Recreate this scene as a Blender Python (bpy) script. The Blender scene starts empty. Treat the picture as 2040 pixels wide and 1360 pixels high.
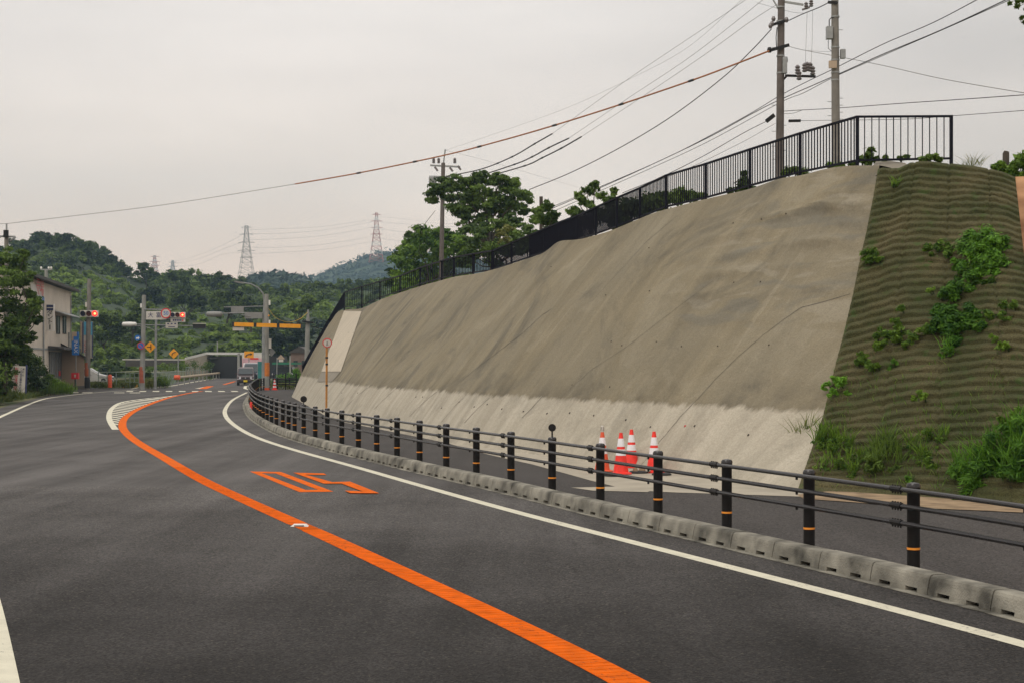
import bpy, math, random
import numpy as np
from mathutils import Vector, Matrix
from mathutils.bvhtree import BVHTree
from mathutils.geometry import tessellate_polygon

rnd = random.Random(7)
RS = np.random.RandomState(11)
R = math.radians
SC = bpy.context.scene
COL = SC.collection
F = 3100.0      # focal length measured in photograph pixels
HC = 2.0        # eye height
HY = 722.0      # horizon row

# ------------------------------------------------------------------ camera
cam = bpy.data.cameras.new('camera')
cam.sensor_width = 36.0
cam.lens = 36.0 * F / 2040.0
cam.shift_y = (HY - 680.0) / 2040.0
cam.clip_start = 0.1
cam.clip_end = 12000
camo = bpy.data.objects.new('camera', cam)
camo.location = (0, 0, HC)
camo.rotation_euler = (R(90), 0, 0)
COL.objects.link(camo)
SC.camera = camo

# ------------------------------------------------------------------ world: overcast sky
SUN_EL, SUN_AZ = R(48), R(215)       # azimuth clockwise from +Y
world = bpy.data.worlds.new('World')
SC.world = world
world.use_nodes = True
nt = world.node_tree
nt.nodes.clear()
def N(nt, kind, **kw):
    n = nt.nodes.new(kind)
    for k, v in kw.items():
        setattr(n, k, v)
    return n
out = N(nt, 'ShaderNodeOutputWorld')
bg = N(nt, 'ShaderNodeBackground')
sky = N(nt, 'ShaderNodeTexSky', sky_type='NISHITA', sun_disc=False, sun_elevation=SUN_EL, sun_rotation=SUN_AZ)
sky.air_density = 1.5; sky.dust_density = 3.0
tc = N(nt, 'ShaderNodeTexCoord')
sep = N(nt, 'ShaderNodeSeparateXYZ')
nt.links.new(tc.outputs['Generated'], sep.inputs[0])
grad = N(nt, 'ShaderNodeValToRGB')
e = grad.color_ramp.elements
e[0].position = 0.0; e[0].color = (11.2, 8.2, 6.2, 1)
e[1].position = 1.0; e[1].color = (15.6, 14.9, 14.0, 1)
for p, c in ((0.05, (10.9, 8.4, 6.6, 1)), (0.11, (10.4, 8.75, 7.4, 1)), (0.19, (10.1, 9.0, 8.15, 1)), (0.24, (9.9, 9.1, 8.45, 1)), (0.45, (11.0, 10.2, 9.4, 1))):
    el = grad.color_ramp.elements.new(p); el.color = c
nt.links.new(sep.outputs['Z'], grad.inputs[0])
# soft cloud sheets: noise stretched along the horizon
mp = N(nt, 'ShaderNodeMapping'); mp.inputs['Scale'].default_value = (2.0, 2.0, 8.0)
nt.links.new(tc.outputs['Generated'], mp.inputs[0])
nz = N(nt, 'ShaderNodeTexNoise'); nz.inputs['Scale'].default_value = 1.7; nz.inputs['Detail'].default_value = 5; nz.inputs['Roughness'].default_value = 0.5
nt.links.new(mp.outputs[0], nz.inputs[0])
cr = N(nt, 'ShaderNodeMapRange'); cr.inputs[1].default_value = 0.3; cr.inputs[2].default_value = 0.7; cr.inputs[3].default_value = 0.86; cr.inputs[4].default_value = 1.07
nt.links.new(nz.outputs[0], cr.inputs[0])
mul = N(nt, 'ShaderNodeVectorMath', operation='SCALE')
# the cloud deck thickens towards the right
ax = N(nt, 'ShaderNodeMapRange', interpolation_type='SMOOTHSTEP'); ax.inputs[1].default_value = 0.0; ax.inputs[2].default_value = 0.4; ax.inputs[3].default_value = 1.03; ax.inputs[4].default_value = 0.84
nt.links.new(sep.outputs['X'], ax.inputs[0])
am = N(nt, 'ShaderNodeMath', operation='MULTIPLY'); nt.links.new(cr.outputs[0], am.inputs[0]); nt.links.new(ax.outputs[0], am.inputs[1])
nt.links.new(grad.outputs[0], mul.inputs[0]); nt.links.new(am.outputs[0], mul.inputs['Scale'])
mx = N(nt, 'ShaderNodeMix', data_type='RGBA'); mx.inputs[0].default_value = 0.93
nt.links.new(sky.outputs[0], mx.inputs[6]); nt.links.new(mul.outputs[0], mx.inputs[7])
nt.links.new(mx.outputs[2], bg.inputs[0])
bg.inputs[1].default_value = 0.1
nt.links.new(bg.outputs[0], out.inputs[0])

sun = bpy.data.lights.new('sun', 'SUN')
sun.energy = 0.8; sun.angle = R(25); sun.color = (1.0, 0.95, 0.86)
suno = bpy.data.objects.new('sun', sun)
sd = Vector((math.sin(SUN_AZ) * math.cos(SUN_EL), math.cos(SUN_AZ) * math.cos(SUN_EL), math.sin(SUN_EL)))
suno.rotation_euler = (-sd).to_track_quat('-Z', 'Y').to_euler()
suno.location = (0, 0, 60)
COL.objects.link(suno)

SC.view_settings.view_transform = 'Standard'
SC.view_settings.look = 'None'
SC.view_settings.exposure = 0.0
SC.view_settings.gamma = 1.0
SC.cycles.max_bounces = 6
SC.cycles.volume_bounces = 0
SC.cycles.transparent_max_bounces = 12

# ------------------------------------------------------------------ measuring helpers
def P(x, y, Z):
    """the point at distance Z seen at pixel (x, y)"""
    return Vector(((x - 1020) / F * Z, Z, HC + (HY - y) / F * Z))
def G(x, y, z=0.0):
    """the point of level z seen at pixel (x, y)"""
    Z = F * (HC - z) / (y - HY)
    return Vector(((x - 1020) / F * Z, Z, z))
def lerp(a, b, t): return a + (b - a) * t
def interp(x, xs, ys): return float(np.interp(x, xs, ys))
def smooth(t):
    t = max(0.0, min(1.0, t)); return t * t * (3 - 2 * t)
def catmull(pts, step):
    """a smooth curve through pts, resampled at about `step`"""
    pts = [Vector(p) for p in pts]
    ext = [pts[0] * 2 - pts[1]] + pts + [pts[-1] * 2 - pts[-2]]
    dense = []
    for i in range(1, len(ext) - 2):
        p0, p1, p2, p3 = ext[i - 1:i + 3]
        n = max(3, int((p2 - p1).length / step * 3))
        for k in range(n):
            t = k / n
            dense.append(0.5 * ((2 * p1) + (p2 - p0) * t + (2 * p0 - 5 * p1 + 4 * p2 - p3) * t * t + (3 * p1 - p0 - 3 * p2 + p3) * t ** 3))
    dense.append(pts[-1])
    return resample(dense, step)
def resample(pts, step):
    L = [0.0]
    for a, b in zip(pts[:-1], pts[1:]): L.append(L[-1] + (b - a).length)
    n = max(1, int(round(L[-1] / step)))
    o, j = [], 0
    for k in range(n + 1):
        s = L[-1] * k / n
        while j < len(L) - 2 and L[j + 1] < s: j += 1
        t = (s - L[j]) / max(1e-9, L[j + 1] - L[j])
        o.append(lerp(pts[j], pts[j + 1], t))
    return o
def offset(pts, d):
    """shift a plan curve sideways by d (positive = to the right of travel)"""
    o = []
    for i, p in enumerate(pts):
        a = pts[max(0, i - 1)]; b = pts[min(len(pts) - 1, i + 1)]
        t = Vector((b.x - a.x, b.y - a.y, 0)).normalized()
        o.append(p + Vector((t.y, -t.x, 0)) * d)
    return o

# ------------------------------------------------------------------ materials
def mat(name, col, rough=0.6, metal=0.0, var=0.12, vscale=3.0, bump=0.0, bscale=30.0, spec=0.5, col2=None, coat=0.0):
    m = bpy.data.materials.new(name); m.use_nodes = True
    t = m.node_tree; b = t.nodes['Principled BSDF']
    c = N(t, 'ShaderNodeTexCoord')
    nz = N(t, 'ShaderNodeTexNoise'); nz.inputs['Scale'].default_value = vscale; nz.inputs['Detail'].default_value = 6
    t.links.new(c.outputs['Object'], nz.inputs[0])
    rp = N(t, 'ShaderNodeValToRGB')
    a = [max(0, v * (1 - var)) for v in col]; d = [min(1, v * (1 + var)) for v in (col2 or col)]
    rp.color_ramp.elements[0].position = 0.3; rp.color_ramp.elements[0].color = (*a, 1)
    rp.color_ramp.elements[1].position = 0.7; rp.color_ramp.elements[1].color = (*d, 1)
    t.links.new(nz.outputs[0], rp.inputs[0]); t.links.new(rp.outputs[0], b.inputs['Base Color'])
    b.inputs['Roughness'].default_value = rough; b.inputs['Metallic'].default_value = metal
    b.inputs['Specular IOR Level'].default_value = spec
    if coat: b.inputs['Coat Weight'].default_value = coat; b.inputs['Coat Roughness'].default_value = 0.1
    if bump:
        n2 = N(t, 'ShaderNodeTexNoise'); n2.inputs['Scale'].default_value = bscale; n2.inputs['Detail'].default_value = 5
        t.links.new(c.outputs['Object'], n2.inputs[0])
        bp = N(t, 'ShaderNodeBump'); bp.inputs['Strength'].default_value = bump; bp.inputs['Distance'].default_value = 0.02
        t.links.new(n2.outputs[0], bp.inputs['Height']); t.links.new(bp.outputs[0], b.inputs['Normal'])
    return m
def worn(m, under, thresh=.62, scale=22):
    """paint rubbed through to what lies under it"""
    t = m.node_tree; b = t.nodes['Principled BSDF']; L = t.links
    src = b.inputs['Base Color'].links[0].from_socket
    c = N(t, 'ShaderNodeTexCoord'); nz = N(t, 'ShaderNodeTexNoise'); nz.inputs['Scale'].default_value = scale; nz.inputs['Detail'].default_value = 8; nz.inputs['Roughness'].default_value = .75
    L.new(c.outputs['Object'], nz.inputs[0])
    n2 = N(t, 'ShaderNodeTexNoise'); n2.inputs['Scale'].default_value = .8; n2.inputs['Detail'].default_value = 3; L.new(c.outputs['Object'], n2.inputs[0])
    ad = N(t, 'ShaderNodeMath', operation='MULTIPLY_ADD'); ad.inputs[1].default_value = .35; L.new(n2.outputs[0], ad.inputs[0]); L.new(nz.outputs[0], ad.inputs[2])
    mr = N(t, 'ShaderNodeMapRange'); mr.inputs[1].default_value = thresh + .16; mr.inputs[2].default_value = thresh + .24; mr.inputs[4].default_value = .75; L.new(ad.outputs[0], mr.inputs[0])
    mx = N(t, 'ShaderNodeMix', data_type='RGBA'); L.new(mr.outputs[0], mx.inputs[0]); L.new(src, mx.inputs[6]); mx.inputs[7].default_value = (*under, 1)
    L.new(mx.outputs[2], b.inputs['Base Color'])
def emis(name, col, strength):
    m = bpy.data.materials.new(name); m.use_nodes = True
    b = m.node_tree.nodes['Principled BSDF']
    b.inputs['Base Color'].default_value = (*col, 1); b.inputs['Emission Color'].default_value = (*col, 1)
    b.inputs['Emission Strength'].default_value = strength
    return m
def leafmat(name, dark, light, trans=0.38):
    """leaf clusters: colour varies from leaf to leaf and clump to clump through the stored tint"""
    m = bpy.data.materials.new(name); m.use_nodes = True
    t = m.node_tree; b = t.nodes['Principled BSDF']
    at = N(t, 'ShaderNodeAttribute', attribute_name='tint')
    rp = N(t, 'ShaderNodeValToRGB')
    rp.color_ramp.elements[0].color = (*dark, 1); rp.color_ramp.elements[1].color = (*light, 1)
    t.links.new(at.outputs['Fac'], rp.inputs[0]); t.links.new(rp.outputs[0], b.inputs['Base Color'])
    b.inputs['Roughness'].default_value = 0.55; b.inputs['Specular IOR Level'].default_value = 0.3
    tr = N(t, 'ShaderNodeBsdfTranslucent'); t.links.new(rp.outputs[0], tr.inputs[0])
    ms = N(t, 'ShaderNodeMixShader'); ms.inputs[0].default_value = trans
    o = t.nodes['Material Output']
    t.links.new(b.outputs[0], ms.inputs[1]); t.links.new(tr.outputs[0], ms.inputs[2]); t.links.new(ms.outputs[0], o.inputs[0])
    return m

M = {}
M['steel_dark'] = mat('dark brown paint', (0.009, 0.0075, 0.0075), 0.5, 0, 0.4, 6, 0.05, 60, 0.3)
M['rail_dark'] = mat('dark rail paint', (0.014, 0.012, 0.013), 0.27, 0, 0.2, 4)
M['fence_dark'] = mat('black fence paint', (0.006, 0.006, 0.013), 0.6, 0, 0.2, 4, spec=0.15)
M['galv'] = mat('galvanised steel', (0.30, 0.31, 0.31), 0.5, 0.3, 0.15, 5)
M['pole'] = mat('pole concrete', (0.20, 0.185, 0.165), 0.85, 0, 0.22, 2.5, 0.2, 40)
M['pole_brown'] = mat('weathered brown pole', (0.125, 0.105, 0.095), 0.85, 0, 0.25, 2.5, 0.2, 40)
M['pole_far'] = mat('pale pole', (0.27, 0.27, 0.25), 0.8, 0, 0.15, 2)
M['kerb'] = mat('kerb concrete', (0.12, 0.113, 0.095), 0.9, 0, 0.5, 2.6, 0.5, 60, 0.3, (0.25, 0.235, 0.195))
M['slot'] = mat('drain slot', (0.008, 0.008, 0.008), 0.9, 0, 0.2)
M['orange_paint'] = mat('orange road paint', (0.69, 0.120, 0.001), 0.75, 0, 0.18, 6, 0.4, 120, 0.06)
M['white_paint'] = mat('white road paint', (0.62, 0.585, 0.46), 0.6, 0, 0.10, 5, 0.3, 90, 0.3)
worn(M['orange_paint'], (.20, .05, .02), .60)
worn(M['white_paint'], (.12, .11, .10), .60)
M['band'] = mat('orange reflective band', (0.85, 0.30, 0.03), 0.4, 0, 0.1)
M['apron'] = mat('apron concrete', (0.36, 0.32, 0.255), 0.9, 0, 0.16, 1.4, 0.25, 40, 0.3)
M['dirt'] = mat('beige dirt', (0.28, 0.20, 0.125), 0.95, 0, 0.35, 3, 0.6, 30, 0.2)
M['soil'] = mat('orange soil', (0.25, 0.10, 0.04), 0.95, 0, 0.55, 1.2, 0.9, 9, 0.2, (0.30, 0.17, 0.09))
M['joint'] = mat('joint line', (0.085, 0.074, 0.06), 0.95, 0, 0.3)
M['panel'] = mat('new concrete panel', (0.47, 0.41, 0.32), 0.85, 0, 0.08, 0.8, 0.15, 30, 0.3)
M['panel_grey'] = mat('grey mortar panel', (0.23, 0.205, 0.165), 0.85, 0, 0.1, 1, 0.15, 30, 0.3)
M['white'] = mat('white enamel', (0.72, 0.70, 0.66), 0.4, 0, 0.05)
M['offwhite'] = mat('off white sheet', (0.56, 0.53, 0.48), 0.6, 0, 0.08)
M['red'] = mat('red enamel', (0.60, 0.02, 0.03), 0.35, 0, 0.08)
M['blue'] = mat('blue enamel', (0.02, 0.16, 0.50), 0.4, 0, 0.08)
M['navy'] = mat('navy enamel', (0.02, 0.03, 0.12), 0.4, 0, 0.08)
M['cyan'] = mat('pale blue cloth', (0.10, 0.36, 0.52), 0.7, 0, 0.08)
M['yellow'] = mat('sign yellow', (0.80, 0.33, 0.01), 0.4, 0, 0.08)
M['black'] = mat('black', (0.012, 0.012, 0.014), 0.5, 0, 0.1)
M['grey_back'] = mat('sign back grey', (0.24, 0.24, 0.23), 0.6, 0.2, 0.1)
M['lens_off'] = mat('unlit lens', (0.02, 0.025, 0.06), 0.2, 0, 0.1)
M['lens_red_off'] = mat('unlit amber lens', (0.08, 0.012, 0.012), 0.2, 0, 0.1)
M['lamp_red'] = emis('lit red lamp', (1.0, 0.02, 0.015), 2.6)
M['lamp_core'] = emis('lit red lamp centre', (1.0, 0.45, 0.15), 2.2)
M['cone_red'] = mat('cone red', (0.85, 0.035, 0.022), 0.5, 0, 0.18, 9)
M['cone_orange'] = mat('faded cone orange', (0.72, 0.10, 0.035), 0.55, 0, 0.12, 8)
M['cone_white'] = mat('cone sleeve', (0.80, 0.79, 0.82), 0.35, 0, 0.05, 6)
M['rubber'] = mat('black rubber', (0.02, 0.02, 0.02), 0.8, 0, 0.2)
M['glass_dark'] = mat('dark glass', (0.04, 0.05, 0.055), 0.08, 0, 0.1)
M['cladding'] = mat('mortar cladding', (0.60, 0.53, 0.45), 0.9, 0, 0.10, 0.6, 0.15, 20, 0.3)
M['beige'] = mat('beige wall', (0.44, 0.34, 0.25), 0.9, 0, 0.1, 0.8)
M['roof_dark'] = mat('dark roof sheet', (0.05, 0.045, 0.042), 0.7, 0, 0.2)
M['teal'] = mat('teal netting', (0.04, 0.20, 0.19), 0.8, 0, 0.15)
M['trunk'] = mat('bark', (0.06, 0.048, 0.036), 0.95, 0, 0.3, 6, 0.6, 20)
M['wire'] = mat('black cable', (0.03, 0.028, 0.03), 0.7, 0, 0.1)
M['wire_orange'] = mat('orange cable guard', (0.36, 0.14, 0.05), 0.7, 0, 0.15)
M['wire_yellow'] = mat('yellow cable guard', (0.45, 0.32, 0.05), 0.7, 0, 0.15)
M['wire_far'] = mat('distant cable', (0.16, 0.155, 0.15), 0.8, 0, 0.05)
M['pylon'] = mat('pylon steel', (0.20, 0.20, 0.19), 0.8, 0, 0.05)
M['pylon_red'] = mat('pylon red', (0.42, 0.10, 0.06), 0.8, 0, 0.05)
M['pylon_white'] = mat('pylon white', (0.5, 0.48, 0.46), 0.8, 0, 0.05)
M['insul'] = mat('insulator porcelain', (0.14, 0.12, 0.12), 0.3, 0, 0.1)
M['leaf_dark'] = leafmat('dark leaves', (0.010, 0.026, 0.008), (0.075, 0.125, 0.030))
M['leaf_mid'] = leafmat('mid green leaves', (0.026, 0.056, 0.010), (0.20, 0.31, 0.045))
M['leaf_light'] = leafmat('light green leaves', (0.030, 0.085, 0.008), (0.25, 0.40, 0.040))
M['leaf_bright'] = leafmat('bright weed leaves', (0.02, 0.08, 0.006), (0.20, 0.42, 0.035), 0.4)
M['leaf_wood'] = leafmat('woodland leaves', (0.004, 0.015, 0.008), (0.215, 0.315, 0.035))
M['grass'] = leafmat('grass blades', (0.035, 0.07, 0.012), (0.20, 0.21, 0.05), 0.3)
M['leaf_mount'] = leafmat('mountain leaves', (0.012, 0.03, 0.016), (0.04, 0.07, 0.03), 0.1)

# ------------------------------------------------------------------ object helpers
ORG = {}
def tag(o, label=None, cat=None, group=None, kind=None):
    if label: o['label'] = label
    if cat: o['category'] = cat
    if group: o['group'] = group
    if kind: o['kind'] = kind
    return o
def thing(name, label, cat, loc=(0, 0, 0), group=None):
    o = bpy.data.objects.new(name, None); COL.objects.link(o)
    o.empty_display_size = 0.2
    o.location = loc; ORG[o.name] = Vector(loc)
    return tag(o, label, cat, group)
class MB:
    def __init__(s): s.v = []; s.f = []; s.mi = []; s.cur = 0; s.mats = []
    def use(s, m):
        if m not in s.mats: s.mats.append(m)
        s.cur = s.mats.index(m); return s
    def add(s, vs, fs):
        n = len(s.v); s.v += [tuple(v) for v in vs]
        for f in fs: s.f.append([i + n for i in f]); s.mi.append(s.cur)
        return s
    def box(s, c, d, rz=0.0, mtx=None):
        x, y, z = d[0] / 2, d[1] / 2, d[2] / 2
        vs = [Vector((i, j, k)) for i in (-x, x) for j in (-y, y) for k in (-z, z)]
        m = Matrix.Translation(c) @ (mtx if mtx else Matrix.Rotation(rz, 4, 'Z'))
        return s.add([m @ v for v in vs], [(0, 1, 3, 2), (4, 6, 7, 5), (0, 4, 5, 1), (2, 3, 7, 6), (0, 2, 6, 4), (1, 5, 7, 3)])
    def beam(s, a, b, w, h):
        a = Vector(a); b = Vector(b); d = b - a
        q = d.to_track_quat('Y', 'Z').to_matrix().to_4x4()
        return s.box((a + b) / 2, (w, d.length, h), mtx=q)
    def tube(s, pts, r, n=8, cap=True):
        pts = [Vector(p) for p in pts]
        if not isinstance(r, (list, tuple)): r = [r] * len(pts)
        vs, fs = [], []
        for i, p in enumerate(pts):
            d = (pts[min(i + 1, len(pts) - 1)] - pts[max(i - 1, 0)])
            if d.length < 1e-9: d = Vector((0, 0, 1))
            d.normalize()
            up = Vector((0, 0, 1)) if abs(d.z) < 0.95 else Vector((0, 1, 0))
            u = d.cross(up).normalized(); w = u.cross(d)
            for k in range(n):
                a = 2 * math.pi * k / n
                vs.append(p + (u * math.cos(a) + w * math.sin(a)) * r[i])
        for i in range(len(pts) - 1):
            for k in range(n):
                fs.append((i * n + k, i * n + (k + 1) % n, (i + 1) * n + (k + 1) % n, (i + 1) * n + k))
        if cap:
            fs.append(tuple(range(n - 1, -1, -1))); fs.append(tuple((len(pts) - 1) * n + k for k in range(n)))
        return s.add(vs, fs)
    def lathe(s, c, prof, n=16, axis=None, cap=True):
        """prof: (radius, height) pairs"""
        m = Matrix.Translation(c) @ (axis if axis else Matrix())
        vs, fs = [], []
        for r, z in prof:
            for k in range(n):
                a = 2 * math.pi * k / n
                vs.append(m @ Vector((r * math.cos(a), r * math.sin(a), z)))
        for i in range(len(prof) - 1):
            for k in range(n):
                fs.append((i * n + k, i * n + (k + 1) % n, (i + 1) * n + (k + 1) % n, (i + 1) * n + k))
        if cap: fs.append(tuple(range(n - 1, -1, -1))); fs.append(tuple((len(prof) - 1) * n + k for k in range(n)))
        return s.add(vs, fs)
    def disc(s, c, r, t=0.02, n=28, sx=1.0):
        """a disc facing -Y"""
        return s.lathe(c, [(r, -t / 2), (r, t / 2)], n, Matrix.Rotation(R(90), 4, 'X'))
    def poly(s, pts):
        """flat polygon"""
        pts = [Vector(p) for p in pts]
        return s.add(pts, tessellate_polygon([pts]))
    def prism(s, pts, d):
        """polygon pts pushed by the vector d"""
        pts = [Vector(p) for p in pts]; n = len(pts); d = Vector(d)
        tri = [tuple(t) for t in tessellate_polygon([pts])]
        fs = tri + [tuple(i + n for i in reversed(t)) for t in tri] + [(i, (i + 1) % n, (i + 1) % n + n, i + n) for i in range(n)]
        return s.add(pts + [p + d for p in pts], fs)
    def build(s, name, m=None, parent=None, loc=None, shade=False):
        mats = s.mats if s.mats else [m]
        off = ORG[parent.name] if parent else Vector(loc or (0, 0, 0))
        me = bpy.data.meshes.new(name)
        me.from_pydata([(v[0] - off.x, v[1] - off.y, v[2] - off.z) for v in s.v], [], s.f)
        for mm in mats: me.materials.append(mm)
        if s.mats: me.polygons.foreach_set('material_index', s.mi)
        if shade:
            me.polygons.foreach_set('use_smooth', [True] * len(me.polygons))
            try: me.set_sharp_from_angle(angle=R(35))
            except Exception: pass
        me.update()
        o = bpy.data.objects.new(name, me); COL.objects.link(o)
        if parent: o.parent = parent; ORG[o.name] = off.copy()
        else: o.location = off; ORG[o.name] = off.copy()
        return o
def grid(name, rows, m, parent=None, kind=None, uv=None, shade=True, loc=None):
    """rows: list of equally long lists of points"""
    nu = len(rows[0]); vs = [p for r in rows for p in r]
    fs = [(j * nu + i, j * nu + i + 1, (j + 1) * nu + i + 1, (j + 1) * nu + i) for j in range(len(rows) - 1) for i in range(nu - 1)]
    b = MB(); b.add(vs, fs); o = b.build(name, m, parent, loc, False)
    me = o.data
    me.polygons.foreach_set('use_smooth', [shade] * len(me.polygons))
    if uv:
        l = me.uv_layers.new(name='UVMap')
        for lp in me.loops: l.data[lp.index].uv = uv[lp.vertex_index]
    if kind: o['kind'] = kind
    return o
def copyof(o, loc, parent=None, name=None):
    """a linked copy of an object and everything under it"""
    c = o.copy(); COL.objects.link(c); c.location = loc
    if parent: c.parent = parent
    for ch in o.children:
        d = ch.copy(); COL.objects.link(d); d.parent = c
        for g in ch.children:
            h = g.copy(); COL.objects.link(h); h.parent = d
    return c
def text(s, size, m, parent, at, rot=(R(90), 0, 0), name='lettering', sx=1.0, ext=0.004, vertical=False):
    """raised lettering; `at` is the middle of the text"""
    cu = bpy.data.curves.new('t', 'FONT'); cu.body = s; cu.size = size; cu.extrude = ext
    cu.align_x = 'CENTER'; cu.align_y = 'CENTER'; cu.resolution_u = 3
    if vertical: cu.space_line = 0.85
    to = bpy.data.objects.new('t', cu); COL.objects.link(to)
    bpy.context.view_layer.update()
    dg = bpy.context.evaluated_depsgraph_get()
    me = bpy.data.meshes.new_from_object(to.evaluated_get(dg))
    bpy.data.objects.remove(to)
    me.materials.clear(); me.materials.append(m); me.name = name
    o = bpy.data.objects.new(name, me); COL.objects.link(o)
    o.rotation_euler = rot; o.scale = (sx, 1, 1)
    o.parent = parent; o.location = Vector(at) - ORG[parent.name]; ORG[o.name] = Vector(at)
    return o

# ------------------------------------------------------------------ foliage
def leafcloud(C, Rr, per, size, tint, up=0.35, shell=0.55, asp=0.5, rs=RS, stray=.28):
    """rhombic leaves over ellipsoid clumps; C (n,3) centres, Rr (n,3) radii, tint (n,)"""
    C = np.repeat(np.asarray(C, float), per, 0); Rr = np.repeat(np.asarray(Rr, float), per, 0); T = np.repeat(np.asarray(tint, float), per)
    n = len(C)
    d = rs.normal(size=(n, 3)); d /= np.linalg.norm(d, axis=1)[:, None]
    # most leaves near the outside of a clump, some straying well past it
    r = shell + (1 - shell) * rs.rand(n, 1) + np.abs(rs.normal(size=(n, 1))) * stray
    pos = C + d * Rr * r
    nr = d + 0.7 * rs.normal(size=(n, 3)) * 0.7 + np.array([0, 0, up]); nr /= np.linalg.norm(nr, axis=1)[:, None]
    a = np.cross(nr, rs.normal(size=(n, 3))); a /= np.linalg.norm(a, axis=1)[:, None]
    b = np.cross(nr, a)
    s = (size * (0.6 + 0.8 * rs.rand(n)))[:, None]
    V = np.stack([pos + a * s * 0.5, pos + b * s * 0.5 * asp, pos - a * s * 0.5, pos - b * s * 0.5 * asp], 1).reshape(-1, 3)
    t = np.clip(T + rs.normal(size=n) * 0.13, 0, 1)
    return V, np.repeat(t, 4)
def leafobj(name, parts, m, parent=None, loc=(0, 0, 0)):
    V = np.concatenate([p[0] for p in parts]); T = np.concatenate([p[1] for p in parts])
    off = ORG[parent.name] if parent else Vector(loc)
    V = V - np.array(off)
    n = len(V) // 4
    me = bpy.data.meshes.new(name)
    me.vertices.add(len(V)); me.vertices.foreach_set('co', V.astype(np.float32).ravel())
    me.loops.add(n * 4); me.loops.foreach_set('vertex_index', np.arange(n * 4, dtype=np.int32))
    me.polygons.add(n); me.polygons.foreach_set('loop_start', np.arange(0, n * 4, 4, dtype=np.int32)); me.polygons.foreach_set('loop_total', np.full(n, 4, dtype=np.int32))
    at = me.attributes.new('tint', 'FLOAT', 'POINT'); at.data.foreach_set('value', T.astype(np.float32))
    me.materials.append(m); me.update(calc_edges=True)
    o = bpy.data.objects.new(name, me); COL.objects.link(o)
    if parent: o.parent = parent
    else: o.location = off
    ORG[o.name] = Vector(off)
    return o
def blades(pts, h, w, tint, lean=0.35, rs=RS):
    """grass blades (two quads each would be costly: one narrow rhombus that leans)"""
    pts = np.asarray(pts, float); n = len(pts)
    hh = (h * (0.5 + 0.8 * rs.rand(n)))[:, None]
    th = rs.rand(n) * 6.283
    side = np.stack([np.cos(th), np.sin(th), np.zeros(n)], 1)
    ln = rs.normal(size=(n, 3)) * lean; ln[:, 2] = 1
    top = pts + ln * hh
    mid = pts + ln * hh * 0.5 * np.array([0.8, 0.8, 1.1])
    V = np.stack([pts - side * w * 0.3, mid + side * w * 0.5, top, mid - side * w * 0.5], 1).reshape(-1, 3)
    t = np.clip(tint + rs.normal(size=n) * 0.18, 0, 1)
    return V, np.repeat(t, 4)
def limb(b, a, c, r0, r1, wob=0.12, n=5, k=6):
    a = Vector(a); c = Vector(c); L = (c - a).length
    pts = [lerp(a, c, i / n) + Vector((rnd.uniform(-1, 1), rnd.uniform(-1, 1), rnd.uniform(-.5, .5))) * wob * L * (0 if i in (0, n) else 0.5) for i in range(n + 1)]
    b.tube(pts, [lerp(r0, r1, i / n) for i in range(n + 1)], k)
def tree(name, label, base, clumps, m, leaf=0.22, per=260, trunk_r=0.14, group=None, cat='tree', tint=0.5, fork=0.4, asp=0.5):
    """clumps: (centre, radius) list in world space; the trunk forks towards each of them"""
    base = Vector(base)
    t = thing(name, label, cat, base, group)
    b = MB()
    cen = sum((Vector(c) for c, r in clumps), Vector()) / len(clumps)
    fk = base + (cen - base) * fork
    limb(b, base - Vector((0, 0, .3)), fk, trunk_r, trunk_r * 0.7, 0.06)
    for c, r in clumps:
        if rnd.random() < 0.75: limb(b, fk - Vector((0, 0, .05)), Vector(c), trunk_r * 0.45, 0.012, 0.15)
    b.build('trunk', M['trunk'], t, shade=True)
    sub, rr, tt = [], [], []
    for c, r in clumps:
        k = 16
        base_t = tint + rnd.uniform(-.22, .22)
        for _ in range(k):
            d = Vector((rnd.gauss(0, 1), rnd.gauss(0, 1), rnd.gauss(0, .65))).normalized() * r * rnd.uniform(.2, 1.25)
            sub.append(Vector(c) + d); q = r * rnd.uniform(.18, .48); rr.append((q * 1.25, q * 1.25, q * .55)); tt.append(base_t + rnd.uniform(-.12, .12))
    leafobj('crown', [leafcloud(sub, rr, max(10, per // 9), leaf * .82, tt, asp=asp, shell=.15, stray=.42)], m, t)
    return t

# ================================================================== GROUND, ROAD, PATH
def ground_mat():
    m = bpy.data.materials.new('grassy ground'); m.use_nodes = True
    t = m.node_tree; b = t.nodes['Principled BSDF']; c = N(t, 'ShaderNodeTexCoord')
    n1 = N(t, 'ShaderNodeTexNoise'); n1.inputs['Scale'].default_value = 0.35; n1.inputs['Detail'].default_value = 9
    t.links.new(c.outputs['Object'], n1.inputs[0])
    rp = N(t, 'ShaderNodeValToRGB'); e = rp.color_ramp.elements
    e[0].position = .35; e[0].color = (.045, .07, .018, 1); e[1].position = .68; e[1].color = (.16, .14, .065, 1)
    t.links.new(n1.outputs[0], rp.inputs[0]); t.links.new(rp.outputs[0], b.inputs['Base Color'])
    b.inputs['Roughness'].default_value = .95
    return m
M['ground'] = ground_mat()
g = MB().add([(-1500, -60, -.06), (1500, -60, -.06), (1500, 1900, -.06), (-1500, 1900, -.06)], [(0, 1, 2, 3)]).build('ground', M['ground'])
tag(g, kind='structure')

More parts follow.
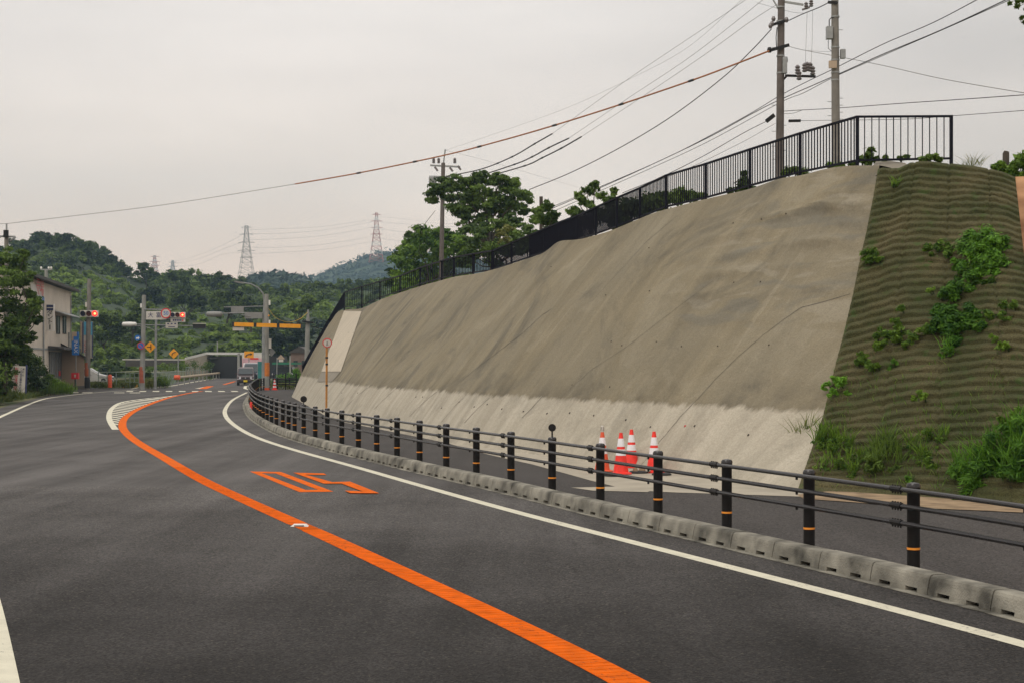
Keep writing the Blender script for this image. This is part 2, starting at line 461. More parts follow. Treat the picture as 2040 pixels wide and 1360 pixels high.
def asphalt_mat(name, base, light, rough_zone=True):
    m = bpy.data.materials.new(name); m.use_nodes = True
    t = m.node_tree; b = t.nodes['Principled BSDF']; c = N(t, 'ShaderNodeTexCoord'); L = t.links
    def noise(scale, det=6, mapping=None, rough=.6):
        n = N(t, 'ShaderNodeTexNoise'); n.inputs['Scale'].default_value = scale; n.inputs['Detail'].default_value = det; n.inputs['Roughness'].default_value = rough
        if mapping:
            mp = N(t, 'ShaderNodeMapping'); mp.inputs['Rotation'].default_value = (0, 0, mapping[0]); mp.inputs['Scale'].default_value = mapping[1]
            L.new(c.outputs['Object'], mp.inputs[0]); L.new(mp.outputs[0], n.inputs[0])
        else: L.new(c.outputs['Object'], n.inputs[0])
        return n
    big = noise(.35, 5)
    trk = noise(1.0, 4, (R(-18), (1.1, .06, 1)))     # long smears along the direction of travel
    vor = N(t, 'ShaderNodeTexVoronoi'); vor.inputs['Scale'].default_value = 60; L.new(c.outputs['Object'], vor.inputs[0])
    a1 = N(t, 'ShaderNodeMath', operation='MULTIPLY_ADD'); a1.inputs[1].default_value = .62; L.new(trk.outputs[0], a1.inputs[0])
    a0 = N(t, 'ShaderNodeMath', operation='MULTIPLY'); a0.inputs[1].default_value = .38; L.new(big.outputs[0], a0.inputs[0]); L.new(a0.outputs[0], a1.inputs[2])
    rp = N(t, 'ShaderNodeValToRGB'); e = rp.color_ramp.elements
    e[0].position = .38; e[0].color = (*base, 1); e[1].position = .64; e[1].color = (*light, 1); L.new(a1.outputs[0], rp.inputs[0])
    # stones of the coarse surfacing: every cell of a fine mosaic has its own grey
    wp = noise(9, 3)
    cells = N(t, 'ShaderNodeTexVoronoi'); cells.inputs['Scale'].default_value = 62; cells.inputs['Randomness'].default_value = 1
    L.new(c.outputs['Object'], cells.inputs[0])
    cs = N(t, 'ShaderNodeSeparateColor'); L.new(cells.outputs['Color'], cs.inputs[0])
    sp = N(t, 'ShaderNodeSeparateXYZ'); L.new(c.outputs['Object'], sp.inputs[0])
    zone = N(t, 'ShaderNodeMapRange'); zone.inputs[1].default_value = 25.22; zone.inputs[2].default_value = 25.18; L.new(sp.outputs['Y'], zone.inputs[0])
    amt = N(t, 'ShaderNodeMapRange'); amt.inputs[1].default_value = 0; amt.inputs[2].default_value = 1; amt.inputs[3].default_value = .35; amt.inputs[4].default_value = 1.0; L.new(zone.outputs[0], amt.inputs[0])
    grey = N(t, 'ShaderNodeMapRange'); grey.inputs[3].default_value = .50; grey.inputs[4].default_value = 1.5; L.new(cs.outputs[0], grey.inputs[0])
    ms_ = N(t, 'ShaderNodeVectorMath', operation='SCALE'); L.new(rp.outputs[0], ms_.inputs[0]); L.new(grey.outputs[0], ms_.inputs['Scale'])
    m1 = N(t, 'ShaderNodeMix', data_type='RGBA'); L.new(amt.outputs[0], m1.inputs[0]); L.new(rp.outputs[0], m1.inputs[6]); L.new(ms_.outputs[0], m1.inputs[7])
    chip = N(t, 'ShaderNodeMapRange'); chip.inputs[1].default_value = .945; chip.inputs[2].default_value = .97; L.new(cs.outputs[1], chip.inputs[0])
    cf = N(t, 'ShaderNodeMath', operation='MULTIPLY'); L.new(chip.outputs[0], cf.inputs[0])
    ca = N(t, 'ShaderNodeMapRange'); ca.inputs[3].default_value = .12; ca.inputs[4].default_value = .6 if rough_zone else .15; L.new(zone.outputs[0], ca.inputs[0]); L.new(ca.outputs[0], cf.inputs[1])
    m2 = N(t, 'ShaderNodeMix', data_type='RGBA'); L.new(cf.outputs[0], m2.inputs[0]); L.new(m1.outputs[2], m2.inputs[6]); m2.inputs[7].default_value = (.26, .23, .19, 1)
    # grazing sheen put into the colour: the coarse surfacing darkens towards the camera
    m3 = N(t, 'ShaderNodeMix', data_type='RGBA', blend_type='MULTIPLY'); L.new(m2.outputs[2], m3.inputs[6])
    sheen_ramp = N(t, 'ShaderNodeMapRange'); sheen_ramp.inputs[1].default_value = 9; sheen_ramp.inputs[2].default_value = 24; sheen_ramp.inputs[3].default_value = .27; sheen_ramp.inputs[4].default_value = 1.0
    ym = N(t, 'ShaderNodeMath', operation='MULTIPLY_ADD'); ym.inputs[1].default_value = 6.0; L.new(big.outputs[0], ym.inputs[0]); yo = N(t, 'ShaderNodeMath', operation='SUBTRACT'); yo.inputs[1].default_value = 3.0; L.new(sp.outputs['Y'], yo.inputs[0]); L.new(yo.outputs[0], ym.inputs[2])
    L.new(ym.outputs[0], sheen_ramp.inputs[0])
    L.new(sheen_ramp.outputs[0], m3.inputs[7])
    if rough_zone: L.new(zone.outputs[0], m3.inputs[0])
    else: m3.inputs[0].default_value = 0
    # cracks and sealed seams, sparse
    vc = N(t, 'ShaderNodeTexVoronoi', feature='DISTANCE_TO_EDGE'); vc.inputs['Scale'].default_value = .35
    wv = N(t, 'ShaderNodeVectorMath', operation='MULTIPLY_ADD'); wv.inputs[1].default_value = (.6, .6, .6); L.new(noise(1.6, 6).outputs['Color'], wv.inputs[0]); L.new(c.outputs['Object'], wv.inputs[2]); L.new(wv.outputs[0], vc.inputs[0])
    ck = N(t, 'ShaderNodeMapRange'); ck.inputs[1].default_value = .0045; ck.inputs[2].default_value = .001; L.new(vc.outputs['Distance'], ck.inputs[0])
    msk = N(t, 'ShaderNodeMapRange'); msk.inputs[1].default_value = .56; msk.inputs[2].default_value = .64; msk.inputs[4].default_value = .55; L.new(noise(.5, 3).outputs[0], msk.inputs[0])
    cm = N(t, 'ShaderNodeMath', operation='MULTIPLY'); L.new(ck.outputs[0], cm.inputs[0]); L.new(msk.outputs[0], cm.inputs[1])
    m4 = N(t, 'ShaderNodeMix', data_type='RGBA'); L.new(cm.outputs[0], m4.inputs[0]); L.new(m3.outputs[2], m4.inputs[6]); m4.inputs[7].default_value = (.010, .009, .008, 1)
    m3 = m4
    L.new(m3.outputs[2], b.inputs['Base Color'])
    b.inputs['Roughness'].default_value = .82; b.inputs['Specular IOR Level'].default_value = .10
    bp = N(t, 'ShaderNodeBump'); bp.inputs['Strength'].default_value = .7; bp.inputs['Distance'].default_value = .008
    L.new(vor.outputs[0], bp.inputs['Height']); L.new(bp.outputs[0], b.inputs['Normal'])
    return m
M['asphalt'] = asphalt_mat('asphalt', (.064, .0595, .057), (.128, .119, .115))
M['path'] = asphalt_mat('path asphalt', (.058, .053, .0505), (.078, .071, .068), False)

# kerb foot curve, traced on the road surface
kpx = [(2040, 1231), (1943, 1207), (1812, 1178), (1696, 1149), (1594, 1126), (1503, 1104), (1400, 1079), (1282, 1051), (1183, 1028), (1100, 1006), (1015, 984), (930, 964), (850, 946), (774, 927), (705, 910), (648, 896), (600, 881), (554, 866), (520, 848), (500, 834), (489, 818), (487, 801), (498, 786), (506, 780)]
kp = [G(*p) for p in kpx]
kp = [Vector((8.1, -1.0, 0)), Vector((6.35, 4.0, 0)), Vector((5.0, 8.0, 0))] + kp
def gauss(pts, it):
    for _ in range(it):
        pts = [pts[0]] + [pts[i] * .5 + (pts[i - 1] + pts[i + 1]) * .25 for i in range(1, len(pts) - 1)] + [pts[-1]]
    return pts
kerb_curve = gauss(catmull(kp, 0.3), 60)
# round the corner at the junction
tail = kerb_curve[-1]
kerb_curve = resample(kerb_curve + [tail + Vector(v) for v in ((-.25, 4, 0), (-.1, 7, 0), (.5, 9.5, 0), (1.8, 11.5, 0), (4, 12.6, 0), (8, 13.2, 0))], 0.3)

left_px = [(0, 812), (55, 797), (102, 787), (149, 783), (200, 779)]
LB = [Vector(v) for v in ((-1.5, -20, 0), (-4.6, 8, 0), (-6.6, 15, 0), (-9.5, 25, 0), (-14, 41, 0), (-19.5, 58, 0))] + [G(*p) for p in left_px] + [Vector(v) for v in ((-30.2, 118, 0), (-30.9, 133, 0), (-35.0, 163, 0), (-41, 207, 0), (-44, 228, 0), (-62, 300, 0), (-90, 380, 0))]
RB = [Vector((10, -20, 0))] + [p for p in kerb_curve if p.y < 112] + [Vector(v) for v in ((-18.4, 120, 0), (-22, 144, 0), (-27.5, 170, 0), (-36, 215, 0), (-50, 280, 0), (-84, 385, 0))]
def xat(curve, y):
    return interp(y, [p.y for p in curve], [p.x for p in curve])
ys = [-20 + 1.5 * i for i in range(264)]
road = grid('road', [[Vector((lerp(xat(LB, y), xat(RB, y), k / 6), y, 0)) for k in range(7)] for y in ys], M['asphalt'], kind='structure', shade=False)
# side road to the left and the crossing road to the right
b = MB(); b.poly([(-70, 108, -.004), (-28, 106, -.004), (-28, 124, -.004), (-36, 124.5, -.004), (-70, 121, -.004)])
b.build('side_road', M['path'])['kind'] = 'structure'
b = MB(); b.poly([(-21, 116.5, -.008), (40, 121, -.008), (40, 134, -.008), (-22, 131, -.008)])
b.build('crossing_road', M['path'])['kind'] = 'structure'

# footpath between the kerb and the slope
WL = [Vector((4.33, 23.57, 0)), Vector((-1.5, 37.5, 0)), Vector((-6.1, 53, 0)), Vector((-11.9, 85, 0)), Vector((-12.9, 91, 0)), Vector((-13.5, 95, 0)), Vector((-13.95, 100.2, 0))]
kc = [p for p in kerb_curve if p.y < 113]
rows = []
for p in offset(kc, .10):
    y = p.y
    if y < 23.57: xr = interp(y, [-2, 12, 18, 20.5, 22.2, 23.57], [18, 17, 11.2, 8.4, 6.4, 5.2])
    elif y < 100.2: xr = interp(y, [q.y for q in WL], [q.x for q in WL]) + .5
    else: xr = interp(y, [100.2, 113], [-13.2, -11.5])
    rows.append([Vector((lerp(p.x, xr, k / 4), y, .06)) for k in range(5)])
grid('footpath', rows, M['path'], kind='structure', shade=False)
b = MB(); b.poly([G(*p, .066) for p in ((870, 871), (899, 884), (975, 905), (1060, 924), (1130, 943), (1180, 957), (1229, 969), (1290, 977), (1352, 980), (1480, 984), (1594, 988))] + [(4.8, 24.2, .066), (-1.2, 38.3, .066), (-2.6, 42.2, .066)])
b.use(M['apron']); b.build('concrete_apron', M['apron'])['kind'] = 'structure'
b = MB(); b.poly([G(*p, .068) for p in ((1138, 970), (1230, 968), (1300, 975), (1290, 979), (1180, 976))])
b.build('concrete_patch', M['apron'])['kind'] = 'structure'
b = MB(); b.poly([G(*p, .070) for p in ((1588, 984), (1600, 992), (1700, 999), (1839, 1011), (1940, 1015), (2044, 1020))] + [(9.3, 19.0, .07), (14, 15.2, .07), (18, 12, .07), (18, 18, .07), (9, 22.5, .07), (5.5, 24.2, .07)])
b.build('dirt_strip', M['dirt'])['kind'] = 'structure'

# ---- painted markings
Z1 = .004
def ribbon(b, pts, w, z=Z1):
    l = offset(pts, -w / 2); r = offset(pts, w / 2); n = len(pts)
    b.add([Vector((p.x, p.y, z)) for p in l] + [Vector((p.x, p.y, z)) for p in r], [(i, i + 1, i + 1 + n, i + n) for i in range(n - 1)])
def mark(name, m, b):
    o = b.build(name, m, road); return o
ORG[road.name] = Vector((0, 0, 0))
wpx = [(2040, 1280), (1714, 1196), (1400, 1115), (1220, 1069), (1040, 1023), (814, 960), (700, 927), (580, 894), (506, 869), (465, 845), (449, 827), (450, 812), (465, 795), (492, 781)]
wl = [Vector((6.9, 0, 0)), Vector((5.3, 5.5, 0))] + [G(*p) for p in wpx]
wl = gauss(catmull(wl, .4), 40)
b = MB(); ribbon(b, wl, .17); mark('edge_line', M['white_paint'], b)
lpx = [(0, 830), (81, 796), (129, 788), (194, 781), (272, 776.3)]
ll = [Vector((.55, -.5, 0)), Vector((-.36, 2, 0)), Vector((-1.74, 5.8, 0)), Vector((-3.16, 9.7, 0)), Vector((-4.44, 13.25, 0)), Vector((-7.0, 20, 0)), Vector((-11.7, 33, 0)), Vector((-16.0, 46.5, 0))] + [G(*p) for p in lpx]
ll = gauss(catmull(ll, .5), 30)
b = MB(); ribbon(b, ll, .17); mark('edge_line', M['white_paint'], b)
opx = [(1262, 1360), (1040, 1251), (808, 1142), (657, 1071), (614, 1052), (557, 1027), (478, 991), (416, 963), (368, 936), (323, 909), (286, 888), (261, 871), (247, 857), (243.5, 848), (245, 838), (252, 829), (270, 817), (302, 803), (333, 792.5), (357, 786.5), (385, 781), (403, 778.4)]
ol = [Vector((2.2, 4.5, 0))] + [G(*p) for p in opx]
ol = gauss(catmull(ol, .4), 25)
M['orange_rib'] = M['orange_paint']
# thermoplastic ribs across the near centre line
mo = M['orange_paint']; t = mo.node_tree
gap = min(range(len(ol)), key=lambda i: abs(ol[i].y - G(596, 1047).y))
b = MB(); ribbon(b, ol[:gap - 0], .25); ribbon(b, ol[gap + 1:], .25)
for i, p in enumerate(resample([q for q in ol if 7 < q.y < 30], .11)):
    b.box((p.x, p.y, Z1 + rnd.uniform(.0006, .0014)), (.235, rnd.uniform(.05, .075), .0035), R(17) + rnd.uniform(-.03, .03))
mark('centre_line', mo, b)
# crossing beyond, lines past the junction
b = MB(); ribbon(b, resample([G(446, 765.5), G(468, 759)], 2), .3); ribbon(b, resample([G(403, 774), G(419, 768.6)], 2), .6, Z1 + .002)
mark('centre_line', mo, b)
b = MB(); b.poly([G(388, 773, Z1), G(409, 773.2, Z1), G(418, 768.2, Z1)]); ribbon(b, [G(497, 767.5), G(489, 768.5), G(488, 773), G(498, 776)], .25)
ribbon(b, catmull([G(305, 771.5), G(341, 768), G(388, 760), G(435, 752.4), G(460, 750)], 3), .3)
ribbon(b, catmull([G(262, 769.5), G(275, 771), G(262, 774)], 1), .2)
mark('junction_line', M['white_paint'], b)
b = MB()
for k in range(9):
    x = -18.9 - .92 * k
    b.add([(x, 107.6, Z1), (x - .48, 107.7, Z1), (x - .48 - .70, 111.0, Z1), (x - .70, 110.9, Z1)], [(0, 1, 2, 3)])
for x, y in ((-24.6, 103), (-25.7, 103.2), (-28.0, 103.8), (-29.0, 104)):
    b.add([(x, y, Z1), (x - .7, y, Z1), (x - 1.1, y + 1.6, Z1), (x - .4, y + 1.6, Z1)], [(0, 1, 2, 3)])
mark('crossing_stripes', M['white_paint'], b)
# hatched zone
hpx = [(230, 855), (221, 842), (217, 828), (223, 813), (242, 801), (278, 795), (318, 790.6), (357, 786.2)]
hl = gauss(catmull([G(*p) for p in hpx], .5), 15)
b = MB(); ribbon(b, hl, .2, Z1)
lx, ly = [p.y for p in hl], [p.x for p in hl]
oy = [p.y for p in ol if p.y > 44]; ox = [p.x for p in ol if p.y > 44]
def hatch_end(y0):
    """walk from the left line across the island until the orange line is met"""
    x = interp(y0, lx, ly) + .10; q = Vector((x, y0, 0)); d = Vector((.43, -.90, 0)) * .05
    s_ = q.copy()
    for _ in range(400):
        if q.x > interp(q.y, oy, ox) - .14: break
        q = q + d
    return s_, q
y = 50.5
while y < 96:
    (p0, p1), (p2, p3) = hatch_end(y), hatch_end(y + 1.05)
    if (p1 - p0).length > .1 and p0.y > 50: b.add([(q.x, q.y, Z1 + .001) for q in (p0, p1, p3, p2)], [(0, 1, 2, 3)])
    y += 2.2
mark('hatching', M['white_paint'], b)
# speed figures, read by oncoming traffic
b = MB()
O = [(497.6, 938), (559.8, 939), (664.5, 978.2), (596.5, 979)]; I = [(521, 941.4), (549, 941.8), (634, 974.6), (609, 974.8)]
for i in range(4):
    j = (i + 1) % 4
    b.poly([G(*O[i], Z1), G(*O[j], Z1), G(*I[j], Z1), G(*I[i], Z1)])
q = lambda *p: [G(460 + x / 3.1875, 720 + y / 3.1875, Z1 + .0006 * len(b.f)) for x, y in p]
b.poly(q((395, 702), (590, 707), (607, 717), (470, 715)))
b.poly(q((395, 702), (470, 714), (650, 764), (590, 772)))
b.poly(q((590, 772), (640, 762), (757, 759), (740, 771)))
b.poly(q((700, 770), (757, 759), (943, 833), (862, 831)))
b.poly(q((722, 816), (795, 818), (943, 833), (758, 832)))
mark('speed_marking', mo, b)
# road stud in the centre line
c = G(597, 1048)
t = thing('road_stud', 'small white framed reflector stud set in a gap of the orange centre line', 'road stud', c)
MB().use(M['white']).prism([c + Vector((-.11, -.05, .004)), c + Vector((.11, -.05, .004)), c + Vector((.075, -.035, .03)), c + Vector((-.075, -.035, .03))], (0, .1, 0)).build('housing', None, t)
MB().box(c + Vector((0, -.052, .016)), (.12, .012, .016)).build('reflector', M['grey_back'], t)

# ---- kerb blocks
kl = resample([p for p in kerb_curve if p.y > 2], .9)
b = MB().use(M['kerb'])
for i in range(len(kl) - 1):
    a, c = kl[i], kl[i + 1]
    d = (c - a); L = d.length; d.normalize(); n = Vector((d.y, -d.x, 0))       # n points to the path (right)
    a2 = a + d * .008; L2 = L - .016
    hh = .185 + rnd.uniform(-.004, .004)
    near = a.y < 62
    z0 = .050 if near else .0
    prof = [(0, z0), (.022, hh - .035), (.034, hh - .01), (.055, hh), (.19, hh), (.2, z0)]
    b.use(M['kerb'])
    b.prism([a2 + n * x + Vector((0, 0, z)) for x, z in prof], d * L2)
    if near:
        for s0, s1 in ((0, .15), (.33, .57), (.75, L2)):
            b.prism([a2 + d * s0 + n * x + Vector((0, 0, z)) for x, z in ((-.004, .012), (0, .050), (.12, .050), (.12, .012))], d * (s1 - s0))
        b.use(M['slot']).prism([a2 + n * x + Vector((0, 0, z)) for x, z in ((.09, .005), (.09, .049), (.18, .049), (.18, .005))], d * L2)
    b.use(M['kerb']).prism([a + n * x + Vector((0, 0, z)) for x, z in ((-.07, .003), (-.07, .008), (.05, .013), (.05, .003))], d * L)
tag(b.build('kerb', None), kind='structure')

# ================================================================== CONCRETE SLOPE
TP = [(1752, 325, 29.7), (1708, 326, 30.1), (1650, 333, 31), (1595, 350, 31.9), (1550, 356, 32.7), (1500, 375, 33.5), (1400, 398, 35.4), (1345, 413, 36.4), (1300, 425, 37.45), (1229, 455, 38.75), (1187, 469, 40), (1150, 478, 41.4), (1121, 479, 42.6), (1105, 485, 43.2), (1086, 503, 43.9), (1052, 515, 45), (983, 537, 48.1), (944, 546, 50.3), (904, 552, 53), (864, 563, 57), (838, 570, 61), (795, 584, 68.5), (758, 597, 77), (721, 614, 85)]
TOP = [P(*p) for p in TP]
segs = []
acc = 0
for a, c in zip(WL[:-1], WL[1:]):
    segs.append((a, c, acc)); acc += (c - a).length
def foot(p):
    best = (1e9, 0)
    for a, c, s in segs[:3]:
        e = c - a; l = e.length
        t = max(0, min(1, (Vector((p.x, p.y, 0)) - a).dot(e) / l / l))
        if a is segs[2][0]: t = max(0, (Vector((p.x, p.y, 0)) - a).dot(e) / l / l); t = min(t, 1.06)
        d = (Vector((p.x, p.y, 0)) - (a + e * t)).length
        if d < best[0]: best = (d, s + l * t)
    return best[1]
def at_arc(s):
    for a, c, s0 in segs:
        l = (c - a).length
        if s <= s0 + l + 1e-6: return lerp(a, c, max(0, (s - s0) / l))
    return WL[-1].copy()
s0 = foot(TOP[0])
BOT = []
for p in TOP:
    s = foot(p); BOT.append(at_arc(max(0, s - s0 * math.exp(-(s - s0) / 6.5))))
NOSE_T = [(700, 616, 92), (690, 617, 93.5), (672, 622, 95), (655, 650, 96.5), (630, 690, 98), (605, 745, 99.5), (592, 776, 100)]
NOSE_B = [(-12.2, 86.6), (-12.55, 88.6), (-12.85, 90.8), (-13.15, 93.2), (-13.45, 95.8), (-13.75, 98.4), (-13.95, 100.2)]
TOP += [P(*p) for p in NOSE_T]; BOT += [Vector((x, y, 0)) for x, y in NOSE_B]
def pair_curve(A, B):
    a2, b2, par = [], [], []
    for i in range(len(A) - 1):
        n = max(3, int(max((A[i + 1] - A[i]).length, (B[i + 1] - B[i]).length) / .3))
        for k in range(n):
            for src, dst in ((A, a2), (B, b2)):
                e = [src[0] * 2 - src[1]] + src + [src[-1] * 2 - src[-2]]
                p0, p1, p2, p3 = e[i:i + 4]; t = k / n
                dst.append(0.5 * ((2 * p1) + (p2 - p0) * t + (2 * p0 - 5 * p1 + 4 * p2 - p3) * t * t + (3 * p1 - p0 - 3 * p2 + p3) * t ** 3))
            par.append(i + k / n)
    a2.append(A[-1]); b2.append(B[-1]); par.append(len(A) - 1.0)
    return a2, b2, par
TT, BB, PAR = pair_curve(TOP, BOT)
BB = gauss(BB, 6)
for p in BB: p.z = .05
TT2 = gauss(TT, 3)
HIP = [(1590, 985, 23.57), (1600, 950, 24.1), (1612, 915, 24.6), (1628, 868, 25.1), (1641, 830, 25.5), (1655, 775, 25.9), (1666, 728, 26.3), (1682, 668, 26.8), (1700, 592, 27.4), (1714, 522, 27.95), (1727, 466, 28.4), (1740, 400, 29.0), (1747, 360, 29.35), (1752, 330, 29.65)]
HIPP = [P(*p) for p in HIP]; HIPP[0].z = .05
HL = [0]
for a, c in zip(HIPP[:-1], HIPP[1:]): HL.append(HL[-1] + (c - a).length)
def hip(v):
    s = v * HL[-1]
    return Vector([interp(s, HL, [p[k] for p in HIPP]) for k in range(3)])
from mathutils import noise as mn
def fn(x, y, z=0.0): return mn.fractal(Vector((x, y, z)), 1.0, 2.0, 4)
def plan_n(i):
    a = BB[max(0, i - 1)]; c = BB[min(len(BB) - 1, i + 1)]
    d = Vector((c.x - a.x, c.y - a.y, 0)).normalized()
    return Vector((d.y, -d.x, 0))       # into the hillside
NR = 90
def slope_pt(i, v, rough=True):
    p = lerp(BB[i], TT2[i], v)
    w = math.exp(-(PAR[i] / 2.2) ** 2)
    if PAR[i] < 6: p = p + (hip(v) - lerp(BB[0], TT2[0], v)) * w
    n = plan_n(i)
    out = (-n * .78 + Vector((0, 0, .62)))
    s = foot(p) if PAR[i] <= 23 else 66 + (PAR[i] - 23) * 2.6
    if rough:
        z = p.z
        e = min(1, v * 8, (1 - v) * 8 + .15)
        far = min(1.0, 30 / p.y)
        d = .04 * fn(s * .22, z * .3) + .022 * fn(s * .8, z * .22, 3) + .009 * fn(s * 2.2, z * 1.2, 7)
        # seams pull the sprayed surface in a little
        d += .10 * math.sin(math.pi * v) ** .8 * smooth(PAR[i] / 1.2)
        # lumpy horizontal ridges near the netted end
        m = smooth((6.2 - PAR[i]) / 2.5) * smooth((v - .40) / .12)
        if m > 0:
            for zc, am, ph in ((2.75, .05, 0), (3.3, .07, 1), (3.75, .06, 2), (4.2, .085, 3), (4.62, .075, 4), (4.98, .07, 5), (5.3, .05, 6)):
                zz = z - zc - .12 * fn(s * .5, ph * 3.1)
                d += m * am * max(0, .35 + fn(s * .45, ph * 1.7)) * 2.0 * math.exp(-(zz / .085) ** 2)
        p = p + out * d * e * (.25 + .75 * smooth(PAR[i] / .5))
    return p, s
rows, uv = [], []
for j in range(NR + 1):
    v = j / NR; r = []
    for i in range(len(BB)):
        p, s = slope_pt(i, v); r.append(p); uv.append((s, p.z))
    rows.append(r)
for dd, dz in ((.12, -.01), (.35, -.05), (.8, -.16), (1.6, -.4)):
    r = []
    for i in range(len(BB)):
        p = rows[NR][i] + plan_n(i) * dd + Vector((0, 0, dz)); r.append(p); uv.append((foot(p), p.z))
    rows.append(r)

def slope_mat():
    m = bpy.data.materials.new('sprayed concrete'); m.use_nodes = True
    t = m.node_tree; b = t.nodes['Principled BSDF']; L = t.links
    uvn = N(t, 'ShaderNodeUVMap'); uvn.uv_map = 'UVMap'
    oc = N(t, 'ShaderNodeTexCoord')
    def noise(scale, det, mp=None, src=None, rough=.55, dist=0.0):
        n = N(t, 'ShaderNodeTexNoise'); n.inputs['Scale'].default_value = scale; n.inputs['Detail'].default_value = det; n.inputs['Roughness'].default_value = rough; n.inputs['Distortion'].default_value = dist
        if mp:
            k = N(t, 'ShaderNodeMapping'); k.inputs['Scale'].default_value = mp; L.new(src, k.inputs[0]); L.new(k.outputs[0], n.inputs[0])
        else: L.new(src, n.inputs[0])
        return n.outputs[0]
    def mixc(f, a, c, blend='MIX'):
        k = N(t, 'ShaderNodeMix', data_type='RGBA', blend_type=blend)
        for s, v in ((0, f), (6, a), (7, c)):
            if isinstance(v, (tuple, float, int)): k.inputs[s].default_value = (*v, 1) if isinstance(v, tuple) else v
            else: L.new(v, k.inputs[s])
        return k.outputs[2]
    def rng(x, a, c, lo=0.0, hi=1.0):
        k = N(t, 'ShaderNodeMapRange'); L.new(x, k.inputs[0]); k.inputs[1].default_value = a; k.inputs[2].default_value = c; k.inputs[3].default_value = lo; k.inputs[4].default_value = hi
        return k.outputs[0]
    def math_(op, a, c, d=None):
        k = N(t, 'ShaderNodeMath', operation=op)
        for i, v in enumerate((a, c, d)):
            if v is None: continue
            if isinstance(v, (int, float)): k.inputs[i].default_value = v
            else: L.new(v, k.inputs[i])
        return k.outputs[0]
    U = uvn.outputs[0]; O = oc.outputs['Object']
    streak = noise(1.0, 7, (1.5, .28, 1), U, .6, .4)
    streak2 = noise(1.0, 5, (4.5, .35, 1), U, .55)
    blot = noise(.42, 5, None, O, .5, .3)
    fine = noise(16, 5, None, O, .65)
    up = mixc(rng(streak, .30, .72), (.185, .156, .103), (.290, .245, .162))
    up = mixc(rng(blot, .40, .68, 0, .8), up, (.235, .205, .146))
    up = mixc(math_('MULTIPLY', rng(streak2, .56, .74), .2), up, (.115, .104, .080))
    # pale lime runs
    up = mixc(math_('MULTIPLY', rng(noise(1.0, 6, (2.6, .5, 1), U, .6, .8), .60, .74), .35), up, (.38, .335, .25))
    low = mixc(rng(streak, .35, .65), (.375, .335, .262), (.50, .45, .36))
    low = mixc(math_('MULTIPLY', rng(streak2, .52, .72), .30), low, (.24, .212, .165))
    sp = N(t, 'ShaderNodeSeparateXYZ'); L.new(U, sp.inputs[0])
    edge = noise(2.2, 6, (1, .3, 1), U, .7)
    lev = math_('ADD', sp.outputs[1], math_('MULTIPLY', edge, .42))
    band = rng(lev, 1.39, 1.47)
    # a damp dark margin just above the new strip
    damp = math_('MULTIPLY', math_('MULTIPLY', rng(lev, 1.95, 1.42), rng(noise(.9, 4, (1, 1, 1), U, .6), .44, .60)), .6)
    up = mixc(damp, up, (.095, .083, .062))
    col = mixc(band, low, up)
    # grey, lime edged ripples where the spraying built up near the netted end
    reg = math_('MULTIPLY', rng(sp.outputs[0], 10.5, 7.0), rng(sp.outputs[1], 2.3, 2.9))
    rip = noise(1.0, 4, (.55, 2.6, 1), U, .5, .6)
    col = mixc(math_('MULTIPLY', reg, rng(rip, .52, .62, 0, .5)), col, (.155, .150, .128))
    col = mixc(math_('MULTIPLY', reg, rng(rip, .42, .34, 0, .5)), col, (.33, .295, .225))
    # cloudy damp and pale patches
    cl = noise(1.0, 7, (.34, .46, 1), U, .66, .9)
    col = mixc(math_('MULTIPLY', band, rng(cl, .53, .66, 0, .72)), col, (.120, .108, .083))
    col = mixc(math_('MULTIPLY', band, rng(cl, .45, .30, 0, .6)), col, (.33, .29, .21))
    # cloudy grey stains over the new strip as well
    cl2 = noise(1.0, 6, (.8, 1.1, 1), U, .65, .8)
    col = mixc(math_('MULTIPLY', math_('SUBTRACT', 1.0, band), rng(cl2, .50, .68, 0, .6)), col, (.27, .245, .195))
    g = mixc(rng(noise(34, 4, None, O, .8), .3, .7), (.74, .74, .74), (1.12, 1.12, 1.12))
    col = mixc(1.0, col, g, 'MULTIPLY')
    g = mixc(rng(fine, .3, .7), (.88, .88, .88), (1.0, 1.0, 1.0))
    col = mixc(1.0, col, g, 'MULTIPLY')
    L.new(col, b.inputs['Base Color'])
    b.inputs['Roughness'].default_value = .9; b.inputs['Specular IOR Level'].default_value = .25
    bp = N(t, 'ShaderNodeBump'); bp.inputs['Strength'].default_value = .55; bp.inputs['Distance'].default_value = .03
    h = math_('ADD', noise(5, 7, None, O, .65), math_('MULTIPLY', streak2, .6))
    L.new(h, bp.inputs['Height']); L.new(bp.outputs[0], b.inputs['Normal'])
    return m
M['slope'] = slope_mat()
slope = thing('concrete_slope', 'long leaning slope of grey brown sprayed concrete with pale new foot, beside the footpath', 'retaining wall', (0, 50, 0))
surf = grid('sprayed_face', rows, M['slope'], slope, uv=uv)
slope_bvh = BVHTree.FromPolygons([p for r in rows for p in r], [(j * len(BB) + i, j * len(BB) + i + 1, (j + 1) * len(BB) + i + 1, (j + 1) * len(BB) + i) for j in range(len(rows) - 1) for i in range(len(BB) - 1)])
EYE = Vector((0, 0, HC))
def hit(bvh, x, y):
    d = P(x, y, 10) - EYE; d.normalize()
    h = bvh.ray_cast(EYE, d)
    return (h[0], h[1] if h[1].dot(d) < 0 else -h[1]) if h[0] is not None else (None, None)
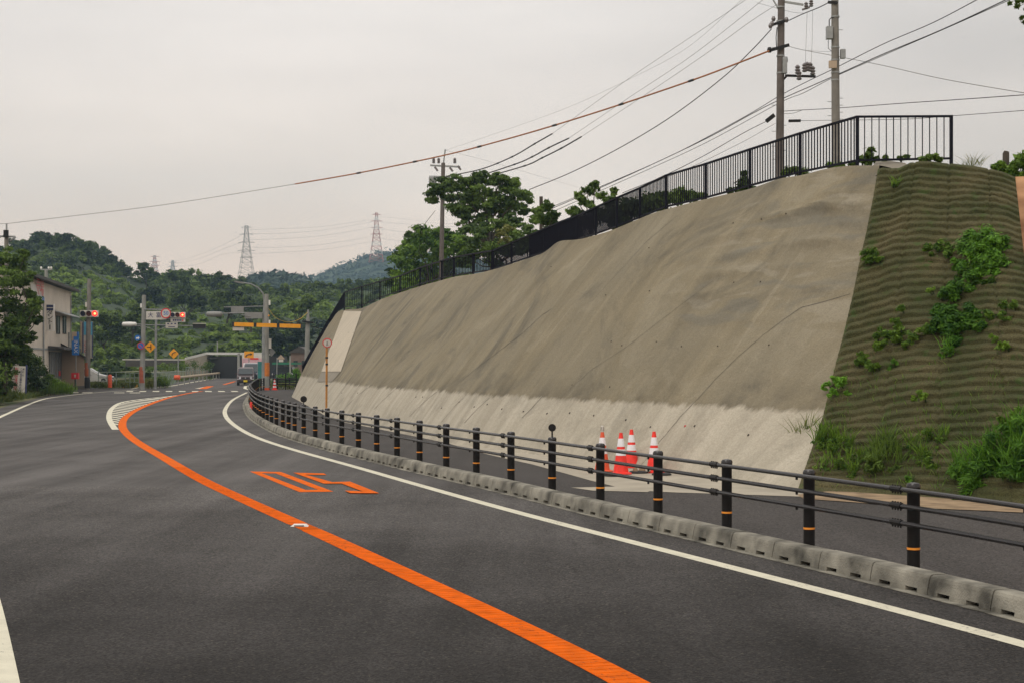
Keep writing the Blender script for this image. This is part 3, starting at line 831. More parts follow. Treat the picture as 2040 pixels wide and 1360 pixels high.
# expansion seams and cracks, following the surface
def seam(name, px, w, out=.004, m='joint'):
    b = MB(); L_, R_ = [], []
    pts = resample([Vector((x, y, 0)) for x, y in px], 7)
    hs = [hit(slope_bvh, p.x + rnd.uniform(-.5, .5), p.y) for p in pts]
    hs = [h for h in hs if h[0] is not None]
    vs = []
    for i, (p, n) in enumerate(hs):
        a = hs[max(0, i - 1)][0]; c = hs[min(len(hs) - 1, i + 1)][0]
        s = (c - a).cross(n).normalized() * w * rnd.uniform(.5, 1.2)
        vs += [p + n * out - s, p + n * out + s]
    b.add(vs, [(2 * i, 2 * i + 1, 2 * i + 3, 2 * i + 2) for i in range(len(hs) - 1)])
    return b.build(name, M[m], slope)
seam('crack', [(1694, 586), (1640, 602), (1596, 613), (1565, 634)], .010)
seam('joint_line', [(1565, 634), (1520, 668), (1480, 702), (1430, 750), (1394, 790), (1360, 825), (1335, 855), (1312, 882), (1295, 905), (1270, 935)], .008)
seam('joint_line', [(1100, 615), (1080, 628), (1040, 665), (1000, 695), (960, 725), (922, 756)], .014)
seam('joint_line', [(1082, 788), (1060, 812), (1040, 832)], .013)
seam('joint_line', [(1420, 560), (1330, 628), (1250, 690), (1180, 735), (1135, 775)], .006)
seam('joint_line', [(1350, 430), (1290, 480), (1230, 545), (1180, 600)], .007)
for pts in ([(742, 765), (715, 785), (695, 805), (675, 825)], [(795, 768), (770, 790), (745, 815)], [(870, 780), (845, 800), (815, 830)], [(930, 785), (905, 810), (880, 840)], [(975, 792), (950, 815), (925, 842)]):
    seam('joint_line', pts, .012)
for x, y in ((674, 632), ):
    seam('joint_line', [(678, 633), (718, 634)], .02)
# weep holes
wh = [(681, 782), (713, 782), (842, 790), (829, 790), (945, 810), (971, 805), (1000, 814), (1043, 819), (1090, 823), (1135, 822), (1183, 827), (1247, 836), (1296, 850), (1384, 848), (1365, 848), (1491, 866), (1382, 962), (815, 700), (745, 720), (798, 662), (1098, 532), (1207, 588), (1239, 688), (1218, 680), (1308, 681), (1358, 690), (1532, 687), (1461, 445), (1566, 426), (1517, 437), (1294, 580), (1215, 770), (1430, 689), (1293, 494), (1515, 562), (1462, 563), (1140, 766), (880, 812), (915, 800)]
for k, (x, y) in enumerate(wh):
    p, n = hit(slope_bvh, x, y)
    if p is None: continue
    r = .022 if y > 770 else .016
    q = n.to_track_quat('Z', 'Y').to_matrix().to_4x4()
    MB().use(M['joint'] if k != 14 else M['red']).lathe(p - n * .03, [(r, 0), (r, .04), (r * .7, .042), (r * .65, .02)], 8, q).build('weep_hole', None, slope)
# smooth panels near the far end
def patch(name, px, m, out):
    nu, nv = 8, 24
    A, B_, C, D = [Vector((x, y, 0)) for x, y in px]     # top-left, top-right, bottom-right, bottom-left
    rws = []
    for j in range(nv + 1):
        v = j / nv; l = lerp(A, D, v); r = lerp(B_, C, v); row = []
        for i in range(nu + 1):
            q = lerp(l, r, i / nu); p, n = hit(slope_bvh, q.x, q.y)
            if p is None: p, n = row[-1] if row and False else (P(q.x, q.y, 92), Vector((-.8, -.4, .5)))
            row.append(p + n * out)
        rws.append(row)
    return grid(name, rws, M[m], slope)
patch('pale_panel', [(686, 620), (721, 621), (680, 740), (641, 740)], 'panel', .025)
patch('grey_panel', [(641, 741), (679, 741), (662, 760), (632, 760)], 'panel_grey', .022)
# rounded cap where the concrete folds over above the netting
cap = [P(1745, 349, 29.45), P(1765, 343, 29.6), P(1790, 339, 29.7), P(1808, 342, 29.7), P(1815, 334, 29.9), P(1803, 325, 30.3), P(1775, 321, 30.6), P(1745, 322, 30.6), P(1735, 335, 30.0)]
MB().prism(cap, (.1, .5, -.35)).build('folded_cap', M['panel_grey'], slope, shade=True)

# ================================================================== NETTED SLOPE
NB0, NB1 = HIPP[0], G(2110, 1016, .05)
nbase = [G(1590, 985.5, .05), G(1700, 988, .05), G(1830, 994.5, .05), G(1940, 1001, .05), G(2040, 1008, .05), G(2110, 1016, .05)]
ntop = [P(1750, 349, 29.5), P(1790, 342, 29.5), P(1812, 330, 29.4), P(1835, 325, 29.3), P(1900, 328, 29.0), P(1950, 332, 28.8), P(2000, 342, 28.5), P(2022, 351, 28.4)]
def along(pts, t):
    l = [0]
    for a, c in zip(pts[:-1], pts[1:]): l.append(l[-1] + (c - a).length)
    return Vector([interp(t * l[-1], l, [p[k] for p in pts]) for k in range(3)])
NU, NV, RIBS = 110, 352, 44
rows, uv = [], []
for j in range(NV + 1):
    v = j / NV; r = []
    for i in range(NU + 1):
        u = i / NU
        # each rib sags between its stakes
        wob = (.22 * fn(u * 5, int(v * RIBS) * .13) + .18 * fn(u * 17, int(v * RIBS) * 1.7)) * smooth(v * 6) * smooth((1 - v) * 10) * (1 + 1.6 * smooth((v - .75) * 6) * smooth((u - .35) * 3))
        vv = v + wob * .55 / RIBS
        vv = max(0, min(1, vv))
        p = lerp(along(nbase, u), along(ntop, u), vv)
        w = math.exp(-(u / .10) ** 2); wl_ = (1 - u) ** 1.4
        p = p + (hip(vv * .985) - lerp(nbase[0], ntop[0], vv)) * wl_
        fr = (v * RIBS) % 1.0
        rib = (1 - fr) ** .45 * smooth(fr * 5)
        am = .085 + .03 * fn(u * 9, int(v * RIBS) * 2.3)
        o = Vector((-.45, -.62, .64))
        big = .07 * math.sin(math.pi * v) + .07 * fn(u * 3, v * 4, 5) * smooth(v * 5) * smooth((1 - v) * 8)
        seamu = min(abs(u - .27), abs(u - .52), abs(u - .80))
        tuck = -.035 * math.exp(-(seamu / .006) ** 2)
        p = p + o * ((max(.02, am) * rib * (.15 + .85 * smooth(u / .035)) + tuck) * smooth(v * 10 + .2) + (big - .04) * (1 - w) + .03 * w)
        r.append(p); uv.append((u * 7, v * 8))
    rows.append(r)
def net_mat():
    m = bpy.data.materials.new('erosion netting'); m.use_nodes = True
    t = m.node_tree; b = t.nodes['Principled BSDF']; L = t.links; c = N(t, 'ShaderNodeTexCoord')
    n1 = N(t, 'ShaderNodeTexNoise'); n1.inputs['Scale'].default_value = 1.1; n1.inputs['Detail'].default_value = 8; L.new(c.outputs['Object'], n1.inputs[0])
    rp = N(t, 'ShaderNodeValToRGB'); e = rp.color_ramp.elements
    e[0].position = .38; e[0].color = (.054, .058, .022, 1); e[1].position = .66; e[1].color = (.102, .088, .042, 1)
    L.new(n1.outputs[0], rp.inputs[0])
    # woven mesh
    w = N(t, 'ShaderNodeTexNoise'); w.inputs['Scale'].default_value = 45; w.inputs['Detail'].default_value = 3; L.new(c.outputs['Object'], w.inputs[0])
    mr = N(t, 'ShaderNodeMapRange'); mr.inputs[1].default_value = .35; mr.inputs[2].default_value = .65; mr.inputs[3].default_value = .55; mr.inputs[4].default_value = 1.25; L.new(w.outputs[0], mr.inputs[0])
    s = N(t, 'ShaderNodeVectorMath', operation='SCALE'); L.new(rp.outputs[0], s.inputs[0]); L.new(mr.outputs[0], s.inputs['Scale'])
    # moss specks
    n3 = N(t, 'ShaderNodeTexNoise'); n3.inputs['Scale'].default_value = 5; n3.inputs['Detail'].default_value = 6; L.new(c.outputs['Object'], n3.inputs[0])
    m3 = N(t, 'ShaderNodeMapRange'); m3.inputs[1].default_value = .58; m3.inputs[2].default_value = .70; m3.inputs[4].default_value = .6; L.new(n3.outputs[0], m3.inputs[0])
    mx = N(t, 'ShaderNodeMix', data_type='RGBA'); L.new(m3.outputs[0], mx.inputs[0]); L.new(s.outputs[0], mx.inputs[6]); mx.inputs[7].default_value = (.045, .085, .018, 1)
    L.new(mx.outputs[2], b.inputs['Base Color']); b.inputs['Roughness'].default_value = .9; b.inputs['Specular IOR Level'].default_value = .2
    bp = N(t, 'ShaderNodeBump'); bp.inputs['Strength'].default_value = .6; bp.inputs['Distance'].default_value = .02; L.new(w.outputs[0], bp.inputs['Height']); L.new(bp.outputs[0], b.inputs['Normal'])
    return m
M['net'] = net_mat()
net = grid('erosion_netting', rows, M['net'], None, shade=True, loc=(7, 24, 0))
tag(net, 'olive brown ribbed netting draped over the bank beside the near end of the concrete slope', 'netting')
nbvh_v = [p for r in rows for p in r]
net_bvh = BVHTree.FromPolygons(nbvh_v, [(j * (NU + 1) + i, j * (NU + 1) + i + 1, (j + 1) * (NU + 1) + i + 1, (j + 1) * (NU + 1) + i) for j in range(NV) for i in range(NU)])
# bare soil slope beyond the netting
sb = [nbase[-1], Vector((9.6, 19.9, .05)), Vector((13, 17.8, .05)), Vector((18, 15.5, .05)), Vector((26, 13, .05))]
stp = [ntop[-1], Vector((10.4, 28.0, 5.35)), Vector((13.5, 27, 5.4)), Vector((20, 25.5, 5.5)), Vector((30, 24, 5.6))]
rows = []
for j in range(61):
    v = j / 60; r = []
    for i in range(81):
        u = i / 80; p = lerp(along(sb, u), along(stp, u), v)
        e = smooth(u * 30)
        r.append(p + Vector((-.45, -.62, .64)) * ((.35 * fn(u * 14, v * 5) + .12 * fn(u * 60, v * 20)) * e + .18 * math.sin(math.pi * v) - .02))
    rows.append(r)
grid('soil_slope', rows, M['soil'], kind='structure')

# ================================================================== EMBANKMENT BEHIND THE CREST
rows = []
idx = list(range(0, len(BB), 3))
if idx[-1] != len(BB) - 1: idx.append(len(BB) - 1)
rt = [(30, 24, 5.6), (20, 25.5, 5.5), (13.5, 27, 5.4), (10.4, 28, 5.35), (ntop[-1].x, ntop[-1].y, ntop[-1].z - .05), (ntop[4].x, ntop[4].y, ntop[4].z - .1), (ntop[2].x, ntop[2].y + .3, ntop[2].z - .2)]
crest = [(Vector(p), Vector((.36, .93, 0))) for p in rt] + [(TT2[i] + Vector((0, 0, -.06)) + plan_n(i) * .3, plan_n(i)) for i in idx]
for d in (0, .5, 1, 2, 4, 7, 11, 16, 22, 30, 42):
    r = []
    for p, n in crest:
        nn = (n * .6 + Vector((.45, .7, 0)) * .4).normalized()
        q = p + nn * d
        k = .78 * max(0, (p.z - 2)) / p.y
        z = p.z - .1 + k * min(d, 26) + .12 * fn(q.x * .2, q.y * .2) * min(1, d / 3)
        z = min(z, 2 + (p.z - 2.25) / p.y * q.y) if p.z > 2.3 else p.z
        if d > 30: z -= 2
        r.append(Vector((q.x, q.y, z)))
    rows.append(r)
grid('embankment', rows, M['ground'], kind='structure')

# ================================================================== FENCES
# crest fence: (x, top row, bottom-rail row, distance)
fp = [(1895, 232, 316, 30.4), (1708, 233, 320, 30.3), (1594, 266, 343, 32.1), (1494, 298, 370, 33.8), (1406, 327, 394, 35.5), (1327, 350, 412, 37.0), (1275, 375, 433, 38.2), (1229, 394.5, 451, 39.0), (1187, 413.5, 466, 40.2), (1150, 430, 478, 41.6), (1116, 442.5, 484, 42.9), (1085, 456, 502, 44.1), (1056, 468.5, 512, 45.2), (1019, 484, 524, 46.5), (982, 499.5, 538, 48.3), (943, 506, 543, 50.8), (904, 513, 549, 53.3), (880, 520, 554, 55.5), (837, 533.5, 566, 61.3), (797, 550, 580, 68.7), (757, 561, 593, 77.3), (721, 571, 609, 85.2), (686, 583, 612, 93.8), (672, 607, 620, 95), (655, 636, 648, 96.5), (630, 680, 690, 98), (603, 728, 746, 99.4)]
pf = thing('crest_fence', 'black metal picket fence running along the crest of the concrete slope', 'fence', (P(1708, 320, 30.3)))
H = [(P(x, a, Z), P(x, c, Z)) for x, a, c, Z in fp]
pr = .030
for k, (tp_, bt) in enumerate(H):
    sc = 1.0 if k < 12 else 1.15
    pw = .058 if k < 14 else .075
    bb = MB(); lo = bt.z - (.30 if k < 14 else .6); bb.box(((tp_.x + bt.x) / 2, (tp_.y + bt.y) / 2, (tp_.z + .02 + lo) / 2), (pw, pw, tp_.z + .02 - lo)); bb.build('post', M['fence_dark'], pf)
for k in range(len(H) - 1):
    (t0, b0), (t1, b1) = H[k], H[k + 1]
    nb = 12 if k == 0 else (18 if k < 14 else (10 if k < 17 else 9)) + 1 - 0
    bb = MB()
    rr = .05 if k < 14 else .06
    bb.beam(t0, t1, rr, rr * .8); bb.beam(b0, b1, .04, .04)
    nb = 13 if k == 0 else 19 if k < 14 else 13 if k < 17 else 10
    w = .017 if k == 0 else .022 if k < 7 else .024 if k < 14 else .022
    for i in range(1, nb):
        bb.beam(lerp(b0, b1, i / nb), lerp(t0, t1, i / nb), w, w)
    if k >= 22:   # the steep end run carries a close dark mesh
        for i in range(1, 40):
            bb.beam(lerp(b0, b1, i / 40), lerp(t0, t1, i / 40) + Vector((0, 0, .0)), .05, .05)
    bb.build('picket_panel', M['fence_dark'], pf)

# kerbside guard fence
line = offset([p for p in kerb_curve], .30)
def at_x(px):
    """the place on the post line that is seen at column px"""
    best = None
    for a, c in zip(line[:-1], line[1:]):
        if a.y < 3 or c.y > 96: continue
        xa = 1020 + a.x / a.y * F; xc = 1020 + c.x / c.y * F
        if (xa - px) * (xc - px) <= 0 and xa != xc: best = lerp(a, c, (px - xa) / (xc - xa)); break
    return best
ppx = [1820, 1612, 1448, 1311, 1196, 1100, 1018, 949, 889, 836, 791, 750.5, 714, 681, 652, 628, 605, 587, 575, 563.5]
pp = [at_x(x) for x in ppx]
L0 = [p for p in line if p.y < pp[0].y]
back = resample([p for p in reversed(L0)], 1.72)[1:5]
L1 = resample([p for p in line if p.y > pp[-1].y], 2.0)[1:]
posts = list(reversed(back)) + pp + L1
gf = thing('guard_fence', 'dark brown three rail guard fence with round posts along the kerb', 'guard fence', (pp[0].x, pp[0].y, .06))
def post_mesh():
    b = MB().lathe((0, 0, 0), [(.0575, 0), (.0575, .79), (.062, .80), (.062, .83), (.05, .842), (.0, .845)], 20)
    return b
ORG['zero'] = Vector((0, 0, 0))
first = None
for k, p in enumerate(posts):
    loc = Vector((p.x, p.y, .06)) - ORG[gf.name]
    if first is None:
        o = post_mesh().build('post', M['steel_dark'], shade=True); o.parent = gf; ORG[o.name] = Vector()
        bnd = MB().lathe((0, 0, .0), [(.0590, .255), (.0590, .275)], 20).build('reflective_band', M['band'], shade=True); bnd.parent = o
        cp = MB().lathe((0, 0, 0), [(.064, .815), (.064, .835), (.052, .855), (.02, .862)], 20).build('post_cap', M['rail_dark'], shade=True); cp.parent = o
        o.location = loc; first = o
    else:
        copyof(first, loc, gf)
nrm = []
for k, p in enumerate(posts):
    a = posts[max(0, k - 1)]; c = posts[min(len(posts) - 1, k + 1)]; d = (c - a).normalized(); nrm.append((d, Vector((-d.y, d.x, 0))))
for z in (.855, .705, .550):
    pts = catmull([p + n * .085 + Vector((0, 0, z)) for p, (d, n) in zip(posts, nrm)], .6)
    b = MB().tube(pts, .0225, 10); b.build('rail', M['rail_dark'], gf, shade=True)
for k, (p, (d, n)) in enumerate(zip(posts, nrm)):
    if p.y > 60: continue
    b = MB()
    for z in (.855, .705, .550):
        c = p + n * .085 + Vector((0, 0, z))
        b.tube([p + Vector((0, 0, z)), c], .016, 6)
        if k % 2 == 0:      # bolted joint sleeve just before the post
            e = c + d * .14
            b.tube([e - d * .085, e + d * .085], .0285, 10)
            for q in (-.065, -.022, .022, .065): b.tube([e + d * q + Vector((0, 0, -.044)), e + d * q + Vector((0, 0, .036))], .0085, 6)
        else:
            e = c + d * .10; b.tube([e + Vector((0, 0, -.045)), e], .013, 6)
    b.build('rail_bracket', M['steel_dark'], gf, shade=True)
# round delineator plates on two posts
for k, x in ((0, 1100), (1, 605)):
    p = at_x(x); c = Vector((p.x, p.y, .06 + .86))
    t = thing('delineator', ('round black delineator on a kerb post near the cones', 'round black delineator on a kerb post left of the orange sign pole')[k], 'delineator', c)
    MB().tube([c + Vector((0, 0, -.01)), c + Vector((0, 0, .09))], .012, 8).build('stem', M['steel_dark'], t)
    MB().disc(c + Vector((0, 0, .135)), .056 if k == 0 else .085, .03, 24).build('plate', M['steel_dark'], t, shade=True)

# ================================================================== CONES AND BITS ON THE PATH
def cone(label, x, y, m, sleeve=True, h=.70, two=True, torn=False, group='traffic cones by the slope foot', scale=1.0):
    base = G(x, y, .07)
    t = thing('traffic_cone', label, 'traffic cone', base, group)
    h *= scale
    R0, R1 = .135 * scale, .028 * scale
    rad = lambda z: R0 + (R1 - R0) * z / h
    MB().lathe(base, [(.19 * scale, 0), (.19 * scale, .018), (.15 * scale, .03), (.14 * scale, .035)], 4 if False else 20).build('base', m if not torn else M['rubber'], t, shade=True)
    MB().lathe(base, [(rad(.0) , .03), (rad(h * .96), h * .96), (rad(h), h)], 24).build('body', m, t, shade=True)
    if two:
        for a, c in ((.45, .60), (.665, .86)):
            MB().lathe(base, [(rad(h * a) + .004, h * a), (rad(h * c) + .004, h * c)], 24).build('white_sleeve', M['cone_white'], t, shade=True)
    return t, base, h
cone('red and white cone standing nearest the kerb fence, left of the other bright two', 1237, 943, M['cone_red'], scale=1.0, h=.715)
cone('tallest looking bright red cone, behind and right of the nearest red one', 1258, 930, M['cone_red'], h=.70, group='traffic cones by the slope foot')
cone('red and white cone half hidden behind a fence post, rightmost of the four', 1303, 940, M['cone_red'], h=.72)
t, bs, h = cone('faded orange cone with an empty bottle-like light on its tip, leftmost of the four', 1200, 938, M['cone_orange'], h=.70)
b = MB().use(M['offwhite']).lathe(bs + Vector((0, 0, h - .01)), [(.024, 0), (.03, .02), (.03, .10), (.022, .115), (.022, .125)], 12)
b.use(M['joint']); 
for k in range(5): b.tube([bs + Vector((.031 * math.cos(k * 1.25), .031 * math.sin(k * 1.25), h + .02)), bs + Vector((.031 * math.cos(k * 1.25 + .4), .031 * math.sin(k * 1.25 + .4), h + .09))], .004, 5)
b.build('warning_light', None, t)
# weights lying between the cones
for k, (x, y, lab) in enumerate(((1222, 947, 'black rubber cone weight on the concrete in front of the leftmost cones'), (1272, 941, 'black rubber cone weight lying between the red cones'), (1318, 945, 'black rubber cone weight beside the rightmost cone'))):
    p = G(x, y, .07)
    MBx = MB().lathe((p.x, p.y, p.z), [(.17, 0), (.17, .02), (.14, .035), (.06, .035), (.055, .02)], 20)
    tag(MBx.build('cone_weight', M['rubber'], loc=p, shade=True), lab, 'cone weight', 'rubber weights among the cones')
for k, (x, y, s, lab) in enumerate(((1266, 940, .05, 'small rusty brown sandbag lump between the cones, left one'), (1279, 939, .055, 'small brown stone beside the rusty lump between the cones'), (1291, 940, .045, 'pale stone just left of the rightmost cone'))):
    p = G(x, y, .08)
    prof = [(s * .7, 0), (s * 1.1, s * .5), (s * .9, s * 1.2), (s * .4, s * 1.6)]
    o = MB().lathe(p, prof, 9).build('stone', M['dirt'] if k < 2 else M['apron'], loc=p, shade=True)
    for v in o.data.vertices: v.co += Vector((fn(v.co.x * 30, v.co.y * 30, k), fn(v.co.y * 30, v.co.z * 30, k), 0)) * .02
    tag(o, lab, 'stone')
# far cone at the junction
p = G(547, 776, .06)
t = thing('traffic_cone', 'small red and white striped cone at the far end of the footpath', 'traffic cone', p)
MB().box(p + Vector((0, 0, .02)), (.4, .4, .04)).build('base', M['cone_red'], t)
MB().lathe(p, [(.15, .04), (.03, .78)], 16).build('body', M['cone_red'], t, shade=True)
for a, c in ((.18, .28), (.40, .52), (.62, .70)): MB().lathe(p, [(.16 - .15 * a + .006, a), (.16 - .15 * c + .006, c)], 16).build('white_band', M['cone_white'], t, shade=True)
p = P(1663, 1087, 15.2); p.z = .066
tag(MB().lathe(p, [(.02, 0), (.022, .006), (.012, .012)], 8).build('paint_spot', M['cone_red'], loc=p), 'tiny red plastic bit lying on the footpath', 'litter')

# round prohibition sign on the orange banded pole
Z = 52.0
b0 = G(650, 838, .06); Zs = b0.y
top = P(651, 676, Zs)
t = thing('pedestrian_sign', 'round white sign with a red rim on a thin orange pole before the slope', 'road sign', b0)
MB().tube([b0, P(651, 692, Zs)], .035, 8).build('pole', mat('rusty orange pole', (.45, .20, .045), .6, 0, .25, 5), t, shade=True)
c = P(652, 683, Zs - .05)
MB().disc(c, .155, .012, 30).build('face', M['offwhite'], t)
MB().lathe(c + Vector((0, .012, 0)), [(.155, 0), (.155, .03), (.13, .035), (.128, .03)], 30, Matrix.Rotation(R(90), 4, 'X'), False).build('red_rim', M['red'], t)
b = MB(); b.tube([c + Vector((0, -.012, .06)), c + Vector((-.005, -.012, -.02))], .018, 6); b.tube([c + Vector((-.005, -.012, -.02)), c + Vector((-.03, -.012, -.09))], .012, 6); b.tube([c + Vector((-.005, -.012, -.02)), c + Vector((.03, -.012, -.09))], .012, 6)
b.build('figure', M['grey_back'], t)
for y in (712, 725, 767): 
    q = P(651, y, Zs); MB().lathe(q, [(.045, -.03), (.045, .03)], 8).build('clamp', M['black'], t)

# ================================================================== UTILITY POLES
def upole(name, label, x, ytop, Zd, r0, r1, zb, m='pole', lean=0.0, group=None):
    base = P(x, 722, Zd); base.z = zb
    top = P(x + lean, ytop, Zd)
    t = thing(name, label, 'utility pole', base, group)
    n = 8
    MB().tube([lerp(base, top, i / n) for i in range(n + 1)], [lerp(r0, r1, i / n) for i in range(n + 1)], 18).build('shaft', M[m], t, shade=True)
    return t, base, top
def insulator(b, c, s=1.0):
    b.lathe(c, [(.03 * s, 0), (.06 * s, .02 * s), (.035 * s, .05 * s), (.06 * s, .08 * s), (.035 * s, .11 * s), (.055 * s, .14 * s), (.02 * s, .18 * s)], 8)
def rungs(t, x, ys, Zd, r, side):
    b = MB()
    for k, y in enumerate(ys):
        s = side * (1 if k % 2 else -1)
        p = P(x, y, Zd); b.tube([p, p + Vector((s * (r + .14), 0, 0))], .012, 5)
    b.build('climbing_rungs', M['galv'], t)
Z1p = 62.0
pA, A0, A1 = upole('utility_pole', 'nearer dark utility pole behind the crest fence, left of the pair, with insulator arms', 1552, -40, Z1p, .172, .135, 7.5, 'pole_brown', lean=5)
rungs(pA, 1552, [95, 118, 210, 250, 262, 275, 292, 300, 318, 332], Z1p, .15, 1)
b = MB(); b.beam(P(1562, 4, Z1p), P(1600, 10, Z1p - .3), .09, .08); b.build('cross_arm', M['galv'], pA)
b = MB(); insulator(b, P(1606, 19, Z1p - .3), 1.6); insulator(b, P(1616, 14, Z1p - .3), 1.6); b.beam(P(1598, 20, Z1p - .3), P(1613, 15, Z1p - .3), .07, .07); b.build('insulators', M['insul'], pA, shade=True)
b = MB(); b.beam(P(1540, 0, Z1p), P(1551, 18, Z1p), .05, .05); b.build('brace', M['galv'], pA)
b = MB(); b.beam(P(1532, 52, Z1p - .2), P(1570, 40, Z1p - .2), .10, .10); b.build('cable_clamp', M['steel_dark'], pA)
b = MB()
for x, y in ((1535, 52), (1541, 38), (1567, 40), (1538, 48)): b.lathe(P(x, y, Z1p - .25), [(.05, -.1), (.09, 0), (.05, .1)], 8)
b.build('insulators', M['insul'], pA, shade=True)
b = MB(); b.beam(P(1530, 102, Z1p - .2), P(1572, 90, Z1p - .2), .08, .12); b.lathe(P(1533, 100, Z1p - .3), [(.07, -.1), (.1, 0), (.07, .1)], 8); b.build('cable_clamp', M['steel_dark'], pA)
b = MB(); b.tube([P(1548, 55, Z1p - .1), P(1546, 75, Z1p - .1), P(1547, 95, Z1p - .1)], .02, 5); b.build('down_lead', M['wire'], pA)
MB().box(P(1563, 133, Z1p - .15), (.17, .25, .55)).build('junction_box', M['galv'], pA)
MB().lathe(P(1564, 120, Z1p - .15), [(.1, -.1), (.12, 0), (.1, .12)], 10).build('cap_box', M['galv'], pA)
b = MB(); 
for y in (112, 146, 43, 15): b.lathe(P(1555, y, Z1p), [(.165, -.03), (.165, .03)], 16)
b.build('bands', M['galv'], pA)
b = MB(); b.beam(P(1564, 151, Z1p), P(1625, 153, Z1p - .3), .08, .09); b.beam(P(1560, 160, Z1p), P(1568, 151, Z1p - .1), .06, .06); b.build('cross_arm', M['steel_dark'], pA)
b = MB()
for x, y in ((1589, 148), (1603, 144), (1608, 142), (1614, 143), (1592, 160), (1619, 150)): insulator(b, P(x, y, Z1p - .3), 2.0)
b.build('insulators', M['insul'], pA, shade=True)
b = MB(); b.beam(P(1527, 242, Z1p - .3), P(1542, 230, Z1p - .3), .22, .16); b.build('splice_case', M['steel_dark'], pA)
b = MB(); b.beam(P(1571, 241.5, Z1p - .3), P(1595, 241, Z1p - .3), .10, .10); b.build('splice_case', M['steel_dark'], pA)
Z2p = 56.0
pB, B0, B1 = upole('utility_pole', 'farther right utility pole behind the crest fence, paler, with metal boxes on it', 1666, -40, Z2p, .165, .125, 7.6, 'pole', -3)
MB().box(P(1652, 66, Z2p - .1), (.21, .24, .44)).build('breaker_box', M['galv'], pB)
MB().box(P(1679, 108, Z2p - .1), (.17, .2, .32)).build('meter_box', M['galv'], pB)
MB().box(P(1659, 129, Z2p - .2), (.28, .1, .26)).build('cover_plate', M['beige'], pB)
b = MB()
for y in (34, 95, 120, 145, 160): b.lathe(P(1664, y, Z2p), [(.155, -.025), (.155, .025)], 16)
b.build('bands', M['galv'], pB)
rungs(pB, 1664, [5, 60, 72, 196, 203, 210, 217, 224, 231, 238], Z2p, .14, 1)
b = MB(); b.tube([P(1652, 55, Z2p - .1), P(1652, 40, Z2p - .1), P(1657, 35, Z2p - .1), P(1664, 36, Z2p - .1)], .02, 5); b.tube([P(1650, 80, Z2p - .1), P(1650, 97, Z2p - .1), P(1657, 103, Z2p - .1)], .012, 5); b.build('down_lead', M['wire'], pB)
b = MB(); b.beam(P(1650, 5, Z2p), P(1668, 6, Z2p - .2), .08, .1); b.build('cable_clamp', M['steel_dark'], pB)
# creeper at the foot of the right pole
# distant pole left of the trees
Z3p = 112.0
pC, C0, C1 = upole('utility_pole', 'distant utility pole rising behind the spreading crest tree, with a grey transformer', 876, 325, Z3p, .19, .14, 2.5, 'pole_brown', lean=7)
b = MB(); b.tube([P(883, 330, Z3p), P(887, 298, Z3p)], .05, 8); b.build('top_spike', M['galv'], pC)
b = MB(); b.beam(P(857, 330, Z3p), P(917, 333, Z3p), .1, .12); b.beam(P(855, 352, Z3p), P(898, 353, Z3p), .1, .1); b.build('cross_arm', M['galv'], pC)
b = MB()
for x, y in ((864, 326), (874, 326), (906, 326)): insulator(b, P(x, y, Z3p), 2.2)
for x, y in ((866, 336), (896, 337), (912, 334)): b.beam(P(x, y - 3, Z3p), P(x + 6, y + 5, Z3p), .14, .14)
b.build('insulators', M['insul'], pC, shade=True)
MB().lathe(P(862, 362, Z3p), [(.25, -.35), (.28, -.3), (.28, .3), (.2, .36)], 12).build('transformer', M['galv'], pC, shade=True)
b = MB(); b.tube([P(867, 420, Z3p), P(842, 452, Z3p)], .02, 5); b.build('stay_wire', M['wire_far'], pC)
pD, D0, D1 = upole('stub_pole', 'short bare brown pole top poking out of the bushes behind the fence', 1078, 392, 75, .09, .085, 4.0, 'trunk')
pE, E0, E1 = upole('utility_pole', 'utility pole at the left edge of the picture above the dark tree', 12, 470, 88, .16, .12, 0, 'pole', 1)
b = MB(); b.tube([P(13, 475, 88), P(13, 446, 88)], .05, 6); b.build('top_spike', M['galv'], pE)
b = MB(); b.beam(P(-12, 471, 88), P(31, 472, 88), .08, .1); b.beam(P(-10, 480, 87.8), P(12, 466, 88), .06, .06); b.beam(P(31, 473, 87.8), P(20, 480, 88), .08, .08); b.build('cross_arm', M['galv'], pE)
b = MB(); b.lathe(P(12, 466, 87.8), [(.15, -.2), (.15, .2)], 10); b.build('clamp_box', M['steel_dark'], pE)
p = P(92, 600, 150); t = thing('utility_pole', 'short grey pole top with three white insulators behind the building roof', 'utility pole', (p.x, p.y, 0))
MB().tube([(p.x, p.y, 0), P(92, 538, 150)], .16, 10).build('shaft', M['pole_far'], t, shade=True)
b = MB(); b.beam(P(80, 537, 150), P(104, 537.5, 150), .1, .1); b.build('cross_arm', M['galv'], t)
b = MB()
for x in (82, 97, 102): b.lathe(P(x, 536, 150), [(.08, 0), (.11, .1), (.06, .22)], 8)
b.build('insulators', M['white'], t)
# stub on the netted crest
p0, n0 = P(2003, 350, 29.6), 0
t = tag(MB().tube([P(2004, 352, 29.6), P(2004, 306, 29.6), P(2005, 302, 29.6)], [.062, .062, .045], 14).build('wooden_stake', M['trunk'], loc=P(2004, 352, 29.6), shade=True), 'thick rounded brown stake on the crest of the netted bank at right', 'stake')

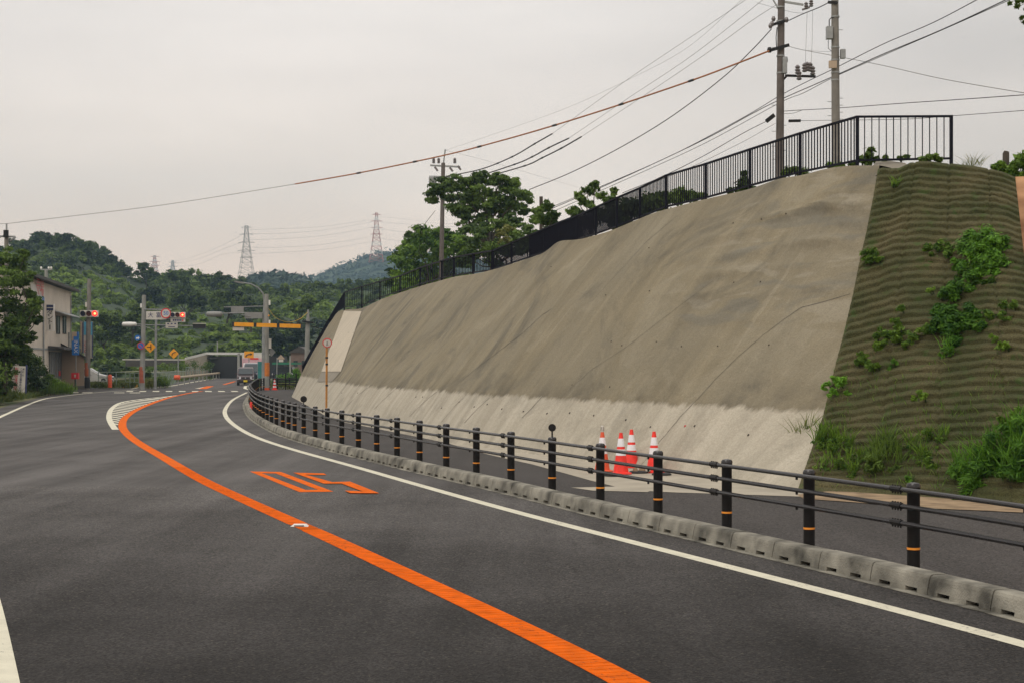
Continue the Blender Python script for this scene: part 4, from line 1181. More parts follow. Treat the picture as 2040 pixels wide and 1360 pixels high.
# ================================================================== CABLES
def cable(label, pts, r, m='wire', name='overhead_cable', sub=6, knots=None, group='overhead cables'):
    """pts: (x, row, distance) along one sagging cable"""
    Q = [P(*p) for p in pts]
    L = []
    e = [Q[0] * 2 - Q[1]] + Q + [Q[-1] * 2 - Q[-2]]
    for i in range(1, len(e) - 2):
        p0, p1, p2, p3 = e[i - 1:i + 3]
        for k in range(sub):
            t = k / sub; L.append(0.5 * ((2 * p1) + (p2 - p0) * t + (2 * p0 - 5 * p1 + 4 * p2 - p3) * t * t + (3 * p1 - p0 - 3 * p2 + p3) * t ** 3))
    L.append(Q[-1])
    if not knots:
        return tag(MB().tube(L, r, 6).build(name, M[m], loc=Q[0], shade=True), label, 'cable', group)
    t = thing(name, label, 'cable', Q[0], group)
    MB().tube(L, r, 6).build('cable_run', M[m], t, shade=True)
    for k in knots:
        q = P(*k); j = min(range(len(L) - 1), key=lambda i: (L[i] - q).length)
        d = (L[j + 1] - L[j]).normalized(); q = L[j] if j else q
        MB().tube([q - d * r * 4, q + d * r * 4], r * 1.5, 6).build('spacer', M['wire'], t)
    return t
cable('thick orange sleeved cable from the nearer pole down across the sky', [(1532, 102, 61.5), (1450, 134, 63), (1377, 161, 64), (1238, 208, 67), (1105, 250, 70), (990, 283, 73), (880, 311, 76), (715, 345, 80), (588, 367, 83)], 0.0341, 'wire_orange', knots=[(1377, 161, 64), (1238, 208, 67), (1105, 250, 70), (970, 288, 74), (842, 320, 77), (715, 345, 80)])
cable('thin grey cable continuing the orange one to the left edge of the sky', [(588, 367, 83), (440, 391, 84), (300, 412, 85), (150, 430, 86.5), (13, 446, 88)], 0.0136, 'wire_far')
cable('thin grey cable running off the left edge pole', [(13, 446, 88), (-60, 448, 88)], 0.0124, 'wire_far')
cable('dark cable sagging from the nearer pole to behind the crest tree', [(1537, 58, 61.5), (1500, 98, 62), (1440, 155, 64), (1340, 231, 66), (1240, 292, 68), (1140, 343, 71), (1055, 378, 74)], 0.0186)
cable('highest of three spaced cables running up from the distant pole', [(890, 352, 111.5), (960, 337, 105), (1020, 313, 98), (1065, 287, 92), (1100, 267, 87)], 0.0372, knots=[(1020, 313, 98), (1060, 290, 92), (985, 326, 102)])
cable('thin wire rising from the highest spaced cable to the top of the picture', [(1100, 267, 87), (1240, 166, 78), (1330, 105, 73), (1420, 45, 68), (1500, -10, 63)], 0.0087, 'wire_far')
cable('middle of three spaced cables running up from the distant pole', [(890, 357, 111.5), (950, 351, 106), (1025, 328, 97), (1060, 313, 93), (1093, 295, 89), (1133, 276, 85)], 0.0372, knots=[(1060, 313, 93), (1093, 295, 89), (1023, 329, 97)])
cable('thin wire rising from the middle spaced cable to the top of the picture', [(1133, 276, 85), (1250, 197, 77), (1380, 110, 70), (1520, 0, 62.5), (1532, -10, 62)], 0.0087, 'wire_far')
cable('lowest of three spaced cables running up from the distant pole', [(900, 357, 111), (965, 352, 104), (1045, 331, 96), (1080, 315, 92), (1118, 296, 87), (1158, 273, 83)], 0.0372, knots=[(1045, 331, 96), (1080, 315, 92), (1118, 296, 87)])
cable('thin wire rising from the lowest spaced cable past the nearer pole', [(1158, 273, 83), (1280, 193, 75), (1400, 112, 69), (1500, 40, 64), (1560, 2, 62)], 0.0087, 'wire_far')
cable('faint wire from the distant pole spike toward the upper right', [(888, 300, 112), (1000, 262, 104), (1130, 215, 95), (1260, 155, 86), (1370, 95, 78), (1478, 0, 68)], 0.0062, 'wire_far')
cable('faint wire from the distant pole spike down to the right', [(888, 300, 112), (960, 318, 112), (1060, 347, 112), (1150, 373, 112)], 0.0062, 'wire_far')
cable('upper one of the cables crossing behind both poles toward the top right corner', [(1050, 433, 74), (1190, 375, 72), (1340, 309, 68), (1480, 235, 64), (1552, 192, 62.3), (1610, 162, 59), (1664, 136, 56.3), (1760, 88, 52), (1860, 45, 48), (1965, -10, 44)], 0.0136)
cable('middle one of the cables crossing behind both poles toward the top right corner', [(1090, 420, 74), (1240, 355, 71), (1400, 280, 67), (1500, 226, 63.5), (1552, 200, 62.4), (1664, 151, 56.4), (1760, 108, 52), (1880, 58, 47), (2030, -12, 42)], 0.0161)
cable('lower twisted cable crossing behind both poles toward the top right corner', [(1095, 425, 74.4), (1240, 361, 71.4), (1400, 288, 67.4), (1552, 206, 62.8), (1600, 186, 60), (1664, 153, 56.8), (1780, 102, 51.4), (1900, 50, 46.4), (2030, -8, 42.4)], 0.0112)
cable('cable from the black splice case down to the left behind the fence', [(1527, 242, 61.7), (1480, 266, 62), (1400, 312, 63), (1320, 352, 64), (1240, 385, 66)], 0.0136)
cable('thin cable below the black splice case', [(1545, 246, 61.8), (1480, 283, 62.5), (1380, 332, 64), (1300, 365, 65)], 0.0074)
cable('long level cable from the nearer pole to the right edge', [(1560, 222, 62), (1590, 220, 61), (1664, 216, 58), (1800, 206, 52), (1920, 198, 47), (2060, 188, 42)], 0.0136)
cable('thin short cable looping from the nearer pole to the level cable', [(1560, 227, 62), (1580, 226, 61.5), (1600, 219, 61)], 0.0087)
cable('lower level cable from the long splice case to the right edge', [(1595, 241, 61.7), (1664, 240, 58.5), (1800, 238, 53), (1900, 231, 48), (2060, 219, 42)], 0.0099)
cable('grey cable falling from the nearer pole to the right edge', [(1572, 93, 61.8), (1600, 100, 60), (1664, 112, 57), (1760, 131, 52), (1880, 158, 47), (2060, 189, 42)], 0.0105, 'wire_far')
cable('thin grey cable linking the two poles at mid height', [(1605, 101, 60), (1640, 103, 57), (1655, 103, 56)], 0.0062, 'wire_far')
cable('cable linking the two poles near the top', [(1572, 41, 61.8), (1600, 28, 59.5), (1630, 16, 57.5), (1652, 5, 56)], 0.0174)
cable('thin wire drooping between the nearer pole and its arm', [(1508, 6, 62), (1545, 16, 62), (1580, 25, 61.8), (1605, 27, 61.7)], 0.0062, 'wire_far')
cable('left one of two thin vertical wires hanging from the upper arm', [(1608, 25, 61.6), (1606, 80, 61.6), (1604, 138, 61.6)], 0.0062, 'wire_far')
cable('right one of two thin vertical wires hanging from the upper arm', [(1619, 20, 61.6), (1618, 80, 61.6), (1616, 128, 61.6)], 0.0062, 'wire_far')

# ================================================================== PYLONS
def pylon(label, x, yt, yb, Zd, w0, w1, arms, mats, r=.14):
    base = P(x, yb, Zd); top = P(x, yt, Zd); Ht = top.z - base.z
    t = thing('transmission_tower', label, 'pylon', base, 'distant transmission towers')
    n = 12
    b = MB()
    W = lambda f: (w0 * (1 - f) ** 1.3 + w1)
    for k in range(n):
        f0, f1 = k / n, (k + 1) / n
        b.use(mats[k % len(mats)])
        h0, h1 = base.z + Ht * f0, base.z + Ht * f1
        c0 = [Vector((base.x + sx * W(f0) / 2, base.y + sy * W(f0) / 2, h0)) for sx, sy in ((-1, -1), (1, -1), (1, 1), (-1, 1))]
        c1 = [Vector((base.x + sx * W(f1) / 2, base.y + sy * W(f1) / 2, h1)) for sx, sy in ((-1, -1), (1, -1), (1, 1), (-1, 1))]
        for i in range(4):
            j = (i + 1) % 4
            b.tube([c0[i], c1[i]], r, 4); b.tube([c0[i], c1[j]], r * .6, 4); b.tube([c0[j], c1[i]], r * .6, 4); b.tube([c1[i], c1[j]], r * .6, 4)
    b.build('lattice', None, t)
    for f, hw in arms:
        b = MB(); z = base.z + Ht * f
        b.tube([(base.x - hw, base.y, z), (base.x, base.y, z + .9)], r * .8, 4); b.tube([(base.x + hw, base.y, z), (base.x, base.y, z + .9)], r * .8, 4); b.tube([(base.x - hw, base.y, z), (base.x + hw, base.y, z)], r * .8, 4)
        b.build('cross_arm', mats[0], t)
    return t
wt, rd, gy = M['pylon_white'], M['pylon_red'], M['pylon']
pylon('tall grey lattice transmission tower over the wooded ridge, left of the mountain', 491, 450, 575, 900, 9.0, 1.6, ((.97, 3), (.86, 4.2), (.73, 4.8), (.60, 5.2), (.49, 4)), [gy], .10)
pylon('red and white lattice transmission tower standing on the hazy mountain', 750, 424, 524, 1400, 11, 1.8, ((.96, 4), (.83, 5.5), (.70, 5.5), (.57, 5.5)), [rd, rd, wt, rd, wt, rd], .17)
pylon('tiny reddish transmission tower beyond the ridge, left of the other tiny one', 308, 509, 560, 1700, 9, 1.8, ((.95, 5), (.75, 6), (.6, 6)), [rd, wt], .2)
pylon('tiny grey transmission tower beyond the ridge, right of the reddish one', 344, 519, 560, 1700, 8, 1.6, ((.9, 4), (.7, 5)), [gy], .18)
for k, (y0, y1, y2) in enumerate(((455, 450, 436), (463, 459, 441), (475, 470, 452), (490, 487, 470), (503, 497, 480))):
    cable('faint power line joining the two big transmission towers, %s from the top' % ('first', 'second', 'third', 'fourth', 'fifth')[k], [(491, y0 + 3, 900), (560, y1 + 6, 960), (650, (y1 + y2) / 2 + 8, 1120), (750, y2, 1400)], .06, 'wire_far', 'power_line', group='distant power lines')
for k, (y0, y1, y2) in enumerate(((464, 512, 546), (480, 520, 548), (502, 530, 552))):
    cable('faint power line from the grey tower down to the tiny towers, %s' % ('upper', 'middle', 'lower')[k], [(491, y0, 900), (440, y1 - 22, 1050), (390, y1 - 2, 1250), (330, y2 - 20, 1600)], .05, 'wire_far', 'power_line', group='distant power lines')
for k, (y0, y1, y2) in enumerate(((432, 436, 446), (442, 446, 452), (456, 462, 470), (474, 480, 484))):
    cable('faint power line from the red and white tower to the right, %s' % ('topmost', 'second', 'third', 'lowest')[k], [(750, y0, 1400), (800, y1, 1350), (880, y2, 1250), (960, y2 - 4, 1150)], .07, 'wire_far', 'power_line', group='distant power lines')

# ================================================================== SIGNALS AND SIGNS AT THE JUNCTION
def signal(par, c, w, lit=True, r=None):
    h = w * .36; r = r or w * .145
    MB().box(c, (w, .2, h)).build('signal_box', M['offwhite'], par)
    for k, dx in enumerate((-w / 3.05, 0, w / 3.05)):
        q = c + Vector((dx, -.115, 0))
        m = M['lens_off'] if k == 0 else M['lens_red_off'] if k == 1 else (M['lamp_red'] if lit else M['lens_red_off'])
        MB().disc(q, r, .03, 20).build('lens', m, par)
        if k == 2 and lit: MB().disc(q + Vector((0, -.02, 0)), r * .45, .02, 16).build('lamp_glow', M['lamp_core'], par)
        b = MB(); pts = []
        for a in range(-20, 201, 20):
            a = R(a); pts.append((q + Vector((math.cos(a) * r * 1.08, 0, math.sin(a) * r * 1.08))))
        for p0, p1 in zip(pts[:-1], pts[1:]):
            b.prism([p0, p1, p1 + Vector((0, -.16, 0)), p0 + Vector((0, -.16, 0))], Vector((0, 0, .012)))
        b.build('visor', M['offwhite'], par)
ZA = 117.0
base = P(174, 722, ZA); base.z = 0
t = thing('signal_pole', 'concrete pole with a red lit horizontal traffic signal beside the building', 'traffic signal', base)
MB().tube([base, P(178, 556, ZA)], [.2, .15], 14).build('shaft', M['pole'], t, shade=True)
MB().lathe(base, [(.205, 1.0), (.202, 2.0)], 14).build('orange_wrap', mat('faded orange wrap', (.38, .10, .04), .7, 0, .2, 4), t)
MB().lathe(base, [(.215, .1), (.208, .9)], 14).build('black_wrap', M['rubber'], t)
MB().box(P(172.5, 607, ZA), (.16, .2, .35)).build('lamp_box', M['offwhite'], t)
signal(t, P(178, 625, ZA - .35), 1.36, r=.2)
ZB = 116.0
base = P(283, 722, ZB); base.z = 0
t = thing('signal_pole', 'concrete pole carrying the place name board, parking signs and a red signal on its arm', 'traffic signal', base)
MB().tube([base, P(287, 588, ZB)], [.2, .15], 14).build('shaft', M['pole_far'], t, shade=True)
MB().lathe(base, [(.208, .5), (.202, 1.7)], 14).build('orange_wrap', mat('worn orange wrap', (.36, .09, .05), .7, 0, .3, 4), t)
MB().box(P(281.5, 609, ZB), (.12, .2, .3)).build('lamp_box', M['white'], t)
b = MB(); b.beam(P(287, 616, ZB - .15), P(342, 617, ZB - .15), .08, .07); b.beam(P(287, 636, ZB - .15), P(370, 634, ZB - .15), .06, .05); b.build('arm', M['galv'], t)
nb_ = MB().box(P(311.5, 628.5, ZB - .25), (1.5, .1, .62)).build('name_board', M['offwhite'], t)
text('大', .42, M['navy'], t, P(300, 628.5, ZB - .31)); text('富', .42, M['navy'], t, P(316, 628.5, ZB - .31))
signal(t, P(354.5, 627.5, ZB - .4), 1.12, r=.165)
MB().box(P(354.5, 638, ZB - .35), (1.1, .05, .26)).build('sub_plate', M['offwhite'], t)
for k in range(6): MB().box(P(345.5 + k * 3.7, 638, ZB - .385), (.09, .012, .14)).build('lettering', M['navy'] if k != 5 else M['red'], t)
def roundsign(par, c, r, m, rim=None, rw=.2):
    MB().disc(c, r, .03, 28).build('sign_face', m, par)
    if rim: MB().lathe(c + Vector((0, .01, 0)), [(r, 0), (r, .03), (r * (1 - rw), .034), (r * (1 - rw), .026)], 28, Matrix.Rotation(R(90), 4, 'X'), False).build('sign_rim', rim, par)
st = thing('speed_sign', 'round fifty speed limit sign with red rim in front of the name board', 'road sign', P(330.5, 624.5, ZB - .6))
roundsign(st, P(330.5, 624.5, ZB - .6), .38, M['offwhite'], M['red'], .2)
text('50', .40, M['blue'], st, P(330.5, 624.5, ZB - .63), sx=.95, ext=.008)
st = thing('direction_sign', 'small round blue sign highest on the left side of the name board pole', 'road sign', P(274, 673, ZB - .2))
roundsign(st, P(274, 673, ZB - .25), .21, M['blue'])
MB().poly([P(271, 675, ZB - .28), P(275, 675, ZB - .28), P(275, 677, ZB - .28), P(278, 673, ZB - .28), P(275, 670, ZB - .28), P(275, 672, ZB - .28), P(271, 672, ZB - .28)]).build('arrow', M['white'], st)
st = thing('no_parking_sign', 'blue round no parking sign with a red rim on the name board pole', 'road sign', P(280.5, 688, ZB - .25))
roundsign(st, P(280.5, 688.5, ZB - .3), .27, M['blue'], M['red'], .2)
MB().beam(P(278, 686, ZB - .335), P(283.5, 691.5, ZB - .335), .02, .045).build('slash', M['red'], st)
def diamond(par, c, r, m=None):
    MB().prism([c + Vector((0, 0, r)), c + Vector((r, 0, 0)), c + Vector((0, 0, -r)), c + Vector((-r, 0, 0))], (0, .03, 0)).build('sign_face', m or M['yellow'], par)
st = thing('junction_sign', 'yellow diamond sign with a black sideways T, between the two junction poles', 'road sign', P(299, 691, ZB - .2))
c = P(299, 691, ZB - .3); diamond(st, c, .42)
b = MB(); b.beam(c + Vector((.06, -.01, .2)), c + Vector((.06, -.01, -.2)), .02, .06); b.box(c + Vector((.06, -.01, 0)), (.06, .02, .4)); b.box(c + Vector((-.09, -.01, 0)), (.28, .02, .06)); b.build('symbol', M['black'], st)
# steel arm pole
ZCp = 118.0
base = P(309, 722, ZCp); base.z = 0
t = thing('signal_arm_pole', 'slim steel pole with long arms, a junction name plate and an edge-on black signal', 'traffic signal', base)
MB().tube([base, P(311, 634, ZCp)], [.11, .085], 12).build('shaft', M['galv'], t, shade=True)
b = MB(); b.beam(P(311, 647, ZCp), P(386, 649, ZCp - .6), .08, .08); b.beam(P(314, 658, ZCp), P(330, 651, ZCp - .2), .05, .05); b.build('arm', M['galv'], t)
MB().box(P(342, 648, ZCp - .6), (.90, .05, .42)).build('name_plate', M['offwhite'], t)
for k in range(3): MB().box(P(335 + k * 7, 645, ZCp - .635), (.13, .012, .09)).build('lettering', M['navy'], t)
MB().box(P(342, 651, ZCp - .635), (.5, .012, .05)).build('lettering', M['navy'], t)
b = MB().use(M['black']).box(P(397.5, 650, ZCp - .8), (.93, .3, .30)); b.use(M['offwhite']).box(P(397.5, 644.5, ZCp - .8), (.96, .34, .05)); b.build('signal_back', None, t)
b = MB(); b.tube([P(311, 648, ZCp), P(290, 647, ZCp - .3), P(268, 645.5, ZCp - .6)], .035, 6); b.tube([P(309, 661, ZCp), P(304, 656, ZCp - .1), P(290, 651, ZCp - .3), P(265, 648, ZCp - .6)], .035, 6); b.build('lamp_arm', M['galv'], t)
b = MB(); b.lathe(P(258, 646, ZCp - .7), [(.05, -.56), (.16, -.5), (.18, 0), (.15, .48), (.05, .54)], 12, Matrix.Rotation(R(90), 4, 'Y')); b.build('lamp_head', M['white'], t, shade=True)
# curve warning sign
base = P(355, 722, 150); base.z = 0
st = thing('curve_sign', 'yellow diamond curve sign on a slim post left of the underpass', 'road sign', base)
MB().tube([base, P(355, 704, 150)], .05, 8).build('post', M['galv'], st)
c = P(346, 704, 149.7); diamond(st, c, .48)
b = MB(); b.tube([c + Vector((-.16, -.02, -.22)), c + Vector((-.13, -.02, 0)), c + Vector((0, -.02, .1)), c + Vector((.2, -.02, .16))], .04, 6); b.build('symbol', M['black'], st)
# near curve board above the cars
base = P(496, 722, 165); base.z = 0
st = thing('arrow_board', 'square orange board with a black right bending arrow above the queued cars', 'road sign', base)
MB().tube([base, P(496, 706, 165)], .06, 8).build('post', M['galv'], st)
c = P(496, 706, 164.8); MB().box(c, (1.0, .04, .68)).build('sign_face', M['yellow'], st)
b = MB(); b.tube([c + Vector((-.34, -.03, -.24)), c + Vector((-.25, -.03, -.05)), c + Vector((-.05, -.03, .04)), c + Vector((.2, -.03, .05))], .06, 6); b.prism([c + Vector((.16, -.04, .18)), c + Vector((.36, -.04, .05)), c + Vector((.16, -.04, -.08))], (0, .02, 0)); b.build('symbol', M['black'], st)

# pole group at the end of the footpath
ZD = 110.0
base = P(532, 722, ZD); base.z = .06
t = thing('signal_pole', 'tall grey concrete pole at the end of the footpath with an orange wrap low down', 'traffic signal', base)
MB().tube([base, P(531, 586, ZD)], [.17, .14], 14).build('shaft', M['pole_far'], t, shade=True)
MB().lathe(base, [(.178, 1.0), (.175, 1.95)], 14).build('orange_wrap', mat('orange wrap', (.55, .17, .03), .6, 0, .2, 4), t)
MB().lathe(base, [(.18, .02), (.178, .18)], 14).build('foot_wrap', M['cone_orange'], t)
MB().box(P(538, 684, ZD - .2), (.16, .2, .7)).build('control_box', M['offwhite'], t)
MB().box(P(537, 603, ZD - .2), (.1, .16, .35)).build('lamp_box', M['white'], t)
MB().box(P(537, 641, ZD - .2), (.1, .16, .25)).build('lamp_box', M['white'], t)
MB().lathe(P(535.5, 629, ZD - .2), [(.03, -.06), (.07, 0), (.03, .06)], 8).build('warning_lamp', M['yellow'], t)
c = P(541, 701, ZD + .1); MB().prism([c + Vector((0, 0, .3)), c + Vector((.27, 0, 0)), c + Vector((0, 0, -.3)), c + Vector((-.27, 0, 0))], (0, .03, 0)).build('sign_back', M['grey_back'], t)
base = P(525, 722, ZD + 1.5); base.z = 0
t = thing('street_lamp', 'grey steel street lamp with a curved top, just left of the tall concrete pole', 'street lamp', base)
MB().tube([base, P(525.5, 650, ZD + 1.5), P(527, 600, ZD + 1.5), P(524, 585, ZD + 1.4), P(514, 573, ZD + 1.2), P(500, 566, ZD + .8), P(480, 562.5, ZD + .5)], [.15, .12, .08, .06, .05, .045, .04], 12).build('shaft', M['galv'], t, shade=True)
MB().beam(P(467, 561, ZD + .4), P(485, 564, ZD + .5), .22, .10).build('lamp_head', M['grey_back'], t)
b = MB(); b.beam(P(525, 623, ZD + 1.4), P(440, 624, ZD + .9), .06, .06); b.beam(P(525, 634, ZD + 1.4), P(480, 627, ZD + 1), .04, .04); b.build('arm', M['galv'], t)
b = MB(); b.lathe(P(427, 626, ZD + .8), [(.05, -.6), (.18, -.5), (.2, 0), (.18, .5), (.05, .6)], 12, Matrix.Rotation(R(90), 4, 'Y')); b.build('signal_head', M['grey_back'], t, shade=True)
b = MB(); b.beam(P(446, 612, ZD + 1.4), P(525, 610, ZD + 1.4), .05, .05); b.build('arm', M['galv'], t)
MB().box(P(473, 617.5, ZD + 1.3), (.9, .05, .52)).build('board_back', M['grey_back'], t)
MB().box(P(505, 628.5, ZD + 1.2), (1.25, .05, .45)).build('board_back', M['grey_back'], t)
# yellow and black arm
base = P(610, 722, ZD + 4); base.z = 0
t = thing('concrete_pole', 'pale concrete pole partly hidden by the slope end with small grey arms', 'pole', base)
MB().tube([base, P(613, 646, ZD + 4), P(614, 617, ZD + 4)], [.2, .16, .06], 12).build('shaft', M['pole_far'], t, shade=True)
b = MB(); b.beam(P(602, 640, ZD + 3.8), P(625, 643, ZD + 3.8), .3, .12); b.beam(P(620, 650, ZD + 3.8), P(644, 656, ZD + 3.8), .07, .07); b.build('bracket', M['steel_dark'], t)
a, c = P(463, 646, ZD - 1), P(602, 650, ZD - 1)
t = thing('clearance_bar', 'yellow and black striped overhead bar crossing the junction', 'height bar', a)
d = (c - a)
fr = [0, .03, .31, .35, .64, .68, .98, 1]
for k in range(len(fr) - 1):
    MB().beam(a + d * (fr[k] + .0005), a + d * (fr[k + 1] - .0005), .26, .27).build('stripe', M['black'] if k % 2 == 0 else M['yellow'], t)
MB().box(P(475, 655, ZD - 1), (.8, .05, .24)).build('hanging_plate', M['offwhite'], t)
cable('yellow sleeved cable sagging between the concrete poles at the junction', [(535, 615, ZD), (548, 632, ZD + .5), (565, 640, ZD + 1), (580, 641.5, ZD + 2), (598, 635, ZD + 3), (613, 622, ZD + 4)], 0.0217, 'wire_yellow')

# black barrier at the path end
t = thing('guard_rail', 'dark brown beam guard rail with thin posts closing the end of the footpath', 'guard rail', P(560, 770, 112))
ya = 112.5
b = MB()
for z in (.42, .60, .78):
    b.beam(Vector((-17.8, 116, z)), Vector((-15.2, 112, z)), .05, .09); b.beam(Vector((-15.4, 112.3, z - .02)), Vector((-12.2, 109.5, z - .05)), .05, .12)
b.build('beam', M['steel_dark'], t)
for x, y in ((-17.8, 116), (-16.6, 114.1), (-15.6, 112.5), (-14.2, 111.2), (-12.9, 110)):
    MB().tube([(x, y, 0), (x, y, 1.25)], .045, 8).build('post', M['steel_dark'], t)
# red tube markers at the bend of the guard fence
for k, (x, y, lab) in enumerate(((506, 779, 'orange tube marker on the far bend of the kerb fence'), (503, 812, 'small red marker low behind the far kerb fence posts'))):
    p = G(x, y + 4, .06); p.y -= .3
    tag(MB().lathe(p, [(.06, 0), (.06, .3), (.05, .34)], 10).build('tube_marker', M['cone_orange'] if k == 0 else M['cone_red'], loc=p, shade=True), lab, 'marker')

# ================================================================== BUILDING
FA, FB = Vector((-31.6, 100, 0)), Vector((-35.4, 125, 0))
FD = (FB - FA).normalized(); FN = Vector((FD.y, -FD.x, 0))     # faces the road
def PF(x, y, out=0.0):
    """the point of the facade plane seen at pixel (x, y)"""
    d = P(x, y, 1) - EYE
    k = (FA + FN * out - EYE).dot(FN) / d.dot(FN)
    return EYE + d * k
bt = thing('shop_building', 'two storey grey mortar shop building with a sloping sheet roof, half behind the tree', 'building', (FB.x - 3, FB.y - 6, 0))
c0 = FA - FD * 14; c1 = FB
bk = -FN * 9
zr = 7.65
b = MB(); b.prism([c0 + Vector((0, 0, 0)), c1, c1 + Vector((0, 0, zr)), c0 + Vector((0, 0, zr))], bk); b.build('wall', M['cladding'], bt)
b = MB(); e = FD * .7
b.prism([c0 - e + FN * .55 + Vector((0, 0, zr + .02)), c1 + e + FN * .55 + Vector((0, 0, zr + .02)), c1 + e + bk - FN * .4 + Vector((0, 0, zr + .9)), c0 - e + bk - FN * .4 + Vector((0, 0, zr + .9))], (0, 0, .2)); b.build('roof', M['roof_dark'], bt)
def fquad(b, x0, y0, x1, y1, out=.03, th=.06):
    """a slab on the facade between two pixel columns with level top and bottom taken at the left column"""
    p = PF(x0, y0, out); q = PF(x0, y1, out); p2 = PF(x1, 700, out)
    b.prism([Vector((p.x, p.y, q.z)), Vector((p2.x, p2.y, q.z)), Vector((p2.x, p2.y, p.z)), Vector((p.x, p.y, p.z))], -FN * th)
for x0, x1 in ((112.5, 120), (125.5, 132.5)):
    b = MB(); fquad(b, x0, 629, x1, 665, .04, .08); w = b.build('window', M['roof_dark'], bt)
    b = MB(); fquad(b, x0 + .8, 631, x1 - .8, 663, .06, .05); b.build('pane', M['glass_dark'], w)
    b = MB(); fquad(b, (x0 + x1) / 2 - .3, 631, (x0 + x1) / 2 + .3, 663, .08, .04); b.build('mullion', M['galv'], w)
b = MB(); p, q = PF(109, 620, .05), PF(142, 620, .05); q.z = p.z
b.prism([p, q, q + FN * .7 + Vector((0, 0, -.25)), p + FN * .7 + Vector((0, 0, -.25))], (0, 0, .07)); b.build('awning', M['galv'], bt)
b = MB(); p, q = PF(96, 692, .05), PF(141, 692, .05); q.z = p.z
b.prism([p, q, q + FN * 1.1 + Vector((0, 0, -.15)), p + FN * 1.1 + Vector((0, 0, -.15))], (0, 0, .14)); b.build('canopy', M['roof_dark'], bt)
b = MB(); fquad(b, 98, 700, 137, 757, .03, .06); sf = b.build('shop_front', M['black'], bt)
xs = [99.5, 103.5, 107, 111, 115, 119, 123, 127, 131, 135]
for k, x in enumerate(xs):
    b = MB(); fquad(b, x, 702, x + 1.3, 756, .07, .05); b.build('shutter_post', M['galv'] if k % 3 else M['leaf_light'] if False else M['pole_far'], sf)
b = MB(); fquad(b, 118, 738, 121, 748, .10, .04); b.build('red_notice', M['red'], sf)
b = MB(); p = PF(137.5, 662, .1); b.tube([p, Vector((p.x, p.y, .1))], .07, 8); p = PF(141.5, 590, .08); b.tube([p, Vector((p.x, p.y, .1))], .05, 8); p = PF(87, 600, .08); b.tube([p, Vector((p.x, p.y, .1))], .06, 8); b.build('downspout', M['galv'], bt, shade=True)
b = MB(); fquad(b, 40, 690, 141, 694, .05, .08); b.build('floor_trim', M['galv'], bt)
b = MB(); fquad(b, 62, 565, 89, 597, .10, .08); sb_ = b.build('sign_panel', M['offwhite'], bt)
b = MB(); fquad(b, 62, 585, 88.6, 596.5, .13, .03); b.build('blue_band', M['blue'], sb_)
rotF = (R(90), 0, math.atan2(FD.y, FD.x))
p = PF(80, 574, .15)
text('売場', 1.35, M['red'], bt, (p.x, p.y, p.z), rotF, sx=1.3)
p = PF(78, 591, .17)
text('タイル', .8, M['white'], bt, (p.x, p.y, p.z), rotF, sx=1.2)
# projecting sign
Zp = PF(93, 640).y
c = P(100.5, 632.5, Zp)
st = thing('projecting_sign', 'tall narrow white sign with black Japanese letters jutting from the shop wall', 'shop sign', c)
W_, H_ = 15 / F * Zp, 53.5 / F * Zp
MB().box(c, (W_, .25, H_)).build('sign_box', M['white'], st)
MB().box(c + Vector((0, -.135, H_ * .36)), (W_ * .86, .02, H_ * .2)).build('emblem', M['navy'], st)
MB().box(c + Vector((0, -.15, H_ * .355)), (W_ * .86, .02, H_ * .03)).build('emblem_stripe', M['offwhite'], st)
for k, ch in enumerate('ダント'):
    text(ch, .42, M['black'], st, c + Vector((0, -.135, H_ * (.16 - .165 * k))), sx=1.1, ext=.01)
MB().box(c + Vector((0, -.135, -H_ * .36)), (.07, .02, .34)).build('lettering', M['black'], st)
MB().beam(c + Vector((0, 0, H_ * .3)), c + Vector((-.6, .3, H_ * .3)), .05, .05).build('bracket', M['galv'], st)

# small beige annex
X1 = P(168, 722, 119).x
hut = thing('annex_hut', 'small beige walled annex with a slanting dark roof beside the shop building', 'building', (X1 - 2, 121, 0))
za = P(140, 695, 119).z; zb = P(172, 712, 119).z
MB().prism([Vector((X1 - 3.2, 119, 0)), Vector((X1, 119, 0)), Vector((X1, 119, zb)), Vector((X1 - 3.2, 119, za + 1.0))], (-1.5, 5, 0)).build('wall', M['beige'], hut)
MB().prism([Vector((X1 + .18, 118.8, zb - .05)), Vector((X1 + .18, 118.8, zb + .08)), Vector((X1 - 3.2, 118.8, za + 1.25)), Vector((X1 - 3.2, 118.8, za + 1.1))], (-1.6, 5.4, 0)).build('roof', M['roof_dark'], hut)
MB().box((X1 - 1.6, 118.97, .12), (3.2, .06, .24)).build('plinth', M['pole'], hut)
# red post box
c = P(150, 748, 115); st = thing('post_box', 'small red box on a dark post in front of the beige annex', 'post box', (c.x, c.y, 0))
MB().box(c, (.52, .3, .46)).build('box', M['red'], st)
MB().box(c + Vector((.02, -.16, 0)), (.12, .02, .2)).build('plate', M['cladding'], st)
MB().tube([(c.x, c.y, 0), (c.x, c.y, c.z - .2)], .06, 8).build('post', M['black'], st)
